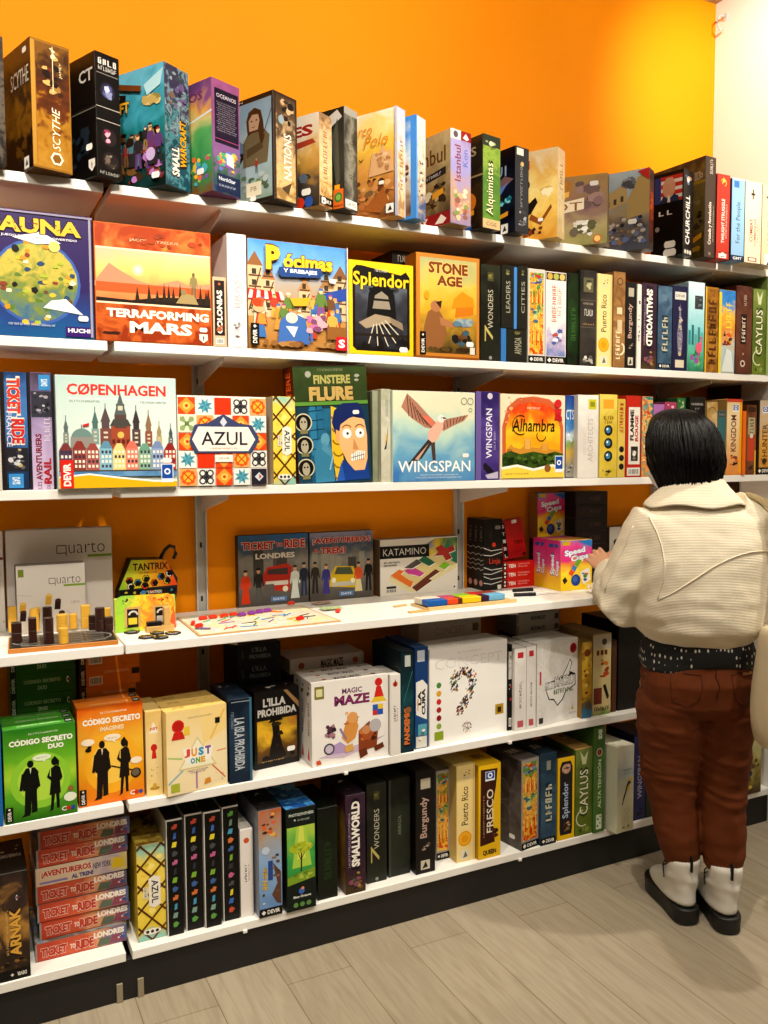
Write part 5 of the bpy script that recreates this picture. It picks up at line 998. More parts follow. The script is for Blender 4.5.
S(3, 'small brown box with a red and grey panel on its spine, third shelf', 746.5, 756, 405, .0, .18, '#6a4026', s_)
def s_(p):
    p.bg(A([(0, '#c98a34'), (.4, '#d9a44a'), (.8, '#c9b494'), (1, '#bfa990')], 12, .25)); p.r(0, 0, .12, 1, '#1a1613'); p.t('HUNTER', .5, .46, .36, .44, '#5a3a1a', 90, .02); p.mark('queen', .5, .87, .36, .09); p.mark('devirh', .5, .05, 1, .09); p.blobs(.2, .12, .8, .25, 6, ['#3a2a1c', '#a86a2c'], 3, .1, .2)
S(3, 'tan box with a black left edge, at the right end of the third shelf', 757.5, 772, 400, .0, .2, '#3a2c1e', s_)
# ------------------------------------------------------------------ fourth shelf: the demo shelf
Z4, F4 = SH[4]
def lean(label, xl, xr, yt, Yf, D, H, body, front, tx=0, ty=0, left=None, W=None, cat='board game', z=None, name='board_game_box'):
    if Yf > 0: Yf = PZ(xl, Yf, z or Z4).y           # bottom corner seen on the board
    a, b = PY(xl, 600, Yf), PY(xr, 600, Yf); W = W or b.x-a.x-GAP
    if H is None: H = PY(xl, yt, Yf).z-(z or Z4)
    return game(label, W, D, H, (a.x+W/2, Yf+D/2, z or Z4), 0, body, 'board games on the fourth shelf', front, left, None, None, (rad(tx), rad(ty)), name, cat)
def qlogo(p, cu, cv, w, h, col):
    T = 'title_lettering'; x0 = cu-w/2
    p.ln([(x0, cv-h*.3), (x0, cv+h*.3), (x0+w*.19, cv+h*.3), (x0+w*.19, cv-h*.55)], .009, col, T); p.ln([(x0, cv-h*.3), (x0+w*.19, cv-h*.3)], .009, col, T); p.t('uarto', cu+w*.12, cv+h*.05, w*.76, h*.8, col, 0, -.015)
def c_(p):
    p.bg('#d9d0c8'); qlogo(p, .7, .79, .46, .13, '#2e2826'); p.r(.76, .7, .995, .725, '#7a9a2c')
lean('large pale box with a thin lower-case logo and green underline, leaning against the orange wall', 7, 113.5, 531, -.075, .05, None, '#b5aaa2', c_)
lean('edge of a pale box with a dark red line, left end of the fourth shelf', -40, 5, 531, -.078, .05, .275, '#cbc4bc', lambda p: (p.bg('#dcd5cc'), p.r(.0, .72, .99, .745, '#7a1f1c'), p.e(.96, .1, .02, '#9aa83a')))
def c_(p):
    p.bg('#e0dad2'); p.r(.03, .83, .11, .94, '#7a8a2c', 'publisher_mark'); qlogo(p, .7, .75, .46, .13, '#3a3532'); p.r(.68, .66, .995, .69, '#8aaa34'); p.x('1.50 €', .84, .42, .12, .04, '#8a8680')
    L, K = '#d9a83a', '#33201c'
    for u, v, c, a in ((.08, .38, L, 15), (.08, .26, K, -10), (.28, .3, L, 20), (.27, .22, '#6a2a2a', 0), (.45, .48, L, -15), (.44, .3, L, 10), (.58, .4, K, -12), (.63, .22, K, -25)):
        p.pg([(u-.045, v-.07), (u+.04, v-.075), (u+.055, v+.06), (u-.03, v+.07)], c); p.el(u+.012, v+.065, .042, .022, '#e9c868' if c == L else '#4f3630')
    p.ln([(.0, .57), (.22, .55)], .006, '#b8b0a8'); p.ln([(.72, .3), (.98, .05)], .004, '#9a948c')
lean('smaller white box with printed wooden pieces, before the large pale box, fourth shelf', 16.5, 86, 566, -.14, .05, None, '#8a8078', c_, left=lambda p: p.bg('#4a3a30'))
# the wooden game board and its pieces
WOODL = noisy('pale varnished wood', '#d9a63c', .35, 30, .05, .12)
WOODD = noisy('dark varnished wood', '#38211a', .3, 30, .05, .15)
WOODB = noisy('board wood', '#c07a34', .4, 40, .05, .1)
FELT = noisy('black board face', '#2a2523', .4, 60, .03, .1)
c0, c1, c2, c3 = [PZ(x, y, Z4+.012) for x, y in ((8, 649.5), (118.5, 640), (106, 628), (3, 632))]
ang = math.atan2(c1.y-c0.y, c1.x-c0.x); bw = (c1-c0).length; ctr = (c0+c1)/2
bd = .155
qb = empty('wooden_game_board', (ctr.x, ctr.y, Z4+.0003), 'square dark topped wooden game board holding tall pale and dark pieces on the fourth shelf', 'game board', rot=(0, 0, ang))
MB().box(-bw/2, 0, 0, bw/2, bd, .0115, WOODB, .001).build('board', qb)
pp = Panel(bw, bd, 'board_face'); pp.r(.01, .02, .99, .98, FELT)
pp.arc(.5, .5, .46, 0, 360, .007, '#d8d2c6', 'painted_lines', n=48, k=.44)
for i in range(4):
    for j in range(4): pp.arc(.2+i*.2, .2+j*.2, .085, 0, 360, .005, '#b8b2a6', 'painted_lines', n=14, k=.08)
lay_print(qb, pp, 'board_face', lambda x, y, z: (x-bw/2, y, .0115+z), bw, bd)
PCS = [  # photo base point, width px, height px, dark, round, hollow, label
    (17, 642, 12.5, 20, 1, 0, 1, 'short dark square piece with a hollow top at the left front of the wooden board'),
    (13, 632, 10, 26, 0, 0, 0, 'tall pale square piece at the left back edge of the wooden board'),
    (33, 642, 10, 25, 1, 0, 0, 'tall dark square piece, second from the left along the front of the wooden board'),
    (35, 631, 10, 23, 0, 1, 0, 'tall pale round piece behind the tall dark square piece'),
    (49, 644, 11, 27, 1, 1, 0, 'tall black round piece in the middle front of the wooden board'),
    (48, 628.5, 10, 22, 1, 1, 0, 'dark round piece behind the tall black round piece'),
    (64, 643.5, 10.5, 16, 0, 1, 0, 'short pale round piece at the very front of the wooden board'),
    (62.5, 632, 12, 18, 0, 1, 0, 'pale round piece just behind the shortest front one'),
    (73.5, 628.5, 9, 15, 0, 1, 0, 'small pale round piece in the middle of the wooden board'),
    (86, 628, 11, 23.5, 0, 0, 0, 'tall pale square piece standing right of the middle of the wooden board'),
    (92.5, 630, 8.5, 15, 1, 0, 0, 'short dark square piece left of the tall dark round one'),
    (100.5, 631, 10.5, 24, 1, 1, 0, 'tall dark round piece near the right edge of the wooden board'),
    (109.5, 630.5, 9.5, 14, 1, 0, 0, 'short dark square piece at the right edge of the wooden board'),
    (107.5, 625.5, 8.5, 18, 0, 0, 0, 'pale square piece at the back right corner of the wooden board')]
for x, y, wpx, hpx, dk, rd, ho, lb in PCS:
    z = Z4+.0128; p = PZ(x, y, z); d = (p-CAM).dot(Fw)/FPX; w = wpx*d*.9; h = hpx*d*.98
    o = empty('game_piece', (p.x, p.y+.004, z), lb, 'game piece', 'pieces on the wooden board', (0, 0, ang))
    mk = WOODD if dk else WOODL; b = MB()
    if rd: b.cyl((0, 0, 0), w/2, h*.48, mk, 20).cyl((0, 0, h*.48), w/2, h*.52, mk, 20)
    else: w *= .86; b.box(-w/2, -w/2, 0, w/2, w/2, h*.48, mk, .0012).box(-w/2, -w/2, h*.48, w/2, w/2, h, mk, .0012)
    b.build('body', o)
    if ho: MB().cyl((0, 0, h), w*.3, .0006, '#0d0908', 16, .0001).build('hole', o)

# black and neon hexagonal bag with a card stand
p0 = PZ(152, 622, Z4)
q = empty('game_bag', (p0.x+.005, -.062, Z4), 'black zipped game bag with a bright green and orange hexagon front on the fourth shelf', 'game bag')
NB = noisy('black nylon', '#171516', .5, 300, .1, .1)
MB().prism([(-.085, 0), (.06, 0), (.078, .075), (.08, .118), (.045, .175), (-.055, .18), (-.09, .085)], -.03, .03, NB, mat=Matrix.Rotation(PI/2, 4, 'X')).build('bag_body', q)
def fr(p):
    g = A([(0, '#8fc43a'), (.3, '#d9d43a'), (.6, '#f0b02c'), (1, '#e8501f')], 9, .12, 'u')
    p.pg([(.0, .52), (1, .54), (.82, .98), (.22, 1.0)], g); p.t('TANTRIX', .54, .88, .6, .12, '#2a2420', 0, .03); p.x('el juego', .5, .78, .3, .03, '#3a342c')
    for i, (u, v) in enumerate(((.18, .66), (.32, .62), (.46, .68), (.2, .56), (.6, .6), (.72, .7), (.82, .62), (.86, .74), (.44, .56))):
        p.e(u, v, .07, '#1a1718', n=6); p.arc(u, v, .045, 20*i, 20*i+170, .018, ['#e04a2c', '#3f8ac0', '#d9c43a', '#e6e2da'][i % 4])
    p.r(0.02, .4, .98, .5, '#191718'); p.blobs(.05, .41, .95, .5, 9, ['#c0402c', '#3f86c0', '#d9c43a', '#7a7674'], 3, .03, .06); p.t('TANTRIX', .6, .45, .25, .05, '#d9d4cc', 0, .03)
pan = Panel(.168, .175, 'front_print'); fr(pan)
lay_print(q, pan, 'front_print', lambda x, y, z: (x-.089, -.0302-z, y+.003), .168, .175)
MB().tube([(.035, 0, .172), (.05, -.004, .2), (.063, -.006, .212), (.077, -.006, .208), (.082, -.006, .188), (.074, -.006, .172)], .0055, NB, 8, 1.4).build('carry_loop', q, True)
p1 = PZ(146, 630.5, Z4); TANW = noisy('tan plywood', '#cda25e', .5, 40, .05, .1)
q = empty('display_stand', (p1.x, p1.y, Z4+.0003), 'neon splashed card stand with two dark windows, in front of the black game bag', 'stand')
NEON = A([(0, '#a8d43a'), (.2, '#8fc850'), (.45, '#f0d83a'), (.7, '#f08a3a'), (.85, '#f2c83a'), (1, '#e8603a')], 13, .35, 'u', vor=.3)
pn = Panel(.165, .1, 'card'); pn.pg([(.0, .0), (.05, .95), (.12, 1), (.88, .98), (.97, .88), (1, .0)], NEON); pn.blobs(.1, .75, .9, .97, 26, ['#e0602c', '#f4e060', '#3a3a2a', '#d9d43a'], 4, .01, .03)
for u in (.3, .76): pn.r(u-.14, .12, u+.12, .68, TANW, 'window_frame'); pn.r(u-.1, .12, u+.08, .62, '#241f1c', 'window'); pn.r(u-.08, .2, u+.06, .38, '#d9c43a' if u < .5 else '#c9c4ba', 'window'); pn.arc(u, .44, .07, 10, 170, .03, '#d9d4cc', 'window')
b = MB().box(-.082, .001, 0, .082, .018, .092, '#b8c84a', .001); b.build('card_back', q)
lay_print(q, pn, 'card', lambda x, y, z: (x-.0825, .0006-z, y), .165, .1)
p2 = PZ(154, 630.5, Z4)
q = empty('tile_rack', (p2.x+.005, p2.y-.016, Z4+.0003), 'small tan wooden rack with an upright peg before the neon card stand', 'rack')
MB().box(-.03, -.012, 0, .045, .012, .016, TANW, .001).build('rack_base', q)
MB().box(.018, -.01, .0162, .034, .01, .066, TANW, .001).build('peg', q)
MB().box(-.028, -.0085, .0162, .012, .0085, .028, '#1a1716', .001).build('slot_tiles', q)
HX = noisy('black bakelite', '#191617', .25, 60, .02, .1)
for i, (x, y, r_, lb) in enumerate(((132, 633, 11, 'black hexagonal tile lying apart at the left, in front of the card stand'), (146, 638, 10, 'leftmost tile of the cluster of black hexagons on the fourth shelf'), (157, 634, 12, 'middle tile of the cluster of black hexagons on the fourth shelf'), (160.5, 638.3, 9.5, 'front tile of the cluster of black hexagons, nearest the shelf edge'), (173, 634, 10, 'rightmost tile of the cluster of black hexagons on the fourth shelf'))):
    p = PZ(x, y, Z4); r = .0215
    q = empty('hexagon_tile', (p.x, p.y, Z4+.0004), lb, 'game tile', 'black hexagon tiles', (0, 0, rad(11*i)))
    MB().cyl((0, 0, 0), r, .005, HX, 6, .0008).build('tile', q)
    b = MB()
    for a, c in ((20, '#d9b43a'), (140, '#b8a03a'), (260, '#8a8a84')):
        b.tube([(.0155*math.cos(rad(a+t)), .0155*math.sin(rad(a+t)), .0052) for t in (-40, 0, 40)], .0012, c, 5)
        b.build('curved_line', q); b = MB()

# train route map board, trains and cards
mc = [PZ(x, y, Z4+.004) for x, y in ((198.7, 635.5), (341, 620.5), (301, 605), (176, 617))]
q = empty('map_board', (mc[0].x, mc[0].y, Z4+.0003), 'flat pastel city map game board with coloured routes, lying on the fourth shelf', 'game board')
o = Vector((mc[0].x, mc[0].y, Z4+.0003))
MAPM = A(['#e6d8a8', '#cfe0c0', '#f0c8a0', '#d9d0e0', '#e8dca0', '#c9d8d0'], 9, .8, 'n', vor=.9, vs=28, rough=.45)
lo = [Vector((v.x-o.x, v.y-o.y, 0)) for v in mc]
MB().prism([(v.x, v.y) for v in lo], 0, .0035, '#c9a070').build('board', q)
def bil(u, v):
    return lo[0]*(1-u)*(1-v)+lo[1]*u*(1-v)+lo[2]*u*v+lo[3]*(1-u)*v
V = [bil(u, v)+Vector((0, 0, .0038)) for v in (.02, .98) for u in (.015, .985)]
mobj('map_print', V, [(0, 1, 3, 2)], [MAPM], None, q, False, {'frac': [(0, 0), (1, 0), (0, 1), (1, 1)], 'metric': [(0, 0), (.45, 0), (0, .3), (.45, .3)]})
R = random.Random(4)
for k, c in enumerate(['#c9402c', '#e0b03a', '#4a7ab0', '#5a9a5a', '#8a5a9a', '#e08a3a', '#3a3632', '#d9d4cc']):
    for j in range(5):
        b = MB()
        u, v = R.uniform(.08, .82), R.uniform(.08, .85); a = R.uniform(0, 3.1)
        pts = [bil(u, v), bil(min(.97, u+.12*math.cos(a)), min(.97, v+.12*abs(math.sin(a))))]
        b.tube([pt+Vector((0, 0, .0042)) for pt in pts], .0022, c, 4)
        b.build('route_line', q)
def train(x, y, col, a, lb, n=1, cat='train', grp='plastic trains on the map board', z=None):
    zz = Z4+.0046 if z is None else z; p = PZ(x, y, zz)
    t = empty('toy_train', (p.x, p.y, zz), lb, cat, grp, (0, 0, rad(a)))
    MB().box(-.0125, -.005, .002, .0125, .005, .0085, col, .001).build('carriage', t)
    MB().box(-.009, -.004, .0086, .009, .004, .0115, col, .0008).build('roof', t)
    b = MB()
    for s in (-.007, .007):
        b = MB(); b.cyl((s, 0, 0), .002, .01, col, 10, .0003, Matrix.Translation((s, -.005, .002)) @ Matrix.Rotation(-PI/2, 4, 'X') @ Matrix.Translation((-s, 0, 0))); b.build('wheel', t)
    return t
for i, (x, y, c, a, lb) in enumerate([(193, 625, '#d9331c', 68, 'red toy train at the left corner of the red row'), (199, 627.5, '#d9331c', 30, 'red toy train turned inward at the front left corner of the red row'), (203, 619.8, '#dd3a20', 4, 'red toy train, second from the left in the back line'), (213, 618.6, '#dd3a20', 4, 'red toy train, third in the back line on the map'), (224, 617.4, '#dd3a20', 4, 'red toy train, fourth in the back line on the map'), (233.5, 616.2, '#dd3a20', 4, 'red toy train next to the purple trains'),
        (242, 616.2, '#8a3f9a', 6, 'purple toy train next to the red ones'), (251.5, 614.7, '#8a3f9a', 8, 'purple toy train in the middle of the purple line'), (259.5, 613.2, '#8a3f9a', 8, 'purple toy train near the right of the purple line'), (267.5, 612, '#8a3f9a', 6, 'rightmost purple toy train on the map'), (300, 620, '#d8261c', 14, 'single red toy train lying on the middle of the map board'), (291, 604.9, '#e0422c', 4, 'red toy train at the back edge of the map board')]):
    train(x, y, c, a, lb)
train(338, 612.5, '#e0422c', 50, 'red toy train lying on the white shelf right of the map board', z=Z4+.0004)
def card(x, y, w, h, a, art, lb, z=Z4+.0052, grp='cards beside the map board'):
    p = PZ(x, y, z); t = empty('game_card', (p.x, p.y, z), lb, 'card', grp, (0, 0, rad(a)))
    MB().box(-w/2, -h/2, 0, w/2, h/2, .0006, '#d9d0bc', .0001).build('card', t)
    put_panel(t, 'top', art, w, h, .0006, 'card_print'); return t
card(322, 602.5, .062, .042, 8, lambda p: (p.bg('#d8b4a4'), p.blobs(.1, .1, .9, .9, 8, ['#b8604a', '#e6cfc0', '#8a5a4a'], 2, .08, .16)), 'pinkish card behind the green card at the back right of the map board')
card(331, 608, .066, .042, -4, lambda p: (p.bg('#a8c48a'), p.blobs(.1, .1, .9, .9, 8, ['#5a8a4a', '#d9e0b8', '#c9a04a'], 3, .08, .16)), 'pale green card lying at the right of the map board', z=Z4+.0062)
# two city train boxes
def city(sky, vehicle, title, tcol, sub, people, seed):
    def f(p):
        p.bg(A([(0, '#57504a'), (.3, '#6f6a62'), (.6, '#8a847c'), (.8, '#4a586a'), (1, sky)], 8, .12)); R = random.Random(seed)
        for i in range(8):
            u = R.uniform(0, .9); p.r(u, .35, u+R.uniform(.08, .16), R.uniform(.6, .8), R.choice(['#7a746c', '#5a544e', '#94907f', '#48443f']))
        vehicle(p)
        for q_ in people: p.man(*q_[:-1], **q_[-1])
        p.r(.45, .05, .68, .12, '#5a82b8', 'publisher_mark'); p.x('DAYS', .565, .085, .16, .035, '#dfe8f2', 0, .03)
        for t_ in title: p.to(t_[0], *t_[1:], tcol, '#f0e4d8' if tcol[1] < 'c' else '#3a1a14', 0, .045, grow=.04)
        if sub: p.to(sub, .52, .7, .56, .08, '#e9e4dc', '#4a3a30', 0, .045)
    return f
def bus(p):
    p.pg([(.36, .22), (.72, .18), (.76, .52), (.7, .58), (.4, .54), (.34, .42)], '#b8301f'); p.pg([(.4, .44), (.7, .42), (.7, .52), (.42, .51)], '#4a3a3a'); p.r(.38, .28, .7, .34, '#d9d0c4'); p.e(.42, .24, .04, '#e9e2c8'); p.e(.66, .22, .04, '#e9e2c8'); p.r(.36, .14, .5, .3, '#5f5c58')
def cab(p):
    p.pg([(.3, .2), (.72, .16), (.74, .34), (.68, .48), (.4, .5), (.32, .38)], '#d9b41c'); p.pg([(.38, .38), (.68, .36), (.64, .47), (.42, .48)], '#4f5a44'); p.r(.34, .2, .7, .26, '#c9c4b4'); p.e(.37, .29, .035, '#f2eccc'); p.e(.67, .27, .035, '#f2eccc')
lean('box with a red bus and people on its cover, upright behind the map board', 238.5, 309, 536, 608, .055, None, '#2a2624',
     city('#3a6aa0', bus, [('TICKET', .28, .85, .46, .11), ('TO', .58, .85, .1, .06), ('RIDE', .8, .86, .3, .12)], '#b8302c', 'LONDRES', [(.1, .02, .5, '#d9401c', '#e6b890', '#d9401c', '#3a2018', dict(skirt=True)), (.28, .04, .5, '#2f2c2a', '#c99a74', '#5a5a58', '#1f1b18', {}), (.8, .05, .5, '#d9e0d8', '#d9a884', '#d9e0d8', '#4a2c1a', dict(skirt=True)), (.93, .1, .48, '#2a3040', '#c9a080', '#2a3a5a', '#1a1614', {})], 3), left=lambda p: p.bg('#3a2c26'))
lean('box with a yellow taxi and people on its cover, upright behind the map board', 310, 373.5, 533, 602, .055, None, '#3a342f',
     city('#8a88a0', cab, [('¡AVENTUREROS', .5, .87, .9, .1), ('AL', .1, .74, .1, .05), ('TREN!', .36, .73, .38, .1)], '#b8302c', None, [(.25, .08, .46, '#3f3a86', '#e0b090', '#3f3a86', '#6a4a2a', dict(skirt=True)), (.76, .08, .46, '#d9542c', '#d9a884', '#e6d8a0', '#2a1c16', dict(skirt=True)), (.92, .1, .48, '#1f1d1e', '#c99a74', '#1f1d1e', '#141213', {}), (.08, .12, .46, '#3a322c', '#b8906c', '#2a2420', '#1f1916', {})], 6))
# pentomino box, tray and loose parts
def c_(p):
    p.bg('#e8e2d6'); p.pg([(.5, .82), (.7, .98), (.99, .98), (.99, .5), (.85, .45), (.66, .6)], A(['#274a86', '#3f74a8', '#e0c02c', '#2f7a5a'], 9, .3, 'u')); p.pg([(.12, .34), (.7, .72), (.98, .5), (.98, .42), (.42, .04), (.38, .04), (.12, .26)], '#e8dca4'); p.pg([(.12, .34), (.7, .72), (.98, .5), (.42, .1)], '#d9c88a')
    W = '#f4f0e6'
    for pts, c in (([(.13, .36), (.24, .46), (.3, .42), (.26, .37), (.36, .26), (.42, .22), (.38, .12)], '#e2742c'), ([(.3, .43), (.4, .5), (.56, .36), (.5, .3), (.44, .34), (.36, .36)], '#c9489a'), ([(.4, .12), (.7, .42), (.76, .37), (.62, .25), (.66, .22), (.46, .04)], '#6a3424'), ([(.3, .48), (.46, .62), (.54, .56), (.4, .46)], '#57504c'), ([(.48, .6), (.56, .68), (.7, .54), (.62, .48)], '#2f6a4a'), ([(.74, .46), (.82, .54), (.9, .48), (.82, .4)], '#7fb82c'), ([(.68, .66), (.74, .72), (.7, .8), (.78, .86), (.84, .78), (.94, .84), (.96, .74), (.88, .7), (.92, .6), (.84, .56), (.8, .66)], '#a8352c')):
        p.pg([(u+.008, v-.012) for u, v in pts], W); p.pg(pts, c)
    p.r(.0, .66, .62, .88, '#17130f'); p.t('KATAMINO', .31, .77, .54, .12, '#d9d4ca', 0, -.01); p.x('Más fácil más', .15, .59, .2, .03, '#2a2622', 0, .04); p.x('inteligente', .13, .54, .16, .03, '#2a2622', 0, .04); p.r(.08, .13, .2, .17, '#2a2622', 'barcode'); p.bars(.14, .09, .14, .07); p.mark('sq', .95, .08, .05)
lean('white box with colourful pentomino blocks pictured on its cover, fourth shelf', 380, 458, 540, 597, .06, None, '#8a7f72', c_, left=lambda p: p.bg('#6a5a48'), ty=0)
tc = [PZ(x, y, Z4+.006) for x, y in ((437, 608.5), (517, 600.5), (500, 591), (417, 598))]
q = empty('puzzle_tray', (tc[0].x, tc[0].y, Z4+.0003), 'pale wooden tray filled with coloured pentomino blocks at the front of the fourth shelf', 'puzzle', rot=(0, 0, math.atan2(tc[1].y-tc[0].y, tc[1].x-tc[0].x)))
tw = (tc[1]-tc[0]).length; td = .115
MB().box(-.03, 0, 0, tw, td, .0065, noisy('beech tray', '#d8b478', .4, 40, .05, .1), .001).build('tray', q)
MB().box(-.03, 0, .0066, tw, .008, .0105, 'beech tray', .0006).build('tray_rim', q)
for x0, y0, x1, y1, c, nm in ((-.025, .012, .045, .05, '#1f5aa8', 0), (.046, .012, .085, .045, '#d94a24', 0), (.086, .012, .1, .05, '#5a3420', 0), (.101, .012, .17, .048, '#e0c01c', 0), (.171, .012, .2, .05, '#3a1f3a', 0), (.201, .012, .262, .056, '#6aa8cc', 0), (.046, .051, .1, .085, '#a83a6a', 0), (.101, .051, .16, .09, '#7fb02c', 0), (.161, .053, .2, .1, '#b82a2c', 0), (-.025, .053, .045, .1, '#d0c8b4', 0), (.201, .058, .262, .1, '#8a3a2a', 0)):
    x1 = min(x1, tw-.004)
    if x0 < x1-.004: MB().box(x0, y0, .0107, x1, y1, .0285, c, .0012).build('block', q)
for i, (x, y, w, h, a, lb) in enumerate(((400, 606.5, .05, .014, 12, 'flat pale wooden strip lying left of the puzzle tray'), (419, 612, .07, .02, 4, 'flat wooden slat lying in front of the puzzle box'))):
    p = PZ(x, y, Z4); q = empty('wooden_strip', (p.x, p.y, Z4+.0003), lb, 'wooden strip', 'loose wooden strips', (0, 0, rad(a)))
    MB().box(-w/2, -h/2, 0, w/2, h/2, .004, TANW, .0008).build('strip', q)
# four black boxes one behind the other
def blk(p):
    p.bg('#1d1a19'); p.r(.1, .1, .9, .98, '#221f1e')
    for v in (.6, .5, .42, .36, .29): p.ln([(0, v+.02), (.5, v-.01), (1, v+.015)], .06, '#d0cbc2')
    p.e(.5, .1, .32, '#d9a49a', 'publisher_mark'); p.t('~5', .5, .8, .4, .22, '#8f8a84', 90)
def c_(p):
    p.bg('#1d1a19')
    for v, d in ((.57, .01), (.5, -.02), (.3, .01), (.24, -.02), (.17, .01), (.1, -.01)): p.ln([(0, v+.02+d), (.4, v-.015), (1, v+.01-d)], .03, '#dcd8d0')
    p.r(.02, .33, .98, .46, '#1a1817'); p.t('Linja', .6, .4, .6, .1, '#d8432c', 0, .0); p.e(.55, .64, .1, '#e0452c', 'award_emblem'); p.seal(.75, .88, .3, '#8f8b86'); p.r(.75, .01, .95, .07, '#e0dcd4', 'publisher_mark')
P1 = PZ(483.6, 591, Z4)
def at_px(px, P):
    d = ray(px, 590); return CAM.y+d.y*(P.x/d.x)
WB = PY(502, 600, P1.y).x-P1.x; HB = PY(483.6, 519.5, P1.y).z-Z4
for i, (lb, x0, x1) in enumerate((('front black box with a red dot and thin white lines on its cover, fourth shelf', 483.6, 478.4), ('second black box from the front, behind the red dot cover', 478.4, 473), ('third black box from the front, behind the red dot cover', 473, 467.7), ('rearmost black box in the line behind the red dot cover', 467.7, 462.4))):
    y0, y1 = at_px(x0, P1), at_px(x1, P1)
    game(lb, WB, y1-y0-.0006, HB, (P1.x+WB/2, (y0+y1)/2, Z4), 0, '#191716', 'board games on the fourth shelf', c_, blk)
RED = '#c41f1c'
def ten(p):
    p.bg(A(['#b81c1c', '#c92420', '#a81818'], 7, .3)); p.r(.03, .05, .22, .95, '#191414'); [p.t(c, .125, .86-i*.19, .12, .09, '#e2ded6', 0, .03) for i, c in enumerate('STIBL')]; p.t('TEN', .68, .4, .4, .1, '#7a1414', 0, .05); p.x('el juego de cartas', .6, .16, .6, .03, '#8a1a18', 0, .02); p.r(.82, .04, .95, .1, '#2a1a1a', 'publisher_mark'); p.seal(.62, .94, .22)
def tens(p):
    p.bg('#cf2019'); p.r(.0, .05, .12, .95, '#191414', 'publisher_mark'); p.e(.06, .3, .03, '#e9e6e0', 'publisher_mark'); p.e(.06, .7, .03, '#e9e6e0', 'publisher_mark'); p.t('TEN', .28, .5, .22, .42, '#efe9e2', 0, .04); p.x('un juego de cartas', .66, .68, .36, .16, '#f0b8b0', 0, .02); p.x('de push your luck', .62, .4, .3, .14, '#f0b8b0', 0, .02)
YT = PZ(503, 588.5, Z4).y
for i, lb in enumerate(('lowest of the three red boxes lying flat beside the black boxes', 'middle of the three red boxes lying flat beside the black boxes', 'top one of the three red boxes lying flat, under the leaning red box')):
    lean(lb, 503, 536, 560, YT, .12, .0312, '#a81a18', tens, z=Z4+i*.0315)
lean('red box standing tilted on top of the three flat red boxes, fourth shelf', 503.5, 527, 504, YT+.03, .03, .14, '#a01616', ten, ty=-7, tx=-3, z=Z4+.1015, left=lambda p: p.bg('#3a1414'))
def speed(p):
    p.bg(A([(0, '#f0c81c'), (.4, '#f4d43a'), (.55, '#e8883a'), (.65, '#d9307a'), (.85, '#e04a94'), (1, '#3f8ac8')], 6, .14)); p.pg([(.5, .98), (.99, .98), (.99, .84), (.8, .9)], '#2f7ac4'); p.r(.06, .9, .3, .98, '#c9a01c', 'publisher_mark')
    p.to('Speed', .45, .76, .66, .15, '#e9f0f6', '#2058a8', 8, .05); p.to('Cups', .6, .64, .56, .15, '#e9f0f6', '#2058a8', 8, .05)
    for pts, c in (([(.24, .34), (.36, .28), (.44, .37), (.32, .43)], '#e0502c'), ([(.33, .43), (.45, .37), (.52, .45), (.4, .51)], '#3f7ab8'), ([(.42, .52), (.53, .45), (.66, .58), (.56, .62)], '#6fa83a')): p.pg(pts, c)
    p.e(.48, .2, .15, '#1f3f8a'); p.e(.46, .22, .08, '#3f66b0'); p.pg([(.05, .22), (.14, .28), (.22, .2), (.12, .13)], '#2a2622'); p.pg([(.62, .36), (.9, .44), (.96, .18), (.72, .1)], '#ece6da'); p.blobs(.66, .16, .92, .4, 6, ['#d9582c', '#3f8a4a', '#2f5aa0', '#2a2622'], 3, .04, .08); p.e(.9, .06, .06, '#ece6da', 'publisher_mark')
def speeds(p):
    p.bg(A([(0, '#f0c81c'), (.35, '#f0a83a'), (.5, '#e0508a'), (1, '#d83080')], 8, .1)); p.to('Speed', .45, .5, .34, .4, '#e9f0f6', '#5a4aa8', 90, .04); p.to('Cups', .78, .44, .26, .3, '#e9f0f6', '#5a4aa8', 90, .04); p.blobs(.1, .82, .9, .95, 4, ['#d9d4e0', '#2f5aa8'], 2, .1, .2)
P0 = PZ(560.5, 591.5, Z4)
def back_at(px):
    d = ray(px, 590); return CAM.y+d.y*(P0.x/d.x)
D1, D2 = back_at(546)-P0.y-.0006, back_at(533)-back_at(546)-.0006
q = PY(591.5, 600, P0.y); WS = q.x-P0.x; HS_ = PY(560.5, 541, P0.y).z-Z4
game('pink and yellow cup game box in front, its cover facing out by the hand', WS, D1, HS_, (P0.x+WS/2, P0.y+D1/2, Z4), 0, '#d9a83a', 'board games on the fourth shelf', speed, speeds)
game('pink sided cup game box directly behind the front pink and yellow one', WS, D2, HS_, (P0.x+WS/2-.0005, P0.y+D1+.0006+D2/2, Z4), 0, '#c93a7a', 'board games on the fourth shelf', speed, speeds)
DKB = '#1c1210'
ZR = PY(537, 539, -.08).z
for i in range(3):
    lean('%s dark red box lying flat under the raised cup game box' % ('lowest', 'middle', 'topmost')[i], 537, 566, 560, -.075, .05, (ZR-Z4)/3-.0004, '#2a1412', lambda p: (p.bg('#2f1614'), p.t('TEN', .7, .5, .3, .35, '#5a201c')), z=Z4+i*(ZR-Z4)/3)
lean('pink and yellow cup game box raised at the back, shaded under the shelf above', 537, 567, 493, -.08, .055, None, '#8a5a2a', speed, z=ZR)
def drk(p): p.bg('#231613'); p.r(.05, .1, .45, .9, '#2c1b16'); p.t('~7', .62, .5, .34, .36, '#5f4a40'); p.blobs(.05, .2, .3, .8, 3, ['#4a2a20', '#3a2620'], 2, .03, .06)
ZS = (PY(590, 491.5, -.14).z-Z4)/7
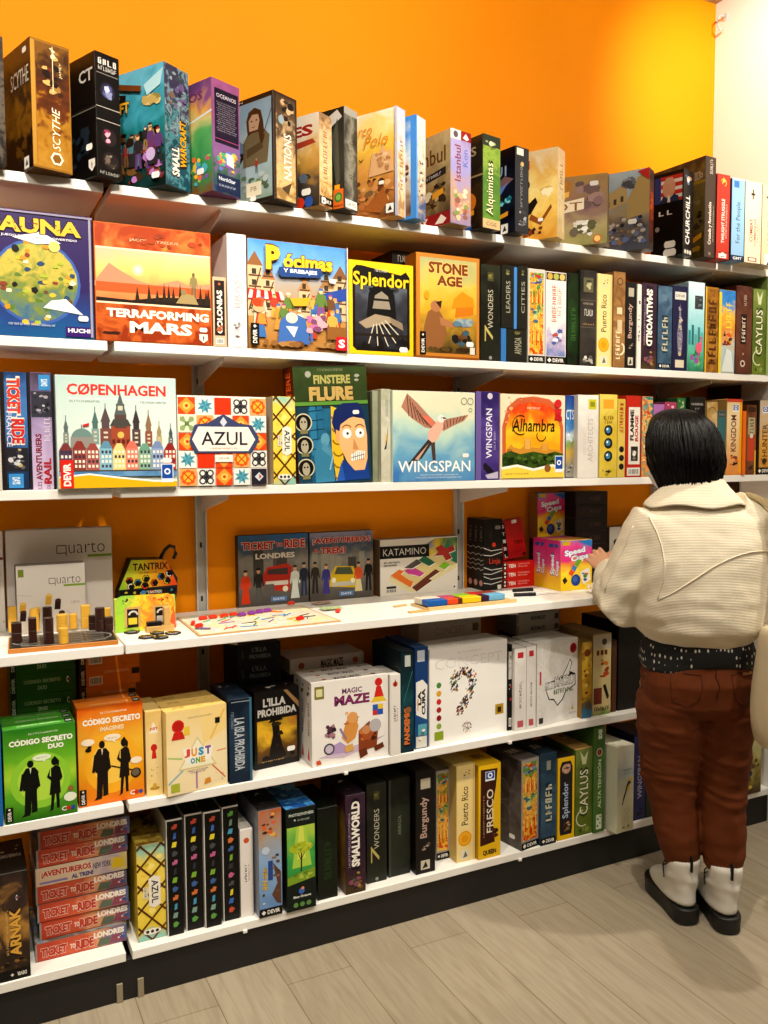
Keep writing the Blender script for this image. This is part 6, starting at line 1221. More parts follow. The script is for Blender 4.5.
for i, nm in enumerate(('lowest', 'second lowest', 'third lowest', 'fourth lowest', 'fifth lowest', 'second highest', 'topmost')):
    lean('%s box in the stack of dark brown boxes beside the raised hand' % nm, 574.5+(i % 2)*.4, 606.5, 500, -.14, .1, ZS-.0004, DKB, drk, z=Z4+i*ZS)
def c_(p):
    p.bg('#cfc9be'); p.blobs(.03, .4, .97, .95, 16, ['#1f1b1a', '#2f2a28', '#d9d4cc'], 3, .05, .12); p.t('~6', .5, .68, .8, .3, '#191615', 10, .05); p.r(.02, .02, .98, .3, '#4a3f36'); p.blobs(.05, .05, .95, .28, 8, ['#8a7a6a', '#3a2f28'], 5, .05, .1)
lean('white and black box with dark brush lettering, partly hidden by the raised hand', 608.5, 655, 527, -.08, .05, None, '#4f463e', c_)
# black pens and white cards by the red boxes
for i, (x, y, a, lb) in enumerate(((522, 590, -10, 'black marker pen lying nearest the red boxes on the fourth shelf'), (524, 594.5, -16, 'black marker pen lying in front, angled to the shelf edge'))):
    p = PZ(x, y, Z4+.006); q = empty('marker_pen', (p.x, p.y, Z4+.0062), lb, 'pen', 'black marker pens', (0, 0, rad(a)))
    X = Matrix.Rotation(PI/2, 4, 'Y')
    MB().cyl((0, 0, -.035), .006, .05, '#1a1817', 14, .001, X).build('barrel', q)
    MB().cyl((0, 0, .0152), .0066, .026, '#121011', 14, .001, X).build('pen_cap', q)
p = PZ(531, 584, Z4); q = empty('small_black_box', (p.x, p.y, Z4+.0003), 'tiny black box standing in front of the flat red boxes', 'box', rot=(0, 0, rad(6)))
MB().box(-.015, -.012, 0, .015, .012, .03, '#171415', .001).build('box', q); MB().box(-.0155, -.0125, .0302, .0155, .0125, .037, '#1d1a1a', .001).build('lid', q)
for i, (x, y, a) in enumerate(((541, 590.5, 10), (548, 593, -14), (536, 593.5, 30))):
    card(x, y, .06, .036, a, lambda p: (p.bg('#ece8e0'), p.blobs(.2, .2, .8, .8, 3, ['#d9d4cc', '#b8b4ac'], 3, .06, .1)), ('white card at the back of the three beside the pens', 'white card nearest the pink and yellow cup game box', 'white card nearest the black pens')[i], z=Z4+.0004+i*.0008, grp='white cards on the fourth shelf')
# ------------------------------------------------------------------ fifth shelf
Z5 = SH[5][0]
def deep(n, labels, label, bl, br, yt, D, body, front, left=None, top=None):
    """face-out box with n more of the same behind it"""
    r = G(5, label, bl, None, yt, D, body, front, left, top, br=br)
    W = (PZ(br[0], br[1], Z5)-PZ(bl[0], bl[1], Z5)).length
    nn = Vector((-math.sin(r.rotation_euler.z), math.cos(r.rotation_euler.z), 0))
    for i in range(n):
        copy_thing(r, r.location+nn*(D+.0008)*(i+1), labels[i])
    return r
def duo(kind):
    def f(p):
        if kind == 0:
            p.bg(A([(0, '#2f6a1c'), (.3, '#5fa82c'), (.45, '#a8d03a'), (.65, '#6ab02c'), (1, '#2f7a24')], 4, .08)); p.el(.5, .42, .42, .3, '#8cc83a'); p.el(.5, .42, .32, .22, '#b0d84a'); ink = '#141713'
        else:
            p.bg(A([(0, '#e0701c'), (.4, '#f0a824'), (.6, '#f0b83a'), (1, '#dc5a14')], 4, .08)); p.el(.5, .42, .42, .32, '#f2ac2c'); p.el(.5, .42, .3, .22, '#f6c852'); ink = '#231c18'
        p.x('VLAADA CHVÁTIL', .55, .93, .4, .018, '#e9f0dc'); p.t('CÓDIGO SECRETO', .52, .855, .88, .075, '#f4f2e6', 0, .045); p.t('DUO' if kind == 0 else 'IMÁGENES', .72 if kind == 0 else .52, .77, .22 if kind == 0 else .36, .055, '#f4f2e6' if kind == 0 else '#f0d8b0', 0, .045)
        # man in a suit
        p.pg([(.26, .07), (.35, .08), (.37, .36), (.28, .36)], ink); p.pg([(.36, .08), (.44, .09), (.44, .36), (.36, .36)], ink); p.pg([(.25, .33), (.45, .33), (.47, .52), (.42, .57), (.3, .57), (.24, .5)], ink); p.pg([(.24, .52), (.2, .34), (.24, .33), (.29, .48)], ink); p.pg([(.46, .52), (.49, .36), (.45, .34), (.42, .48)], ink); p.el(.36, .61, .045, .04, ink); p.pg([(.22, .05), (.34, .06), (.34, .09), (.27, .09)], ink); p.pg([(.345, .57), (.375, .57), (.36, .5)], '#c9d8b0' if kind == 0 else '#e0c8a0')
        # woman in a skirt
        p.pg([(.62, .08), (.66, .08), (.69, .26), (.64, .26)], ink); p.pg([(.71, .09), (.75, .09), (.75, .26), (.7, .26)], ink); p.pg([(.61, .24), (.77, .25), (.76, .42), (.64, .42)], ink); p.pg([(.64, .4), (.75, .4), (.77, .53), (.71, .56), (.64, .53)], ink); p.pg([(.63, .53), (.58, .44), (.66, .38), (.67, .42), (.62, .45)], ink); p.pg([(.77, .53), (.8, .42), (.77, .38), (.74, .42)], ink); p.el(.69, .6, .042, .042, ink); p.pg([(.65, .62), (.7, .66), (.76, .6), (.75, .54), (.71, .57)], ink); p.pg([(.6, .06), (.66, .08), (.64, .1)], ink)
        p.el(.52, .665 if kind == 0 else .67, .13, .035, '#e6f0d0' if kind == 0 else '#f6e6cc'); p.pg([(.5, .64), (.56, .64), (.57, .61)], '#e6f0d0' if kind == 0 else '#f6e6cc'); p.x('blablabla', .52, .665, .16, .015, '#8a9a6a')
        if kind: p.el(.88, .4, .09, .035, '#f6e6cc'); p.e(.87, .27, .08, ink); p.e(.865, .275, .06, '#6a5f50'); p.ln([(.49, .38), (.83, .3)], .02, ink); p.el(.15, .65, .1, .035, '#f6e6cc'); p.blobs(.1, .54, .22, .62, 3, [ink], 2, .03, .05)
        else: p.e(.91, .28, .045, '#8a6a3a'); p.el(.9, .19, .09, .05, '#e6ecd4')
        p.mark('devir', .06, .1, .1, .16); p.mark('cge', .87, .07, .2, .05)
    return f
def etop(c, c2):
    def f(p): p.bg(c); p.t('CÓDIGO SECRETO', .5, .5, .6, .3, c2, 0, .02, 'small_print'); p.r(.86, .1, .98, .9, '#1f2a1c', 'publisher_mark'); p.x('DEVIR', .92, .5, .08, .3, '#e0e6d8', 0, .02)
    return f
deep(2, ['green box directly behind the foremost green box, fifth shelf', 'third green box from the front, deepest in its line, fifth shelf'], 'foremost bright green box with two black figures on its cover, fifth shelf', (5.5, 825.5), (78, 812), 731, .042, '#2f6a24', duo(0), top=etop('#4a9a34', '#d0e6b8'))
deep(1, ['orange box directly behind the foremost orange box, fifth shelf'], 'foremost orange box with two black figures on its cover, fifth shelf', (79.5, 808.5), (145, 796.5), 709, .045, '#c9601c', duo(1), left=lambda p: p.bg('#c05a18'), top=etop('#e8802c', '#f2d0a0'))
def flat(label, xl, xr, y_front, z, h, D, body, front, top=None, left=None):
    a, b = PY(xl, 680, y_front), PY(xr, 680, y_front); W = b.x-a.x
    D = min(D, -y_front-.023)
    return game(label, W, D, h, (a.x+W/2, y_front+D/2, z), 0, body, 'board games on the fifth shelf', front, left, top, names=dict(front='spine_print'))
def gs(p): p.bg('#2f5a20'); p.r(.0, .0, .09, 1, '#1c2418', 'publisher_mark'); p.t('DEVIR', .045, .5, .05, .7, '#c9d0bc', 90, .03, 'publisher_mark'); p.t('CÓDIGO SECRETO', .48, .62, .56, .22, '#a8b894', 0, .03); p.t('DUO', .48, .28, .14, .2, '#a8b894', 0, .03); p.mark('cge', .9, .55, .1, .3)
def os(p): p.bg('#d0701f'); p.r(.0, .0, .1, 1, '#2a2018', 'publisher_mark'); p.t('DEVIR', .05, .5, .05, .7, '#e0d0bc', 90, .03, 'publisher_mark'); p.bars(.26, .3, .22, .4); p.t('CÓDIGO SECRETO', .6, .7, .42, .16, '#e8b078', 0, .02); p.r(.86, .45, .99, .75, '#2a201a', 'publisher_mark')
HS = (SH[4][0]-.032-Z5)/7
for i, nm in enumerate(('lowest', 'second', 'third', 'middle', 'fifth', 'second highest', 'topmost')):
    flat('%s of the green boxes lying flat behind the standing green ones' % nm, 10, 76, -.225, Z5+i*HS, HS-.0004, .16, '#244a1a', gs)
    flat('%s of the orange boxes lying flat behind the standing orange ones' % nm, 80, 140, -.225, Z5+i*HS, HS-.0004, .16, '#b8601c', os)
for i, nm in enumerate(('lower', 'upper')):
    flat('%s blue box lying flat at the far left end of the fifth shelf' % nm, -40, 5, -.22, Z5+.09*i, .089, .15, '#1f5a94', lambda p: p.bg('#2a6aa8'))
G(5, 'bright blue box edge at the far left end of the fifth shelf', (-40, 834), 4.2, 713, .09, '#1d5c9c', lambda p: p.bg('#2468ac'))
def jsp(p):
    p.bg(A(['#e8c880', '#f0d69a', '#e2bc6c'], 6, .25)); p.pg([(.2, .74), (.8, .74), (.5, .88)], '#f2e6d0'); p.t('JUST', .5, .79, .5, .04, '#c9483a', 0, .05); p.e(.5, .57, .2, '#c92a24', 'award_emblem'); p.pg([(.34, .44), (.66, .44), (.6, .53), (.4, .53)], '#c92a24', 'award_emblem'); p.blobs(.25, .22, .75, .34, 6, ['#c9a45a', '#8a7a5a'], 2, .03, .06); p.el(.5, .09, .3, .02, '#b08a2c'); p.el(.5, .12, .12, .03, '#c9a03a')
G(5, 'narrow pale yellow box beside the orange box, red award emblem on its spine, fifth shelf', (147, 797), 166.3, 712, .14, '#e0c07a', jsp, top=lambda p: p.bg('#e6c880'))
def just(p):
    p.bg(A([(0, '#f0dcae'), (.5, '#f4e2b4'), (1, '#eed08c')], 5, .1)); p.pg([(.55, .98), (.99, .98), (.99, .7), (.6, .55)], '#f2d48c'); p.ln([(.72, .6), (.96, .94)], .025, '#e8b84a'); p.ln([(.02, .46), (.25, .42)], .025, '#a8c46a'); p.ln([(.02, .14), (.26, .28)], .025, '#7ab0c8'); p.ln([(.48, .03), (.48, .24)], .03, '#a87aa8'); p.ln([(.72, .3), (.96, .1)], .02, '#d9603a'); p.ln([(.82, .44), (.98, .45)], .02, '#e08a6a')
    p.pg([(.5, .66), (.82, .28), (.18, .28)], '#d9c890'); p.pg([(.5, .63), (.78, .3), (.22, .3)], '#f2eacc'); p.pg([(.26, .54), (.76, .52), (.72, .36), (.3, .36)], '#f6f0e0')
    for i, (c, k) in enumerate(zip('JUST', ('#d9483a', '#e89a2c', '#3f9ac0', '#7a4a9a'))): p.t(c, .33+i*.115, .475, .095, .1, k, 0, .06)
    for i, (c, k) in enumerate(zip('ONE', ('#3f9ac0', '#6aa83a', '#e0a02c'))): p.t(c, .42+i*.085, .375, .075, .07, k, 0, .06)
    p.pg([(.08, .66), (.3, .66), (.26, .75), (.12, .75)], '#c92a24', 'award_emblem'); p.e(.19, .82, .1, '#d93028', 'award_emblem'); p.e(.19, .82, .08, '#b8241e', 'award_emblem'); p.pg([(.28, .7), (.38, .7), (.37, .8), (.29, .8)], '#e8c43a', 'award_emblem'); p.r(.8, .78, .88, .85, '#1f1c1a', 'publisher_mark'); p.r(.06, .04, .2, .14, '#a8b03a', 'publisher_mark'); p.pg([(.6, .06), (.72, .08), (.7, .14), (.62, .13)], '#d98a2c'); p.x('Un juego cooperativo', .5, .26, .34, .02, '#6a4a8a'); p.x('para grupos', .5, .235, .24, .018, '#6a4a8a'); p.x('Ludovic Roudy   Bruno Sautter', .55, .9, .4, .014, '#6a5a4a'); p.blobs(.78, .06, .95, .18, 8, ['#8a7a5a', '#c0a878'], 4, .008, .014)
def jt(p): p.bg('#ecc976'); p.t('JUST ONE', .25, .5, .2, .4, '#a88a3a', 0, .03, 'small_print'); p.blobs(.5, .2, .9, .8, 4, ['#c9a24a', '#e0b860'], 2, .03, .06)
deep(2, ['pale yellow box directly behind the foremost one with coloured rays, fifth shelf', 'third pale yellow box from the front, deepest in its line, fifth shelf'], 'foremost pale yellow box with coloured rays and letters on its cover, fifth shelf', (167.5, 797.5), (228, 784), 713, .052, '#e2c277', just, top=jt)
def isla(p):
    p.bg(A(['#1f2c3c', '#2a3c50', '#1a2432'], 6, .3)); p.r(.9, 0, 1, 1, '#3f6a80'); p.t('LA ISLA PROHIBIDA', .45, .46, .44, .62, '#c0c6cc', -90, .02); p.x('GAMEWRIGHT', .15, .75, .12, .2, '#8a9aa8', -90); p.r(.1, .96, .9, .97, '#8a949c')
def isl_t(p): p.bg('#1f2c3a'); p.blobs(.1, .1, .9, .9, 7, ['#c9ccd0', '#3f5468'], 2, .05, .12)
G(5, 'dark blue box with pale capitals running down its spine, fifth shelf', (230, 784.5), 253, 700, .19, '#1c2836', isla, top=isl_t)
def illa(p):
    p.bg('#1f1b1a'); p.r(.06, .08, .94, .62, A([(0, '#2a221c'), (.3, '#6a4a20'), (.5, '#e0b030'), (.7, '#c9743a'), (.9, '#6a3f4a'), (1, '#2a2228')], 6, .22)); p.blobs(.06, .02, .94, .2, 16, ['#241e1a', '#3a3024', '#17130f'], 3, .06, .14)
    p.pg([(.3, .58), (.62, .6), (.58, .66), (.5, .68), (.4, .66)], '#1a1613'); p.pg([(.38, .58), (.54, .58), (.56, .4), (.62, .24), (.7, .12), (.3, .1), (.34, .26), (.4, .42)], '#1f1915'); p.blobs(.3, .12, .66, .6, 14, ['#2f261c', '#3f3222', '#17120f'], 5, .03, .07)
    p.t("L'ILLA", .44, .85, .5, .11, '#e9e6e0', 0, .04); p.t('PROHIBIDA', .5, .72, .86, .1, '#e9e6e0', 0, .045); p.pg([(.72, .98), (.99, .8), (.99, .72), (.64, .98)], '#b08a5c'); p.seal(.8, .2, .18); p.x('Matt Leacock', .4, .09, .5, .015, '#c9a86a')
G(5, 'black topped box with a dark ruin against a yellow sunset on its cover, fifth shelf', (255, 771), None, 693, .07, '#171413', illa, top=lambda p: (p.bg('#1c1817'), p.blobs(.1, .2, .9, .8, 8, ['#c9c4bc', '#3a342f'], 3, .03, .07)), br=(300, 761))
HL = (PY(257, 643.5, -.2).z-Z5)/6
def ils(p): p.bg('#191b1f'); p.t("L'ILLA", .5, .7, .34, .24, '#6a6e74', 0, .03); p.t('PROHIBIDA', .52, .34, .5, .22, '#6a6e74', 0, .03); p.x('game', .12, .5, .06, .4, '#5a5e66', 90)
for i, nm in enumerate(('lowest', 'second lowest', 'third lowest', 'third highest', 'second highest', 'topmost')):
    flat('%s black box lying flat behind the ruin box on the fifth shelf' % nm, 238, 281, -.2, Z5+i*HL, HL-.0004, .15, '#16181c', ils)
def magic(p):
    p.bg(A(['#ece7e2', '#f2eee9', '#e6e0da'], 4, .15)); p.t('MAGIC', .52, .86, .26, .065, '#6a2a5c', 0, .03); p.t('MAZE', .52, .75, .46, .12, '#7a2a5c', 0, .05); p.r(.04, .8, .16, .95, '#7a742c', 'publisher_mark'); p.r(.06, .83, .14, .92, '#d9d4a0', 'publisher_mark')
    p.e(.87, .92, .05, '#c92a24', 'award_emblem'); p.pg([(.81, .74), (.94, .74), (.9, .87), (.84, .87)], '#d03028', 'award_emblem'); p.pg([(.76, .68), (.98, .68), (.93, .74), (.81, .74)], '#e8c43a', 'award_emblem'); p.r(.79, .52, .93, .65, '#2f5ab0', 'award_emblem'); p.r(.86, .59, .93, .65, '#e8c43a', 'award_emblem'); p.r(.79, .52, .85, .58, '#c9302c', 'award_emblem')
    p.pg([(.08, .1), (.5, .18), (.96, .26), (.7, .14), (.4, .06)], '#cdb8cc'); p.pg([(.2, .2), (.36, .26), (.44, .2), (.42, .12), (.24, .12)], '#b59ac8'); p.e(.22, .19, .07, '#4a4456'); p.e(.22, .19, .05, '#c9bccf')
    p.pg([(.38, .3), (.44, .5), (.56, .54), (.6, .42), (.56, .28), (.46, .22)], '#d9944a'); p.blobs(.4, .42, .62, .62, 8, ['#d98a3a', '#e8b06a', '#b5642c', '#f0c890'], 4, .03, .06); p.e(.52, .53, .07, '#e0a060'); p.ln([(.36, .42), (.44, .28)], .025, '#8a7aa0')
    p.blobs(.14, .28, .34, .5, 9, ['#5a3a4a', '#8a5a6a', '#3a2830', '#a87a8a'], 5, .03, .06); p.pg([(.6, .1), (.84, .14), (.86, .36), (.74, .46), (.6, .36)], '#8a4426'); p.blobs(.58, .2, .86, .46, 10, ['#a8552c', '#6a3420', '#c9743a', '#4a2618'], 7, .04, .08); p.e(.82, .4, .08, '#b8b4b8'); p.e(.7, .36, .055, '#c98a5c'); p.pg([(.62, .02), (.72, .06), (.7, .14), (.6, .12)], '#6a3420'); p.pg([(.82, .08), (.94, .12), (.92, .18), (.8, .14)], '#6a3420'); p.pg([(.42, .12), (.54, .14), (.52, .22), (.42, .2)], '#d9a85a')
    p.pg([(.06, .02), (.12, .03), (.1, .08), (.05, .07)], '#c9542c', 'publisher_mark')
def mside(p): p.bg('#ddd8d2'); p.t('MAGIC MAZE', .5, .55, .3, .4, '#8a6a80', 90, .02); p.blobs(.2, .8, .8, .95, 3, ['#8a8438', '#6a642a'], 2, .1, .2); p.pg([(.3, .06), (.7, .06), (.5, .22)], '#c9402c')
def mtop(p): p.bg('#e6e1db'); p.t('MAGIC MAZE', .5, .5, .34, .5, '#4a4044', 0, .03, 'small_print'); p.e(.2, .5, .03, '#c9602c', 'publisher_mark'); p.e(.84, .5, .03, '#8a4a2c', 'publisher_mark')
deep(2, ['white box directly behind the foremost white one with three cartoon thieves', 'third white box from the front, behind the cartoon thieves cover'], 'foremost white box with cartoon thieves on its cover, fifth shelf', (312, 768), (389, 755), 683.5, .05, '#d9d4ce', magic, mside, mtop)
def msp(p): p.bg('#e4dfd9'); p.t('~7', .45, .52, .2, .2, '#5a4a50', 90, .03); p.x('~8', .68, .5, .14, .16, '#8a4a3a', 90); p.e(.5, .88, .24, '#c9542c', 'publisher_mark'); p.pg([(.36, .86), (.5, .95), (.64, .86)], '#7a2a1c', 'publisher_mark'); p.blobs(.3, .56, .5, .62, 1, ['#1f1c1c'], 2, .1, .15)
G(5, 'narrow white box with small vertical lettering, right of the cartoon thieves box, fifth shelf', (390.4, 756), 400.8, 675, .12, '#d4cfc8', msp)
ZM = PY(325, 656, -.17).z
flat('white box lying flat behind the cartoon thieves boxes, fifth shelf', 290, 364, -.17, ZM-.045, .045, .14, '#c9bdb4', lambda p: (p.bg('#cdbfb6'), p.t('MAGIC MAZE', .56, .5, .3, .6, '#3a2a30', 0, .03), p.e(.15, .5, .04, '#a8542c'), p.e(.88, .5, .04, '#a8542c')))
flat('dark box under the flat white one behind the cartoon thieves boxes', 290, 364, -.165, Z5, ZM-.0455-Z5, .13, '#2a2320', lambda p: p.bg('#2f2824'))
def pan_(p): p.bg(A([(0, '#1a2f3c'), (.4, '#1f4a52'), (.7, '#16343a'), (1, '#1d2a30')], 9, .3)); p.to('PANDEMIC', .45, .26, .44, .36, '#d9743a', '#1a1412', 90, .05); p.e(.55, .42, .24, '#8a5a3a'); p.r(.3, .85, .75, .96, '#b8bcb8', 'publisher_mark'); p.ln([(.2, .5), (.9, .8)], .04, '#3f7a80')
G(5, 'dark teal box with orange lettering at the foot of its spine, fifth shelf', (401.4, 753.5), 414, 652, .2, '#16282e', pan_, top=lambda p: p.bg('#26343a'))
def cura(p):
    p.bg(A([(0, '#2a5a8a'), (.5, '#1f3f7a'), (1, '#24406a')], 8, .2)); p.pg([(.1, .34), (.9, .28), (.95, .62), (.6, .68), (.1, .66)], '#e9e6e0'); p.t('LA', .36, .5, .26, .14, '#1f1c1c', 90, .05); p.t('CURA', .66, .46, .28, .26, '#1f1c1c', 90, .05); p.x('PANDEMIC', .24, .44, .12, .12, '#c98a2c', 90, .03); p.r(.2, .86, .75, .97, '#c9d4e0', 'publisher_mark'); p.r(.25, .13, .9, .24, '#5aa0b0'); p.r(.1, .01, .9, .12, '#d9d4c8'); p.blobs(.15, .02, .85, .22, 7, ['#8a8a7a', '#e9e6dc', '#3f6a6a'], 3, .1, .18)
G(5, 'blue box with a slanted white name plate on its spine, fifth shelf', (414.8, 749.5), 428.3, 648, .2, '#1f3a66', cura, top=lambda p: p.bg('#2a4a74'))
def conc(p):
    p.bg(A(['#efece8', '#f4f2ee', '#e9e5e0'], 4, .12)); p.t('CONCEPT', .5, .83, .86, .1, '#c9c4be', 0, .0); p.t('CONCEPT', .5, .83, .84, .086, '#ece9e4', 0, -.008); p.x('ALAIN RIVOLLET', .5, .93, .3, .012, '#b0aca6')
    R = random.Random(9); cs = ['#2a2a2a', '#6a6a6a', '#c9402c', '#e0a82c', '#4a8a4a', '#3f6aa8', '#8a5a3a', '#b8b4ae']
    path = [(.42+.12*math.cos(a), .6+.13*math.sin(a)) for a in [rad(200-i*13) for i in range(20)]]+[(.5-.02*i, .46-.02*i) for i in range(8)]
    for u, v in path:
        for j in range(9):
            a, b = u+R.uniform(-.045, .045), v+R.uniform(-.04, .04); s_ = R.uniform(.008, .019)
            p.pg([(a-s_, b-s_), (a+s_, b-s_*.4), (a+s_*.3, b+s_)], R.choice(cs)); p.n -= 1
    for j in range(40):
        a = R.uniform(0, 6.28); r = .06*math.sqrt(R.random()); p.pg([(.46+r*math.cos(a), .12+r*math.sin(a)), (.475+r*math.cos(a), .125+r*math.sin(a)), (.46+r*math.cos(a), .14+r*math.sin(a))], R.choice(cs)); p.n -= 1
    p.n += 2; p.r(.84, .2, .95, .31, '#b08a24', 'publisher_mark'); p.r(.87, .22, .92, .28, '#3a2f14', 'publisher_mark')
    for i, c in enumerate(('#4a8a3a', '#d9a02c', '#c9302c', '#a82a24', '#8a1f24', '#8aa83a')): p.e(.115, .62-i*.085, .03, c, 'player_icons')
    p.r(.06, .05, .17, .14, '#8aa02c', 'publisher_mark')
def ctop(p): p.bg('#eae6e1'); p.t('CONCEPT', .55, .5, .3, .4, '#b5aca6', 0, .0, 'small_print')
deep(1, ['white box directly behind the big question mark cover, fifth shelf'], 'large white box with a big question mark made of tiny pictures, fifth shelf', (429.5, 747), (507, 730.5), 650, .055, '#dcd8d2', conc, top=ctop)
ZC = PY(450, 620.5, -.17).z
flat('white box lying flat above the question mark boxes, fifth shelf', 419, 489, -.17, ZC-.066, .066, .13, '#c4bab2', lambda p: (p.bg('#c9beb6'), p.t('CONCEPT', .5, .5, .5, .4, '#a89a94', 0, .01), p.r(.86, .35, .96, .75, '#6a5c24', 'publisher_mark')))
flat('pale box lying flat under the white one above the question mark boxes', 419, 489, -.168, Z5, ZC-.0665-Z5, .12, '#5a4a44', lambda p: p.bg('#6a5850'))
def sbl(p): p.bg('#171515'); p.r(.1, .6, .9, .92, '#c9c4be'); p.blobs(.15, .62, .85, .9, 8, ['#2a2828', '#6a6866', '#efece8'], 3, .1, .2); p.blobs(.1, .3, .9, .6, 6, ['#c9302c', '#d9d4d0', '#3a3838'], 4, .12, .25); p.bars(.5, .1, .7, .1)
G(5, 'narrow black box with a barcode low on its spine, fifth shelf', (507.6, 731), 514, 645, .2, '#151313', sbl)
def swh(k):
    def f(p): p.bg(A(['#e4dfda', '#ece8e4', '#dad4ce'], 9, .3)); p.t('MICRO MACRO', .5, .42, .2, .3, '#8a8684', 90, .02); p.r(.25, .88, .75, .95, '#b8303a', 'award_emblem'); p.r(.25, .04, .75, .12, '#c05a62', 'publisher_mark'); p.blobs(.3, .45, .7, .6, 4, ['#8a8684', '#b8b4b0'], k, .06, .12)
    return f
G(5, 'white box with a red foot mark, right of the narrow black box, fifth shelf', (514.4, 731.5), 526, 649, .2, '#d2cdc8', swh(2), top=lambda p: p.bg('#dcd8d2'))
G(5, 'white box touching the left edge of the white cover with tangled line drawings, fifth shelf', (526.4, 729.5), 535.6, 647, .2, '#d4cfca', swh(3), top=lambda p: p.bg('#dcd8d2'))
def micro(p):
    p.bg(A(['#e6e2dd', '#efece8', '#dcd8d2'], 16, .4)); R = random.Random(2)
    for i in range(110):
        u, v = R.uniform(.04, .93), R.uniform(.04, .93); p.ln([(u, v), (u+R.uniform(-.05, .05), v+R.uniform(-.04, .04))], .006, '#cbc6c1'); p.n -= 1
    p.pg([(.22, .4), (.28, .3), (.4, .28), (.5, .2), (.62, .26), (.72, .36), (.95, .42), (.94, .56), (.8, .6), (.86, .7), (.8, .76), (.74, .68), (.6, .55), (.2, .5)], '#2a2626'); p.pg([(.24, .4), (.3, .31), (.41, .3), (.5, .22), (.6, .27), (.7, .37), (.93, .43), (.92, .55), (.2, .49)], '#f0ede9'); p.pg([(.79, .6), (.84, .7), (.8, .74), (.75, .67), (.62, .55), (.78, .56)], '#f0ede9')
    p.to('MICRO', .33, .47, .26, .08, '#f4f2ee', '#1f1b1b', 0, .02, grow=.1); p.to('MACRO', .66, .5, .46, .11, '#f4f2ee', '#1f1b1b', 0, .02, grow=.08); p.t('~9', .64, .38, .48, .06, '#7a8a6a', 0, .06); p.e(.88, .88, .085, '#b8242c', 'award_emblem'); p.e(.88, .88, .06, '#8a1a22', 'award_emblem'); p.r(.06, .5, .1, .66, '#c9303a', 'publisher_mark'); p.r(.05, .03, .15, .1, '#3a3634', 'publisher_mark'); p.pg([(.83, .12), (.9, .12), (.87, .18)], '#c9b42c', 'publisher_mark'); p.x('Johannes Sich', .87, .08, .16, .014, '#5a5654')
deep(2, ['white box directly behind the cover with tangled line drawings, fifth shelf', 'third white box from the front behind the line drawing cover, fifth shelf'], 'foremost white box with tangled line drawings and outlined letters on its cover, fifth shelf', (536.3, 727.5), (580, 716.5), 644.5, .045, '#d6d2cc', micro, top=lambda p: p.bg('#e2deda'))
ZQ = PY(535, 612.5, -.165).z
for i, nm in enumerate(('lower', 'upper')):
    flat('%s of the two grey white boxes lying flat above the line drawing box' % nm, 516, 559, -.165, ZQ-.074+i*.037, .0365, .12, '#8f8982', lambda p: (p.bg('#b5afa8'), p.t('MICROMACRO', .5, .5, .34, .4, '#4a4644', 0, .04), p.r(.88, .2, .97, .75, '#57524e', 'publisher_mark'), p.r(.0, .1, .06, .9, '#8a8680')))
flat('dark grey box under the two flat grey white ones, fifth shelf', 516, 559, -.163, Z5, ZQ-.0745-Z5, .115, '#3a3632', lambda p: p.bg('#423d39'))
G(5, 'yellow amber box with a busy spine, right of the line drawing cover, fifth shelf', (581.5, 719), 591.5, 642, .2, '#8a6a2a', lambda p: (p.bg(A([(0, '#3a6a8a'), (.15, '#5a4a2a'), (.5, '#d9a82c'), (.75, '#e0bc44'), (1, '#8a5a2c')], 12, .25)), p.blobs(.1, .3, .9, .75, 14, ['#e8c450', '#c98a24', '#5a3a1c', '#f0d888'], 3, .12, .22), p.e(.5, .85, .3, '#7a3f1c')), top=lambda p: p.bg('#9a7a3a'))
def king(p): p.bg(A([(0, '#6a8a3a'), (.12, '#d9c48a'), (.5, '#e8d69a'), (.8, '#e4cf94'), (1, '#c9b48a')], 7, .1)); p.r(.0, .82, 1, .98, '#d2c9b4'); p.e(.62, .9, .14, '#4a4440'); [p.r(.2+i*.22, .74, .34+i*.22, .8, '#6a3f24') for i in range(3)]; p.blobs(.35, .42, .95, .7, 10, ['#c9502c', '#e0842c', '#a83a24', '#3f7a4a'], 4, .1, .2); p.pg([(.55, .36), (.7, .38), (.9, .22), (.8, .18)], '#1f1a18'); p.r(.05, .14, .5, .34, '#7a3420'); p.t('~8', .5, .08, .8, .05, '#2a1c14', 0, .04)
G(5, 'cream box with a red knight figure, right of the amber box, fifth shelf', (592.3, 716.5), 610.5, 635, .2, '#a88f5c', king, top=lambda p: p.bg('#9a8a6a'))
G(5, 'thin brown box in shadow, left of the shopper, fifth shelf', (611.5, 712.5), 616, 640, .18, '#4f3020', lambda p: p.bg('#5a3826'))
G(5, 'large dark box in deep shadow beside the shopper, fifth shelf', (617.5, 711), 646, 622, .2, '#1a1714', lambda p: (p.bg('#1f1b18'), p.t('~7', .5, .8, .6, .05, '#3a342f')))

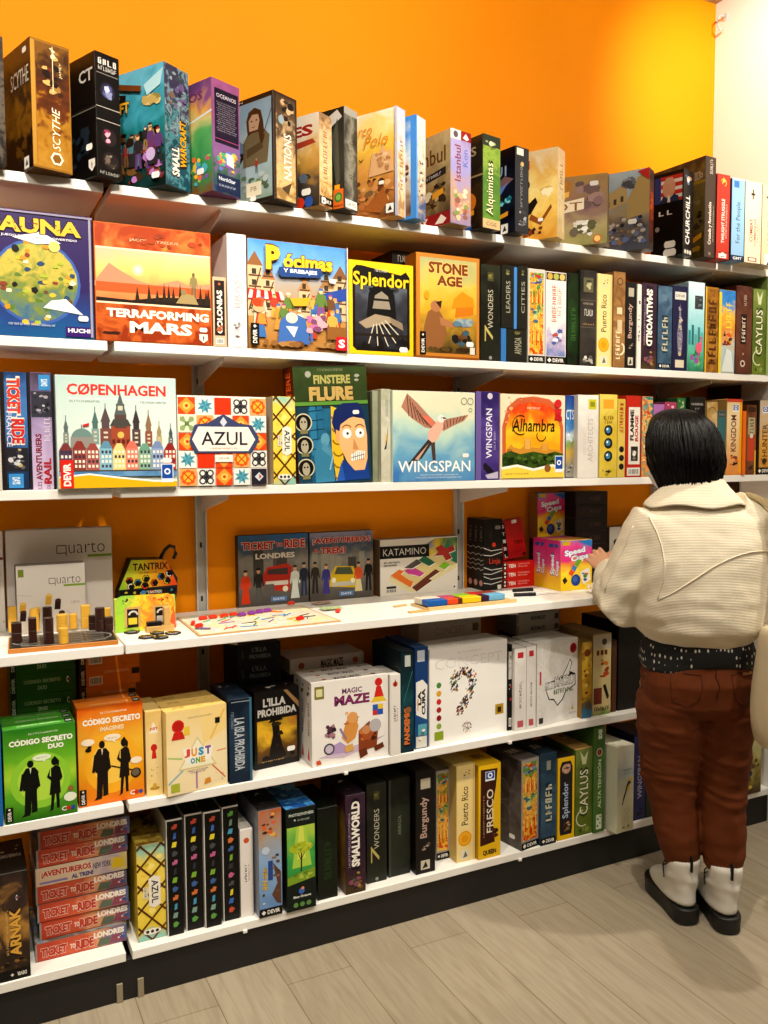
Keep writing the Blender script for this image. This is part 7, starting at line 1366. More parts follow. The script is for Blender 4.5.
# ------------------------------------------------------------------ lowest shelf
Z6 = SH[6][0]
def arn(p):
    p.bg(A([(0, '#1f1a16'), (.25, '#3a2c20'), (.5, '#b08040'), (.75, '#3f2f28'), (1, '#241e1c')], 9, .25)); p.to('ARNAK', .62, .44, .3, .44, '#d9a444', '#2a1a10', 90, .04); p.x('LAS RUINAS PERDIDAS DE', .4, .45, .07, .42, '#c9a05c', 90, .02); p.mark('cge', .72, .76, .12, .05); p.r(0, .0, 1, .1, '#171412', 'publisher_mark'); p.t('DEVIR', .76, .05, .26, .035, '#ded9d0', 180, .04, 'publisher_mark'); p.e(.5, .05, .05, '#ded9d0', 'publisher_mark', 4); p.blobs(.05, .1, .9, .22, 7, ['#6a4a2c', '#17130f', '#8a6434'], 3, .05, .1)
G(6, 'dark box with big gold letters reading upward, left end of the lowest shelf', (-6, 985), 31.5, 876, .2, '#1c1815', arn, top=lambda p: (p.bg('#1f1b19'), p.x('LAS RUINAS PERDIDAS', .6, .5, .6, .1, '#d9d4cc', 0, .04), p.blobs(.3, .6, .9, .8, 3, ['#d9d4cc'], 2, .04, .07)))
def tl(p):
    p.bg(A([(0, '#b8402c'), (.45, '#c9583c'), (.65, '#d99a6a'), (.85, '#8a6a7a'), (1, '#5a6a94')], 12, .14, 'u')); p.r(.0, .0, 1, .04, '#7a2a1c'); p.r(0, .0, .02, 1, '#8f8a84'); p.to('TICKET', .2, .45, .28, .5, '#b8402c', '#e6cfc0', 0, .06); p.t('TO', .4, .45, .06, .28, '#e6cfc0', 0, .05); p.to('RIDE', .53, .45, .2, .5, '#b8402c', '#e6cfc0', 0, .06); p.t('LONDRES', .8, .72, .34, .34, '#f0e4d8', 0, .06); p.pg([(.66, .08), (.8, .08), (.82, .45), (.7, .5)], '#5f6a5a'); p.pg([(.8, .1), (.97, .1), (.97, .5), (.84, .55)], '#8a4a5a'); p.blobs(.86, .05, .99, .5, 4, ['#d9d4cc', '#3f5a94', '#c0402c'], 3, .02, .04)
def an(p):
    p.bg(A([(0, '#d9b89a'), (.5, '#e0cdb0'), (.8, '#b8a4b0'), (1, '#d9c47a')], 10, .12, 'u')); p.to('¡AVENTUREROS', .33, .6, .54, .42, '#c0402c', '#efe2d0', 0, .05); p.t('AL TREN!', .5, .22, .24, .26, '#5a4f86', 0, .06); p.t('NEW YORK', .72, .55, .2, .34, '#57506a', 0, .03); p.pg([(.82, .2), (.97, .2), (.95, .75), (.85, .8)], '#e0c02c'); p.r(.04, .1, .34, .22, '#8a7ab0')
zz = Z6; fr_ = PZ(36, 963, Z6)
a_, b_ = PY(37, 955, fr_.y), PY(129.5, 945, fr_.y)
WID = PZ(129, 943.5, Z6).x-PZ(34.8, 964, Z6).x
stack = [(0, .05, tl, 'lowest'), (.012, .0, tl, 'second lowest'), (.010, .0, tl, 'third lowest'), (.006, .0, tl, 'middle'), (.008, 0, an, None), (.010, .0, tl, 'second highest'), (.018, .0, tl, 'topmost')]
for i, (dx, dy, f, nm) in enumerate(stack):
    lb = '%s of the red train game boxes stacked flat on the lowest shelf' % nm if nm else 'single cream train game box in the middle of the flat red stack, lowest shelf'
    game(lb, WID-.004, .214, .0482, (PZ(34.8, 964, Z6).x+WID/2+dx, fr_.y+.107+(.0 if i == 0 else .012+.003*(i % 2)), Z6+i*.0486), rad((0, .6, -.5, .4, -.3, .5, -.6)[i]), '#6a5f5c' if nm else '#cdbba4', 'flat stacked train games on the lowest shelf', f, names=dict(front='spine_print'), top=lambda p: (p.bg(A(['#5a544e', '#8a847c', '#3f6a9a', '#c9a44a'], 10, .6)), p.blobs(.05, .05, .95, .4, 12, ['#c9a43a', '#2f2a28', '#b8402c', '#5a7ab0', '#d9d4c8'], 4, .03, .07)))
G(6, 'yellow box with a diagonal brown lattice, right of the flat red stack, lowest shelf', (138.5, 943), 167, 846, .2, '#c9ac3a', lattice, top=lambda p: p.bg(A(['#7a5a2c', '#c9b04a', '#3a2a18'], 12, .6)))
PC = ['#c0503a', '#3f66b0', '#d9c83a', '#4a4a4e', '#b8608a', '#33343a', '#7aa83a', '#3f5f94', '#c9703a', '#4a94b8', '#7a9a8a', '#5f9a4a']
def ubo(rev):
    def f(p):
        p.bg('#131212'); cs = PC[::-1] if rev else PC; p.r(0, 0, .05, 1, '#d9d4cc'); p.r(0, .985, 1, 1, '#c9c4bc')
        for i, c in enumerate(cs):
            v = .93-i*.076; k = i % 4
            pts = [[(.35, -.02), (.65, -.015), (.7, .02), (.5, .025), (.45, .005), (.35, .01)], [(.42, -.028), (.6, -.022), (.62, .028), (.46, .022)], [(.32, -.02), (.6, -.02), (.66, .024), (.4, .024)], [(.36, -.022), (.56, -.022), (.72, .006), (.5, .026), (.34, .01)]][k]
            p.pg([(a, v+b) for a, b in pts], c, 'piece_pictures')
    return f
for i, (x0, y0, x1, yt, rev, lb) in enumerate(((168.2, 937, 184.5, 820, 0, 'leftmost of the four black boxes with a column of coloured pieces, lowest shelf'), (186.6, 931.5, 204, 814.5, 0, 'second of the four black boxes with a column of coloured pieces, lowest shelf'), (205.6, 928.5, 222.3, 812, 0, 'third of the four black boxes with a column of coloured pieces, lowest shelf'), (223.8, 922, 240, 807, 1, 'rightmost and tallest of the four black boxes with a column of coloured pieces'))):
    G(6, lb, (x0, y0), x1, yt, .2, '#1a1918', ubo(rev), left=lambda p: p.bg('#cfcac2'), top=lambda p: p.bg('#1d1b1a'))
def wsm(p): p.bg('#e6dfd8'); p.r(.92, 0, 1, 1, '#cdc4bc'); p.e(.5, .87, .22, '#c9562c', 'publisher_mark'); p.t('~7', .42, .5, .16, .2, '#5a4a50', 90, .03); p.x('~8', .66, .5, .12, .18, '#a85a4a', 90); p.blobs(.3, .44, .42, .5, 1, ['#2a2424'], 2, .07, .1)
G(6, 'slim white box with a small red mark, right of the four black boxes, lowest shelf', (241.3, 918), 254, 830, .2, '#dcd5cd', wsm, top=lambda p: p.bg('#e0dad2'))
def pfo(p): p.bg(A([(0, '#5f86b8'), (.5, '#8aaad0'), (.7, '#a89a8a'), (1, '#b5623a')], 8, .12)); p.blobs(.05, .7, .95, .97, 14, ['#c98a4a', '#8a4426', '#e0b060', '#3f2a1c', '#d9643a'], 3, .08, .16); p.pg([(.6, .5), (.95, .4), (.95, .1), (.75, .12), (.55, .2), (.8, .3)], '#5f4030'); p.blobs(.5, .1, .95, .66, 10, ['#6a4a38', '#8a6a50', '#4a3428'], 4, .07, .13); p.r(.4, .34, .6, .52, '#2f4a8a'); p.e(.3, .62, .17, '#b8c8dc'); p.t('~6', .26, .36, .2, .2, '#e0b42c', 90, .05); p.blobs(.12, .12, .28, .26, 4, ['#2a2624', '#d9d4cc'], 3, .04, .08); p.mark('devirh', .5, .045, .98, .075)
G(6, 'box with blue sky and brown rocks on its spine, left of the green tree box', (259.5, 919), 282.8, 811, .2, '#5a5a64', pfo, left=lambda p: p.bg('#8a8f9c'), top=lambda p: (p.bg('#2a2826'), p.blobs(.1, .2, .9, .8, 5, ['#c9ccd0', '#5a5652'], 3, .06, .12)))
def photo(p):
    p.bg('#15201c'); p.t('PHOTOSYNTHESIS', .52, .935, .84, .028, '#c9d0c4', 0, .03); p.e(.3, .885, .03, '#c9d0c4'); p.x('Hjalmar Hach', .6, .88, .4, .016, '#c9d0c4'); p.r(.03, .3, .97, .82, A([(0, '#143a1c'), (.25, '#1f6a34'), (.5, '#3fa04a'), (.75, '#8ac04a'), (1, '#d9d84a')], 6, .12))
    p.pg([(.36, .82), (.66, .82), (.86, .42), (.2, .42)], '#a8cc4a'); p.pg([(.44, .82), (.58, .82), (.66, .5), (.36, .5)], '#d0dc5a'); p.ln([(.5, .38), (.52, .58)], .05, '#3a2c16'); p.ln([(.51, .48), (.38, .58)], .025, '#3a2c16'); p.ln([(.51, .5), (.66, .58)], .025, '#3a2c16'); p.el(.5, .61, .4, .055, '#a8b82c'); p.blobs(.12, .56, .9, .67, 16, ['#b8c43a', '#8aa02a', '#c9d04a'], 4, .06, .11)
    p.pg([(.03, .34), (.97, .4), (.97, .3), (.03, .26)], '#7a9a2c'); p.blobs(.05, .28, .95, .38, 10, ['#8aa83a', '#5a8024', '#a8b84a'], 5, .06, .12); p.e(.5, .19, .1, '#3f66b0', 'publisher_mark'); p.e(.54, .215, .05, '#d98a5a', 'publisher_mark'); p.t('Blue Orange', .52, .135, .6, .03, '#e0e6e0', 0, .03, 'publisher_mark'); [p.e(.3+i*.22, .06, .08, '#5f8a4a', 'player_icons') for i in range(3)]
G(6, 'black box with a lone glowing green tree on its face, lowest shelf', (287, 913.5), 316.5, 810, .19, '#131715', photo, left=lambda p: p.bg('#1a211e'), top=lambda p: p.bg(A(['#1f4a8a', '#4a90c8', '#16306a', '#8ac0dc'], 14, .7)))
G(6, 'almost black green box with embossed lettering, lowest shelf, right of the green tree box', (318, 901), 338, 809, .19, '#0f150e', plain(A(['#10160e', '#182414', '#0d120c'], 6, .3), '~8', '#2a4420', .5, .42, .36, .4, bold=0), top=lambda p: p.bg('#141a12'))
G(6, 'dark purple box with big white bubbly letters reading upward, lowest shelf', (346, 895.5), 366, 796, .19, '#2a1c26', smallw(90), left=lambda p: p.bg(A(['#5a3a24', '#8a6a2c', '#3a2030'], 8, .4)), top=lambda p: (p.bg('#241a26'), p.blobs(.1, .2, .9, .8, 4, ['#e0dcd8', '#5a4a5a'], 3, .08, .16)))
G(6, 'black green box with a gold numeral low on its spine, lowest shelf', (367, 884.5), 387, 785, .19, '#1c2018', seven, top=lambda p: p.bg('#22261d'))
G(6, 'black green box with small faint vertical lettering, lowest shelf, left of the gothic box', (389, 878), 410.5, 780.5, .19, '#1a1e18', lambda p: (p.bg(A(['#1f241d', '#2a3026', '#191d17'], 7, .35)), p.t('ARMADA', .5, .52, .16, .2, '#6a7060', 90, .01), p.r(0, 0, .1, 1, '#3a3f36')), top=lambda p: p.bg('#24281f'))
G(6, 'black box with reddish gothic lettering, lowest shelf, two to the left of the cream box', (416, 875.5), 435.3, 773, .19, '#171413', burg, top=lambda p: p.bg('#1f1b19'))
G(6, 'flame orange patterned box set back, lowest shelf, left of the cream box', (436.2, 861), 449.4, 771, .18, '#8a8478', flames('#a8a094'))
G(6, 'cream box with a round gold coin on its spine, lowest shelf', (456.5, 863.5), 475, 767, .19, '#dcc47c', puerto, left=lambda p: p.bg('#cbb068'), top=lambda p: p.bg('#d9c07a'))
def fres(p): p.bg('#e8b81e'); p.pg([(.08, .14), (.74, .16), (.6, .5), (.78, .74), (.86, .94), (.1, .95)], '#3d1f16'); p.t('FRESCO', .52, .5, .3, .46, '#ece0cc', 90, .01); p.mark('queen', .52, .87, .42, .1); p.x('Wolfgang Panning', .24, .45, .07, .44, '#b8906a', 90); p.blobs(.55, .2, .95, .34, 5, ['#2a1a14', '#5a2a1c'], 3, .12, .2); p.t('QUEEN', .5, .06, .6, .06, '#3d1f16', 0, .05, 'publisher_mark')
G(6, 'bright yellow and dark brown box with white lettering, lowest shelf, right of the cream box', (478.3, 860.5), 500.5, 766, .19, '#d2a31a', fres, left=lambda p: p.bg('#b88c18'), top=lambda p: (p.bg('#dcae1e'), p.x('FRESCO', .5, .4, .5, .2, '#3d1f16', 0, .04)))
def gbx(p): p.bg(A(['#4f4844', '#6a615c', '#3f3936'], 8, .4)); p.arc(.45, .6, .22, 0, 320, .02, '#857a74'); p.arc(.5, .35, .18, 0, 300, .02, '#857a74'); p.seal(.75, .12, .16)
G(6, 'wide shrink-wrapped box with a grey cover side and flame orange spine, lowest shelf', (521, 851.5), 539.7, 761, .17, '#6a625c', flames('#9a928a'), left=gbx, top=lambda p: (p.bg('#57504c'), p.x('DEVIR', .5, .5, .6, .2, '#e0dcd6', 0, .05)), rz=9)
def blu(p): p.bg(A(['#2f4456', '#3f5a70', '#263847'], 8, .35)); p.to('~6', .5, .46, .42, .4, '#c9c4a8', '#1f2f3c', 90, .04); p.r(.36, .82, .62, .92, '#8a8a7a'); p.mark('devirh', .5, .045, .98, .075)
G(6, 'slate blue box with blocky pale lettering, lowest shelf, left of the yellow framed spine', (540.5, 846.5), 556, 755, .19, '#293c4c', blu, top=lambda p: (p.bg('#22303c'), p.x('~6', .5, .4, .5, .2, '#c9ccd0', 0, .05)))
def spl(p): p.bg('#e6b81c'); p.pg([(.16, .06), (.84, .06), (.88, .14), (.88, .88), (.76, .95), (.24, .95), (.12, .88), (.12, .14)], '#2a2628'); p.el(.5, .86, .26, .06, '#b8907a'); p.blobs(.2, .76, .8, .94, 6, ['#7a4a3a', '#c9a08a', '#3a2a2a'], 3, .08, .15); p.blobs(.2, .08, .8, .24, 8, ['#8a6a3a', '#5a3a2a', '#c9b08a'], 4, .08, .14); p.t('Splendor', .5, .48, .44, .44, '#a8b8d0', 90, .02)
G(6, 'yellow framed dark spine with pale script, lowest shelf, left of the olive box', (557.3, 841.5), 574, 759, .19, '#cfa31a', spl, top=lambda p: p.bg('#2a2622'))
G(6, 'olive box with cream lettering, lowest shelf, left of the tallest green box', (575, 837), 592, 750.5, .19, '#55642c', caylus, top=lambda p: (p.bg('#c9a05c'), p.blobs(.1, .1, .9, .9, 5, ['#6a8a4a', '#a83a2c', '#e0cf9a'], 3, .1, .2)))
def alta(p): p.bg(A(['#4a7034', '#5a8440', '#3f602c'], 7, .3)); p.t('ALTA TENSIÓN', .5, .46, .36, .46, '#dfe6d0', 90, .03); p.e(.5, .76, .26, '#d9d4c0'); p.e(.5, .76, .2, '#3a2a24'); p.pg([(.4, .74), (.6, .74), (.5, .8)], '#c9442c'); p.t('EDGE', .56, .93, .34, .09, '#dfe6d0', 90, .06, 'publisher_mark'); p.r(.25, .03, .75, .17, '#dfe6d0', 'publisher_mark'); p.blobs(.28, .04, .72, .16, 5, ['#3f602c'], 2, .06, .1, 'publisher_mark')
G(6, 'tallest green box with white capitals and a round emblem, lowest shelf', (593, 833.5), 606, 728, .19, '#3f5f2c', alta)
def wpa(p): p.bg(A([(0, '#c9c29a'), (.4, '#d4d0b0'), (.7, '#a8b4b8'), (1, '#d9d6c4')], 6, .15)); p.t('WINGSPAN', .6, .72, .5, .028, '#6a7478', 0, .02); p.x('ALAS', .55, .68, .3, .018, '#6a7478'); p.pg([(.4, .36), (.56, .46), (.84, .56), (.9, .62), (.74, .62), (.56, .54), (.46, .46)], '#2a2822'); p.pg([(.56, .46), (.74, .5), (.8, .56), (.62, .52)], '#d9a81c'); p.e(.8, .6, .1, '#d9b02c'); p.ln([(.44, .44), (.32, .32)], .06, '#2a2822'); p.arc(.6, .24, .12, 0, 360, .02, '#9a967a', 'award_emblem'); p.arc(.58, .15, .12, 0, 360, .02, '#9a967a', 'award_emblem'); p.blobs(.3, .03, .8, .08, 3, ['#8a8468'], 2, .06, .1)
G(6, 'pale cream box with a small yellow and black bird, lowest shelf, left of the shopper', (616.5, 834.5), 633, 748.5, .17, '#d2cfb4', wpa, left=lambda p: p.bg('#cfd0b8'), top=lambda p: p.bg('#dad8c2'), rz=6)
G(6, 'dark violet box, lowest shelf, right of the pale cream bird box', (633.5, 821), 645, 736, .15, '#2c2a54', lambda p: (p.bg('#2f2d5c'), p.t('WINGSPAN', .5, .5, .4, .5, '#a8a4c0', 90, .02), p.blobs(.2, .03, .8, .15, 3, ['#d9d4dc', '#1f1a26'], 2, .1, .2)))
G(6, 'dark green box with round dark marks, lowest shelf, tight beside the shopper', (645.8, 818), 668, 734.5, .15, '#25301f', lambda p: (p.bg('#2c3824'), [p.e(.5, .75-i*.16, .16, '#171a14') for i in range(4)]))
def rgt(p): p.bg(A([(0, '#4a3a2a'), (.3, '#8a7a3a'), (.6, '#a8a06a'), (1, '#8a8a7a')], 9, .25)); p.e(.6, .85, .08, '#3a342c'); p.blobs(.1, .05, .95, .5, 12, ['#5a3a24', '#3a3f44', '#c9b04a', '#6a5a3a'], 3, .08, .15)
G(6, 'grey yellow box seen to the right of the shopper, lowest shelf', (740, 797), 760.5, 716.5, .17, '#6a644c', rgt)
# ------------------------------------------------------------------ the shopper (built facing +y, then turned)
def bake(o, mods, smooth=True):
    """apply modifiers without operators"""
    for typ, kw in mods:
        md = o.modifiers.new(typ, typ)
        for k, v in kw.items(): setattr(md, k, v)
    dg = bpy.context.evaluated_depsgraph_get()
    me = bpy.data.meshes.new_from_object(o.evaluated_get(dg), depsgraph=dg)
    mats = list(o.data.materials)
    o.modifiers.clear(); old = o.data; o.data = me; bpy.data.meshes.remove(old)
    if not me.materials:
        for x in mats: me.materials.append(x)
    me.polygons.foreach_set('use_smooth', [smooth]*len(me.polygons))
    return o
def ring(c, rx, ry, n=28, ex=2.0, ax=None, wob=0, ph=0):
    """ellipse-like ring round c; ax = direction the limb runs"""
    c = Vector(c); d = Vector(ax).normalized() if ax else Vector((0, 0, 1))
    a = Vector((1, 0, 0)) if abs(d.x) < .8 else Vector((0, 1, 0))
    b = d.cross(a).normalized(); a = b.cross(d).normalized()
    out = []
    for i in range(n):
        t = 2*PI*i/n; ct, st = math.cos(t), math.sin(t)
        x = rx*math.copysign(abs(ct)**(2/ex), ct); y = ry*math.copysign(abs(st)**(2/ex), st)
        k = 1+wob*math.sin(3*t+ph)
        out.append(c+a*x*k+b*y*k)
    return out
def limb(pts, n=24, ex=2.0, k='skin', mb=None, wob=0):
    mb = mb or MB(); rs = []
    for i, (c, rx, ry) in enumerate(pts):
        p, q = Vector(pts[max(i-1, 0)][0]), Vector(pts[min(i+1, len(pts)-1)][0])
        rs.append(ring(c, rx, ry, n, ex, (q-p), wob, i*1.7))
    return mb.loft(rs, k)
def cloth(name, c, rough, waves, scale, strength, rot=(0, 0, 0), fine=900):
    m, nt, b = newmat(name); N, L = nt.nodes, nt.links
    tc = N.new('ShaderNodeTexCoord'); mp = N.new('ShaderNodeMapping'); mp.inputs['Rotation'].default_value = rot
    L.new(tc.outputs['Object'], mp.inputs[0])
    wv = N.new('ShaderNodeTexWave'); wv.inputs['Scale'].default_value = scale; wv.inputs['Distortion'].default_value = .6; wv.bands_direction = 'Z'
    nz = N.new('ShaderNodeTexNoise'); nz.inputs['Scale'].default_value = fine; nz.inputs['Detail'].default_value = 2
    L.new(mp.outputs[0], wv.inputs[0]); L.new(tc.outputs['Object'], nz.inputs['Vector'])
    ad = N.new('ShaderNodeMath'); ad.operation = 'MULTIPLY_ADD'; L.new(wv.outputs['Fac'], ad.inputs[0]); ad.inputs[1].default_value = waves; L.new(nz.outputs['Fac'], ad.inputs[2])
    bp = N.new('ShaderNodeBump'); bp.inputs['Strength'].default_value = strength; bp.inputs['Distance'].default_value = .003
    L.new(ad.outputs[0], bp.inputs['Height']); L.new(bp.outputs[0], b.inputs['Normal'])
    n2 = N.new('ShaderNodeTexNoise'); n2.inputs['Scale'].default_value = 7; n2.inputs['Detail'].default_value = 4; L.new(tc.outputs['Object'], n2.inputs['Vector'])
    hs = N.new('ShaderNodeHueSaturation'); hs.inputs['Color'].default_value = rgb(c)
    mr = N.new('ShaderNodeMapRange'); mr.inputs[3].default_value = .9; mr.inputs[4].default_value = 1.1; L.new(n2.outputs['Fac'], mr.inputs[0]); L.new(mr.outputs[0], hs.inputs['Value'])
    L.new(hs.outputs[0], b.inputs['Base Color']); b.inputs['Roughness'].default_value = rough
    b.inputs['Specular IOR Level'].default_value = .2
    MATS[name] = m
    return name
SKIN = noisy('skin', '#d9a582', .5, 200, .05, .04)
KNIT = cloth('cream ribbed knit', '#e3d8c0', .9, 1.2, 70, .32)
RUST = cloth('rust brown cotton', '#653418', .8, .3, 130, .25)
CANV = cloth('natural canvas', '#dccdab', .85, .5, 200, .3)
HAIRM = cloth('black brown hair', '#0b0807', .42, .35, 90, .35, (0, PI/2, 0), 160)
BOOT = cloth('white leather', '#dcd8ce', .4, 0, 10, .15, fine=60)
SOLE = noisy('black rubber', '#141313', .5, 120, .1, .1)
MASKM = noisy('white mask fabric', '#d9dde0', .7, 300, .1, .03)
def dotted():
    m, nt, b = newmat('black dotted cotton'); N, L = nt.nodes, nt.links
    tc = N.new('ShaderNodeTexCoord'); vo = N.new('ShaderNodeTexVoronoi'); vo.inputs['Scale'].default_value = 80; vo.inputs['Randomness'].default_value = .25
    mp = N.new('ShaderNodeMapping'); mp.inputs['Scale'].default_value = (1, 1, .55); L.new(tc.outputs['Object'], mp.inputs[0]); L.new(mp.outputs[0], vo.inputs['Vector'])
    lt = N.new('ShaderNodeMath'); lt.operation = 'LESS_THAN'; L.new(vo.outputs['Distance'], lt.inputs[0]); lt.inputs[1].default_value = .24
    mx = N.new('ShaderNodeMix'); mx.data_type = 'RGBA'; L.new(lt.outputs[0], mx.inputs['Factor']); mx.inputs['A'].default_value = rgb('#121114'); mx.inputs['B'].default_value = rgb('#d5d2cc')
    L.new(mx.outputs['Result'], b.inputs['Base Color']); b.inputs['Roughness'].default_value = .8
    MATS['black dotted cotton'] = m
dotted()

WHO = empty('person', (2.042, -.692, 0), 'person in cream jacket, brown trousers and white boots, reaching to the fourth shelf', 'person', None, (0, 0, rad(-22)))
# joints in the person's own frame
SHL, ELL, WRL = Vector((-.132, .02, 1.235)), Vector((-.222, .035, .992)), Vector((-.222, .185, 1.076))
SHR, ELR, WRR = Vector((.165, -.005, 1.255)), Vector((.245, -.02, .99)), Vector((.235, .13, .93))
HEAD = Vector((-.036, .088, 1.462))
HZ = 27
b = MB()
# trunk, neck and head as overlapping lofts, then one continuous skin
limb([((0, 0, .70), .135, .10), ((0, -.005, .80), .155, .115), ((0, 0, .90), .125, .095), ((0, .0, 1.0), .115, .085), ((0, .005, 1.12), .135, .095), ((0, .005, 1.22), .15, .09), ((0, .01, 1.29), .10, .07), ((0, .02, 1.32), .055, .05)], k=SKIN, mb=b)
limb([((0, .01, 1.27), .055, .055), ((-.003, .03, 1.33), .048, .05), ((-.01, .055, 1.39), .048, .052)], k=SKIN, mb=b)
hd = Matrix.Translation(HEAD) @ Matrix.Rotation(rad(HZ), 4, 'Z') @ Matrix.Rotation(rad(-27), 4, 'X')
prof = [(-.118, .018, .02, .055), (-.108, .036, .034, .05), (-.085, .052, .055, .03), (-.05, .063, .075, .012), (-.01, .071, .088, .0), (.03, .074, .094, -.006), (.07, .068, .086, -.01), (.098, .048, .06, -.012), (.112, .02, .026, -.012)]
b.loft([[hd @ Vector((rx*math.cos(2*PI*i/24), cy+ry*math.sin(2*PI*i/24), z)) for i in range(24)] for z, rx, ry, cy in prof], SKIN)
# nose, brow, ears
b.loft([[hd @ Vector((r*math.cos(2*PI*i/10), yy+r*.9*math.sin(2*PI*i/10), zz)) for i in range(10)] for zz, yy, r in ((-.045, .095, .016), (-.03, .102, .015), (-.005, .094, .011), (.02, .086, .008))], SKIN)
for sx in (-1, 1): b.loft([[hd @ Vector((sx*(.07+.012*q), -.004+.022*math.cos(2*PI*i/12)*s_, -.012+.032*math.sin(2*PI*i/12)*s_)) for i in range(12)] for q, s_ in ((0, .8), (.6, 1), (1, .8))], SKIN)
for S_, E_, W_ in ((SHL, ELL, WRL), (SHR, ELR, WRR)):
    limb([(S_+Vector((0, 0, .015)), .05, .05), (S_.lerp(E_, .35), .045, .045), (S_.lerp(E_, .8), .038, .038), (E_, .036, .036), (E_.lerp(W_, .3), .036, .034), (W_, .026, .022)], 16, k=SKIN, mb=b)
for sx, hip, knee, ank in ((-1, (-.085, .0, .74), (-.068, .015, .42), (-.04, -.03, .12)), (1, (.085, 0, .74), (.075, -.01, .42), (.062, -.09, .12))):
    hip, knee, ank = Vector(hip), Vector(knee), Vector(ank)
    limb([(hip, .085, .095), (hip.lerp(knee, .5), .068, .075), (knee, .05, .055), (knee.lerp(ank, .35), .05, .056), (ank, .035, .04), (ank-Vector((0, 0, .05)), .036, .045)], 18, k=SKIN, mb=b)
# hands: palm and five separate fingers, resting towards the boxes
def hand(W, d, up, side):
    """W wrist, d finger direction, up back-of-hand normal, side towards the thumb"""
    d, up, side = Vector(d).normalized(), Vector(up).normalized(), Vector(side).normalized()
    rs = []
    for t, w, h in ((-.012, .022, .017), (.01, .026, .016), (.035, .033, .014), (.06, .036, .012), (.075, .035, .010)):
        rs.append([W+d*t+side*(w*math.cos(2*PI*i/14))+up*(h*math.sin(2*PI*i/14)) for i in range(14)])
    b.loft(rs, SKIN)
    for k, (s_, L_, r, cu) in enumerate(((.027, .064, .0078, .16), (.0095, .072, .0082, .12), (-.0085, .067, .0078, .18), (-.026, .052, .007, .26))):
        base = W+d*.068+side*s_; q = [base-d*.012]; dirv = (d+side*s_*3.2).normalized(); cur = base
        for j, f in enumerate((.46, .3, .24)):
            q.append(cur.copy()); cur = cur+dirv*L_*f
            dirv = (dirv-up*(cu+.14*j)).normalized()
        q.append(cur)
        b.tube(q, [r*1.05, r*1.05, r, r*.92, r*.7], SKIN, 10)
    t0 = W+d*.018+side*.024
    b.tube([t0-side*.01, t0+side*.012+d*.012, t0+side*.024+d*.036-up*.004, t0+side*.022+d*.058-up*.01], [.011, .0115, .0098, .007], SKIN, 10)
hand(WRL, (-.1, .9, .28), (-.55, -.2, .8), (.8, .1, .5))
hand(WRR, (-.1, .9, -.3), (.3, .3, .9), (-.9, 0, .2))
body = b.build('body', WHO)
bake(body, [('REMESH', dict(mode='VOXEL', voxel_size=.0042, use_smooth_shade=True)), ('SMOOTH', dict(factor=.5, iterations=2))])

# jacket: boxy trunk and wide sleeves in one piece
def nzv(p, s_, seed): 
    from mathutils import noise
    return noise.noise(Vector((p.x*s_+seed, p.y*s_, p.z*s_)))
b = MB()
tr = [((0, -.012, .868), .148, .118, 2.3), ((0, -.014, .885), .165, .132, 2.4), ((0, -.022, .92), .19, .153, 2.5), ((0, -.024, .98), .2, .158, 2.5), ((0, -.02, 1.06), .2, .152, 2.5), ((0, -.015, 1.14), .2, .145, 2.5), ((0, -.008, 1.2), .196, .132, 2.4), ((0, .0, 1.25), .178, .115, 2.3), ((0, .008, 1.29), .135, .095, 2.2), ((-.002, .018, 1.325), .09, .08, 2), ((-.004, .03, 1.355), .075, .075, 2)]
rs = []
for c, rx, ry, ex in tr:
    r = ring(c, rx, ry, 44, ex)
    out = []
    for p in r:
        d = Vector((p.x-c[0], p.y-c[1], 0)); k = 1+.05*nzv(p, 9, 3)*(1 if p.z < 1.2 else .4)+.03*math.sin(p.z*70+p.x*16+4*nzv(p, 5, 1))*max(0, 1-abs(p.z-.97)/.12)*(1 if p.y < 0 else .3)
        out.append(Vector((c[0]+d.x*k, c[1]+d.y*k, p.z)))
    rs.append(out)
b.loft(rs, KNIT)
def sleeve(S_, E_, W_, sd):
    s0 = S_+Vector((.045 if S_.x < 0 else -.045, 0, .0))
    pts = [(s0, .075, .082), (S_+Vector((0, 0, -.005)), .082, .09), (S_.lerp(E_, .3), .082, .09), (S_.lerp(E_, .55), .082, .088), (S_.lerp(E_, .8), .084, .086), (E_+Vector((0, 0, -.006)), .086, .082), (E_.lerp(W_, .3), .077, .078), (E_.lerp(W_, .6), .065, .068), (E_.lerp(W_, .82), .052, .055), (E_.lerp(W_, .95), .04, .043)]
    rr = []
    for i, (c, rx, ry) in enumerate(pts):
        p, q = Vector(pts[max(i-1, 0)][0]), Vector(pts[min(i+1, len(pts)-1)][0])
        r = ring(c, rx, ry, 30, 2.1, q-p); C_ = Vector(c)
        rr.append([C_+(v-C_)*(1+.07*nzv(v, 13, sd)) for v in r])
    b.loft(rr, KNIT)
sleeve(SHL, ELL, WRL, 5); sleeve(SHR, ELR, WRR, 8)
jk = b.build('jacket', WHO)
bake(jk, [('REMESH', dict(mode='VOXEL', voxel_size=.0065, use_smooth_shade=True)), ('SMOOTH', dict(factor=.5, iterations=4))])
JN = [v.normal.copy() for v in jk.data.vertices]
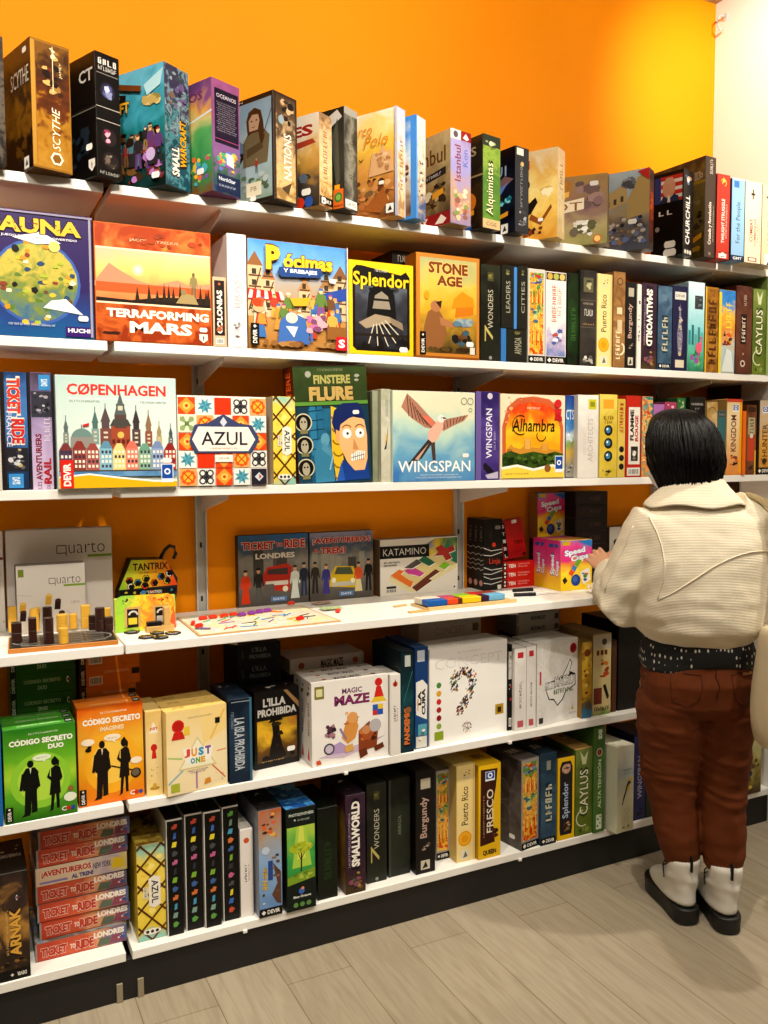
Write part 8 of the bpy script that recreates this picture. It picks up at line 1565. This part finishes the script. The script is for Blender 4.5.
for v, n_ in zip(jk.data.vertices, JN):                  # soft folds
    p = v.co.copy()
    low = max(0, 1-abs(p.z-.95)/.16)
    d = .0045*nzv(Vector((p.x*.6, p.y*.6, p.z*1.7)), 11, 4)+.002*nzv(Vector((p.x+p.z*.5, p.y, p.z*1.5)), 22, 9)
    d += low*.0035*math.sin(p.z*95+5*nzv(p, 6, 2)+p.x*10)*(.5+.5*nzv(p, 8, 6))
    arm = max(0, 1-(p-Vector((-.18, -.03, 1.05))).length/.17)
    d += arm*.005*math.sin((p.z*.8-p.x*.9)*75+3*nzv(p, 7, 1))
    v.co = p+n_*d
# wide turned-down collar
b = MB(); rs = []
for z, k in ((1.335, 1.0), (1.372, .99), (1.378, 1.03), (1.345, 1.28), (1.315, 1.62), (1.292, 1.86), (1.286, 1.84), (1.305, 1.55), (1.33, 1.2)):
    rs.append([Vector((-.004+.08*k*math.cos(2*PI*i/40)*(1.08 if k > 1.4 else 1), .022-.004*k+.078*k*.86*math.sin(2*PI*i/40), z-.02*max(0, math.sin(2*PI*i/40))*(k-.8)+.006*math.sin(5*PI*i/20)*(k > 1.5))) for i in range(40)])
n = 40; b.loft(rs, KNIT); co = b.build('collar', WHO, True)
bake(co, [('SUBSURF', dict(levels=1, render_levels=1))])
# seams lying on the jacket: found by casting onto its surface
def on_jacket(p, d):
    ok, loc, nor, _ = jk.ray_cast(Vector(p), Vector(d).normalized())
    return loc+nor*.0016 if ok else None
def seam(name, pts, d, r=.0022):
    q = [on_jacket(p, d) for p in pts]; q = [x for x in q if x]
    if len(q) > 2: MB().tube(q, r, KNIT, 6).build(name, WHO, True)
seam('yoke_seam', [(-.17+.36*t, -.5, 1.02+.14*math.sin(t*PI*.62)) for t in [i/26 for i in range(27)]], (0, 1, 0))
seam('armhole_seam', [(-.175+.02*math.sin(t*3), -.5, 1.27-.25*t) for t in [i/16 for i in range(17)]], (0, 1, 0))
seam('sleeve_seam', [(-.6, -.02+.02*t, 1.23-.2*t) for t in [i/14 for i in range(15)]], (1, 0, 0))
# shirt hem under the jacket
b = MB(); rs = []
for z, rx, ry in ((.80, .172, .13), (.815, .175, .133), (.85, .172, .131), (.89, .16, .122), (.93, .13, .1)):
    rs.append([v+Vector((0, 0, (.012*math.sin(math.atan2(v.y, v.x)*3) if z < .83 else 0))) for v in ring((0, -.012, z), rx, ry, 44, 2.3)])
b.loft(rs, 'black dotted cotton').build('shirt_hem', WHO, True)
# trousers
b = MB()
def trouser(hip, knee, ank, sd):
    hip, knee, ank = Vector(hip), Vector(knee), Vector(ank); N_ = 64; rr = []
    prof = [(0, .055, .08), (.05, .085, .11), (.1, .098, .118), (.16, .1, .116), (.3, .092, .1), (.5, .079, .085), (.62, .07, .077), (.78, .069, .077), (.88, .061, .068), (.95, .054, .058), (1, .042, .047)]
    for j in range(N_+1):
        t = j/N_
        for (a, x0, y0), (c, x1, y1) in zip(prof, prof[1:]):
            if a <= t <= c: k = (t-a)/(c-a); rx, ry = x0+(x1-x0)*k, y0+(y1-y0)*k
        tk = .46; k = t/tk if t < tk else (t-tk)/(1-tk)
        C_ = hip.lerp(knee, k) if t < tk else knee.lerp(ank, k)
        r = []
        for v in ring(C_, rx, ry, 40, 2.05):
            th = math.atan2(v.y-C_.y, v.x-C_.x)
            zz = v.z+.016*math.sin(th+sd)+.008*math.sin(2*th+sd*2)
            kn = max(0, 1-abs(t-.47)/.2); f = 0
            for zc, am, wd in ((.66, .55, .008), (.585, .8, .009), (.525, .9, .008), (.492, 1, .007), (.462, 1.1, .007), (.43, 1, .007), (.40, .8, .008), (.35, .4, .009), (.20, .5, .012), (.165, .8, .01)):
                f += am*math.exp(-((zz-zc-.006*math.sin(sd*3+zc*40))/wd)**2)*(.6+.4*math.sin(th*1.5+zc*50+sd))
            r.append(C_+(v-C_)*(1+.08*f+.02*nzv(v, 14, sd)))
        rr.append(r)
    b.loft(rr, RUST)
limb([((0, -.008, .855), .155, .118), ((0, -.01, .84), .158, .12), ((0, -.014, .80), .166, .128), ((0, -.022, .75), .172, .138), ((0, -.02, .71), .17, .132), ((0, -.01, .675), .15, .105)], 40, 2.35, RUST, b)
trouser((-.083, -.012, .76), (-.072, .01, .43), (-.042, -.03, .165), 1.0)
trouser((.083, -.014, .76), (.079, -.015, .43), (.064, -.09, .165), 2.3)
tz = b.build('trousers', WHO)
bake(tz, [('REMESH', dict(mode='VOXEL', voxel_size=.0042, use_smooth_shade=True)), ('SMOOTH', dict(factor=.5, iterations=1))])
TN = [v.normal.copy() for v in tz.data.vertices]
for v, n_ in zip(tz.data.vertices, TN):
    p = v.co.copy()
    d = .0035*nzv(Vector((p.x, p.y, p.z*1.8)), 16, 3)+.003*math.sin(p.z*150+6*nzv(p, 9, 5))*max(0, nzv(Vector((p.x, p.y, p.z)), 7, 8))
    v.co = p+n_*d
def on_tr(p, d, off=.0012):
    ok, loc, nor, _ = tz.ray_cast(Vector(p), Vector(d).normalized())
    return loc+nor*off if ok else None
q = [on_tr((.0+.004*math.sin(i), -.5, .835-.009*i), (0, 1, 0)) for i in range(13)]
MB().tube([x for x in q if x], .0016, '#3f1a0d', 5).build('back_seam', WHO, True)
for sx in (-1, 1):
    pk = [on_tr((sx*u, -.5, v), (0, 1, 0)) for u, v in ((.045, .795), (.085, .80), (.125, .802), (.128, .76), (.122, .715), (.085, .70), (.055, .722), (.047, .76), (.045, .795))]
    MB().tube([x for x in pk if x], .0013, '#46200f', 5).build('back_pocket', WHO, True)
vs = [on_tr((u, -.5, v), (0, 1, 0), .002) for v in (.79, .835) for u in (.085, .1, .115, .13, .145)]
if all(vs):
    mobj('waist_patch', vs+[v+Vector((0, .003, 0)) for v in vs], [(i, i+1, i+6, i+5) for i in range(4)], ['#a8713c'], None, WHO)
# boots
def boot(hx, hy, turn, nm):
    X = Matrix.Translation((hx, hy, 0)) @ Matrix.Rotation(rad(turn), 4, 'Z') @ Matrix.Diagonal((1.08, 1.02, 1, 1))
    def outline(k, y0=0, y1=0):
        pts = [(-.0, -.052), (.026, -.046), (.038, -.02), (.036, .03), (.04, .08), (.047, .12), (.044, .16), (.028, .19), (.0, .2), (-.028, .19), (-.043, .16), (-.044, .12), (-.036, .08), (-.033, .03), (-.036, -.02), (-.025, -.046)]
        return [(x*k, (y-.07)*k+.07) for x, y in pts]
    b = MB()
    for z0, z1, k in ((0, .012, 1.06), ):
        b.loft([[X @ Vector((x, y, z)) for x, y in outline(k)] for z, k in ((0.0005, 1.04), (.004, 1.1), (.02, 1.08), (.036, 1.1), (.05, 1.12), (.056, 1.07))], SOLE)
    so = b.build('boot_sole', WHO, True); bake(so, [('SUBSURF', dict(levels=2, render_levels=2))])
    b = MB(); rr = []
    for z, cy, ry, rx, ex in ((.053, .072, .125, .043, 2.4), (.064, .07, .126, .044, 2.4), (.08, .062, .118, .043, 2.2), (.095, .045, .1, .042, 2.1), (.11, .022, .078, .042, 2), (.125, .006, .063, .043, 2), (.14, .0, .06, .046, 2), (.15, -.001, .056, .042, 2), (.165, -.002, .057, .046, 2), (.19, -.004, .058, .048, 2), (.209, -.005, .059, .049, 2)):
        rg = []
        for v in ring((0, cy, z), rx, ry, 32, ex):
            k = 1+.05*nzv(v, 22, hx*50)*(1 if z > .1 else .25)+(.055*math.sin(v.x*70+v.y*60+z*120) if .1 < z < .17 else 0)
            rg.append(X @ Vector((v.x*k, cy+(v.y-cy)*k, z)))
        rr.append(rg)
    b.loft(rr, BOOT); o = b.build('boot_upper', WHO, True)
    bake(o, [('SUBSURF', dict(levels=1, render_levels=1))])
    b = MB()
    for j in range(5):
        z = .1+j*.024; yy = .115-j*.014
        MBt = MB().tube([X @ Vector((s_*.022, yy-abs(s_)*.01, z+.004*s_)) for s_ in (-1, -.4, .4, 1)], .0022, '#15120f', 6); MBt.build('lace', WHO, True)
    MB().tube([X @ Vector(v) for v in ((-.024, .05, .165), (-.045, .03, .16), (-.05, .015, .14), (-.046, .02, .12))], .002, '#15120f', 6).build('lace', WHO, True)
    MB().tube([X @ Vector((0, -.062, z)) for z in (.175, .195, .21, .222)], .004, '#15120f', 6, 2.0).build('pull_tab', WHO, True)
boot(-.042, -.03, 1, 'left'); boot(.064, -.09, -6, 'right')
# hair: dense shoulder-length fall over the skull, with loose strands
b = MB(); HM = Matrix.Translation(HEAD) @ Matrix.Rotation(rad(HZ-6), 4, 'Z')
rs = []
for z, rx, ry, cy, cx in ((.128, .02, .022, -.0, 0), (.122, .05, .055, -.002, 0), (.102, .08, .09, -.006, 0), (.07, .097, .108, -.014, 0), (.03, .105, .112, -.022, 0), (-.01, .107, .11, -.032, .0), (-.05, .106, .1, -.044, .002), (-.085, .1, .086, -.058, .006), (-.115, .088, .066, -.068, .0), (-.145, .066, .045, -.07, -.02), (-.165, .04, .026, -.068, -.035)):
    rg = []
    for i in range(48):
        t = 2*PI*i/48; x, y = rx*math.cos(t), ry*math.sin(t)
        if y > 0 and z < .06: y *= max(.12, 1-.9*min(1, (.06-z)/.09))         # open round the face
        k = .975+.012*math.sin(9*t+2.3*math.sin(z*40))+.012*math.sin(17*t+z*30)
        rg.append(HM @ Vector((cx+x*k, cy+y*k, z)))
    rs.append(rg)
b.loft(rs, HAIRM); hr = b.build('hair', WHO, True)
bake(hr, [('SUBSURF', dict(levels=1, render_levels=1))])
R = random.Random(11)
b = MB()
for i in range(420):
    t = R.uniform(PI*.86, PI*2.12); pts = []
    left = max(0, 1-abs(t-PI*1.15)/(PI*.3))
    l = R.uniform(-.19, -.13)-left*R.uniform(.0, .07); off = R.uniform(.0, .007); sw = R.uniform(-.1, .1); cl = R.uniform(-.01, .01)
    for j in range(9):
        z = .112+(l-.112)*j/8; k = math.sqrt(max(0, 1-(max(z, 0)/.13)**2))
        rr_ = (.111*k+.002+off*.6) if z > -.05 else (.112+off*.6)-(-.05-z)*(.4+cl*6)
        tt = t+sw*(j/8)**2
        pts.append(HM @ Vector((rr_*math.cos(tt), -.012-.036*(.112-z)/.2+rr_*1.05*math.sin(tt), z))+Vector((R.uniform(-.0015, .0015), R.uniform(-.0015, .0015), 0)))
    w_ = R.uniform(.7, 1.5)
    b.tube(pts, [.0012*w_, .002*w_, .0023*w_, .0024*w_, .0024*w_, .0023*w_, .002*w_, .0014*w_, .0005], HAIRM, 5)
o = b.build('hair_strands', WHO, True); o['kind'] = 'stuff'
# face mask with ear loop, eyes and brows
b = MB(); rs = []
for z, w, d_ in ((-.112, .03, .088), (-.09, .048, .1), (-.06, .058, .113), (-.03, .06, .117), (-.018, .056, .112)):
    rs.append([hd @ Vector((w*math.sin(a), d_*math.cos(a)-.0+(.01 if abs(a) < .3 else 0), z)) for a in [(-1.25+2.5*i/16) for i in range(17)]])
v = [p for r in rs for p in r]; f = [(i*17+j, i*17+j+1, (i+1)*17+j+1, (i+1)*17+j) for i in range(4) for j in range(16)]
mk = mobj('face_mask', v, f, [MASKM], None, WHO, True)
bake(mk, [('SOLIDIFY', dict(thickness=.0015))])
for sx in (-1, 1):
    MB().tube([hd @ Vector(p) for p in ((sx*.058, .035, -.03), (sx*.07, .01, -.012), (sx*.075, -.012, .0), (sx*.07, -.012, -.03), (sx*.058, .03, -.085))], .0012, MASKM, 5).build('mask_loop', WHO, True)
    MB().cyl((0, 0, 0), .011, .004, '#e9e4de', 14, .001, hd @ Matrix.Translation((sx*.03, .076, .004)) @ Matrix.Rotation(-PI/2, 4, 'X')).cyl((0, 0, .004), .005, .001, '#1f1510', 12, .0003, hd @ Matrix.Translation((sx*.03, .076, .004)) @ Matrix.Rotation(-PI/2, 4, 'X')).build('eye', WHO)
    MB().tube([hd @ Vector(p) for p in ((sx*.012, .088, .022), (sx*.03, .085, .028), (sx*.046, .073, .022))], .003, HAIRM, 6).build('eyebrow', WHO, True)

# tote bag hanging from the right shoulder
TB = empty('tote_bag', (2.042, -.692, .60), 'cream canvas tote bag hanging from the right shoulder of the shopper', 'bag', None, (0, 0, rad(-22)))
b = MB(); rs = []
cx, cy = .135, -.27
for z, hx, hy in ((-.005, .03, .085), (.0, .045, .105), (.03, .058, .122), (.1, .064, .128), (.18, .058, .125), (.26, .045, .115), (.33, .034, .108), (.36, .028, .1)):
    rg = []
    for v in ring((cx, cy, z), hx, hy, 36, 2.6):
        k = 1+.12*nzv(v, 12, 2)
        rg.append(Vector((cx+(v.x-cx)*k, cy+(v.y-cy)*k, z+.012*math.cos((v.y-cy)*14)*(z < .05))))
    rs.append(rg)
b.loft(rs, CANV); o = b.build('bag_body', TB, True)
bake(o, [('SUBSURF', dict(levels=1, render_levels=1))])
for k in (0, 1):
    pts = [Vector((.15+.03*k, -.285+.05*k, .35)), Vector((.17+.03*k, -.255+.04*k, .46)), Vector((.185+.025*k, -.2+.03*k, .58)), Vector((.185+.02*k, -.125+.02*k, .668)), Vector((.165+.015*k, -.06+.01*k, .712)), Vector((.145, .0, .722))]
    b = MB(); v = []
    for i, p in enumerate(pts):
        t = (pts[min(i+1, 5)]-pts[max(i-1, 0)]).normalized(); w = t.cross(Vector((1, 0, .6))).normalized()*.017; nn = t.cross(w).normalized()*.0012
        v += [p-w-nn, p+w-nn, p+w+nn, p-w+nn]
    f = [(0, 1, 2, 3), (23, 22, 21, 20)]
    for i in range(5): f += [(i*4+j, (i+1)*4+j, (i+1)*4+(j+1) % 4, i*4+(j+1) % 4) for j in range(4)]
    o = mobj('strap', v, f, [CANV], None, TB, True); bake(o, [('SUBSURF', dict(levels=2, render_levels=2))])
# ------------------------------------------------------------------ neighbours that would touch: trim the hidden side
bpy.context.view_layer.update()
BX = [o for o in COL.objects if o.parent is None and o.name.startswith('board_game_box') and o.location.z < 2]
DIM = {}
for o in BX:
    b = [c for c in o.children if c.name.split('.')[0] == 'box'][0]
    v = [q.co for q in b.data.vertices]
    DIM[o.name] = (max(q.x for q in v)*2, max(q.y for q in v)*2, max(q.z for q in v))
def frame(o):
    a = o.rotation_euler.z
    return Vector((math.cos(a), math.sin(a))), Vector((-math.sin(a), math.cos(a)))
def half(o):
    w, d, h = DIM[o.name]
    return w*o.scale.x/2, d*o.scale.y/2
def pen(o, p, ax):
    s = abs(ax.dot(Vector((p.location.x-o.location.x, p.location.y-o.location.y))))
    e = 0
    for q in (o, p):
        u, v = frame(q); hw, hd = half(q); e += hw*abs(u.dot(ax))+hd*abs(v.dot(ax))
    return e-s
for it in range(4):
    for i, o in enumerate(BX):
        for p in BX[i+1:]:
            if abs(o.location.x-p.location.x) > .5: continue
            z0, z1 = o.location.z, o.location.z+DIM[o.name][2]; y0, y1 = p.location.z, p.location.z+DIM[p.name][2]
            if min(z1, y1)-max(z0, y0) < .001: continue
            uo, vo = frame(o); up, vp = frame(p)
            px, py = min(pen(o, p, uo), pen(o, p, up)), min(pen(o, p, vo), pen(o, p, vp))
            if min(px, py) < .0002: continue
            fo, fp = o.location.y-half(o)[1], p.location.y-half(p)[1]
            near, far = (o, p) if fo < fp else (p, o)
            if px <= py:                       # side by side: the one set further back gives way
                w = DIM[far.name][0]*far.scale.x; k = px+.0004
                if k > w*.6: continue
                u, v = frame(far); s = 1 if (near.location.xy-far.location.xy).dot(u) > 0 else -1
                far.scale.x *= (w-k)/w; far.location.xy -= u*(s*k/2)
            else:                              # one behind the other: the front one is less deep
                d = DIM[near.name][1]*near.scale.y; k = py+.0004
                if k > d*.8: continue
                u, v = frame(near)
                near.scale.y *= (d-k)/d; near.location.xy -= v*(k/2)
# ------------------------------------------------------------------ light: track spots in the ceiling and added fill lights
def spot(x, y, z, tx, ty, tz, e, ang=70, col=(1, .92, .78), r=.035, blend=.5):
    l = bpy.data.lights.new('ceiling_or_fill_spot', 'SPOT'); l.energy = e; l.spot_size = rad(ang); l.spot_blend = blend
    l.color = col; l.shadow_soft_size = r
    o = bpy.data.objects.new('ceiling_or_fill_spot', l); COL.objects.link(o)
    o.location = (x, y, z)
    o.rotation_euler = (Vector((tx, ty, tz))-Vector((x, y, z))).to_track_quat('-Z', 'Y').to_euler()
for x, e in ((-1.05, 80), (.15, 95), (1.25, 90), (2.6, 95)):
    spot(x, -1.3, 3.2, x+.02, -.4, 1.0, e*1.25, 78, blend=.7)
for x, e in ((-.7, 130), (.45, 140), (1.6, 110)):
    spot(x, -2.25, 3.2, x, 0, 2.75, e*.95, 74, blend=.9)
spot(2.3, -.95, 3.2, 2.82, -.12, 2.8, 68, 76, (1, .95, .84), blend=1)
for x, e in ((-.15, 70), (.95, 70)):            # lower beams reach under the third shelf
    spot(x, -2.25, 3.2, x+.05, -.2, .98, e, 46, blend=.8)
for x, y, tx, ty, e in ((.1, -2.9, .4, -1.2, 60), (1.9, -2.9, 1.9, -1.0, 85)):  # added fill spots that brighten the floor and the shopper's back
    spot(x, y, 3.2, tx, ty, 0, e, 80, blend=1)
l = bpy.data.lights.new('ambient_fill', 'AREA'); l.energy = 7; l.shape = 'RECTANGLE'; l.size = 3.2; l.size_y = 1.6; l.color = (1, .92, .8)  # soft ambient fill added overhead, not a lamp of the room
o = bpy.data.objects.new('ambient_fill', l); COL.objects.link(o); o.location = (0, -3.7, 3.2)
w = bpy.data.worlds.new('world'); w.use_nodes = True
w.node_tree.nodes['Background'].inputs[0].default_value = (1, .9, .75, 1)
w.node_tree.nodes['Background'].inputs[1].default_value = .012
sc.world = w
sc.view_settings.view_transform = 'Standard'; sc.view_settings.look = 'None'
sc.view_settings.exposure = 0.3; sc.view_settings.gamma = 1; sc.view_settings.use_curve_mapping = False
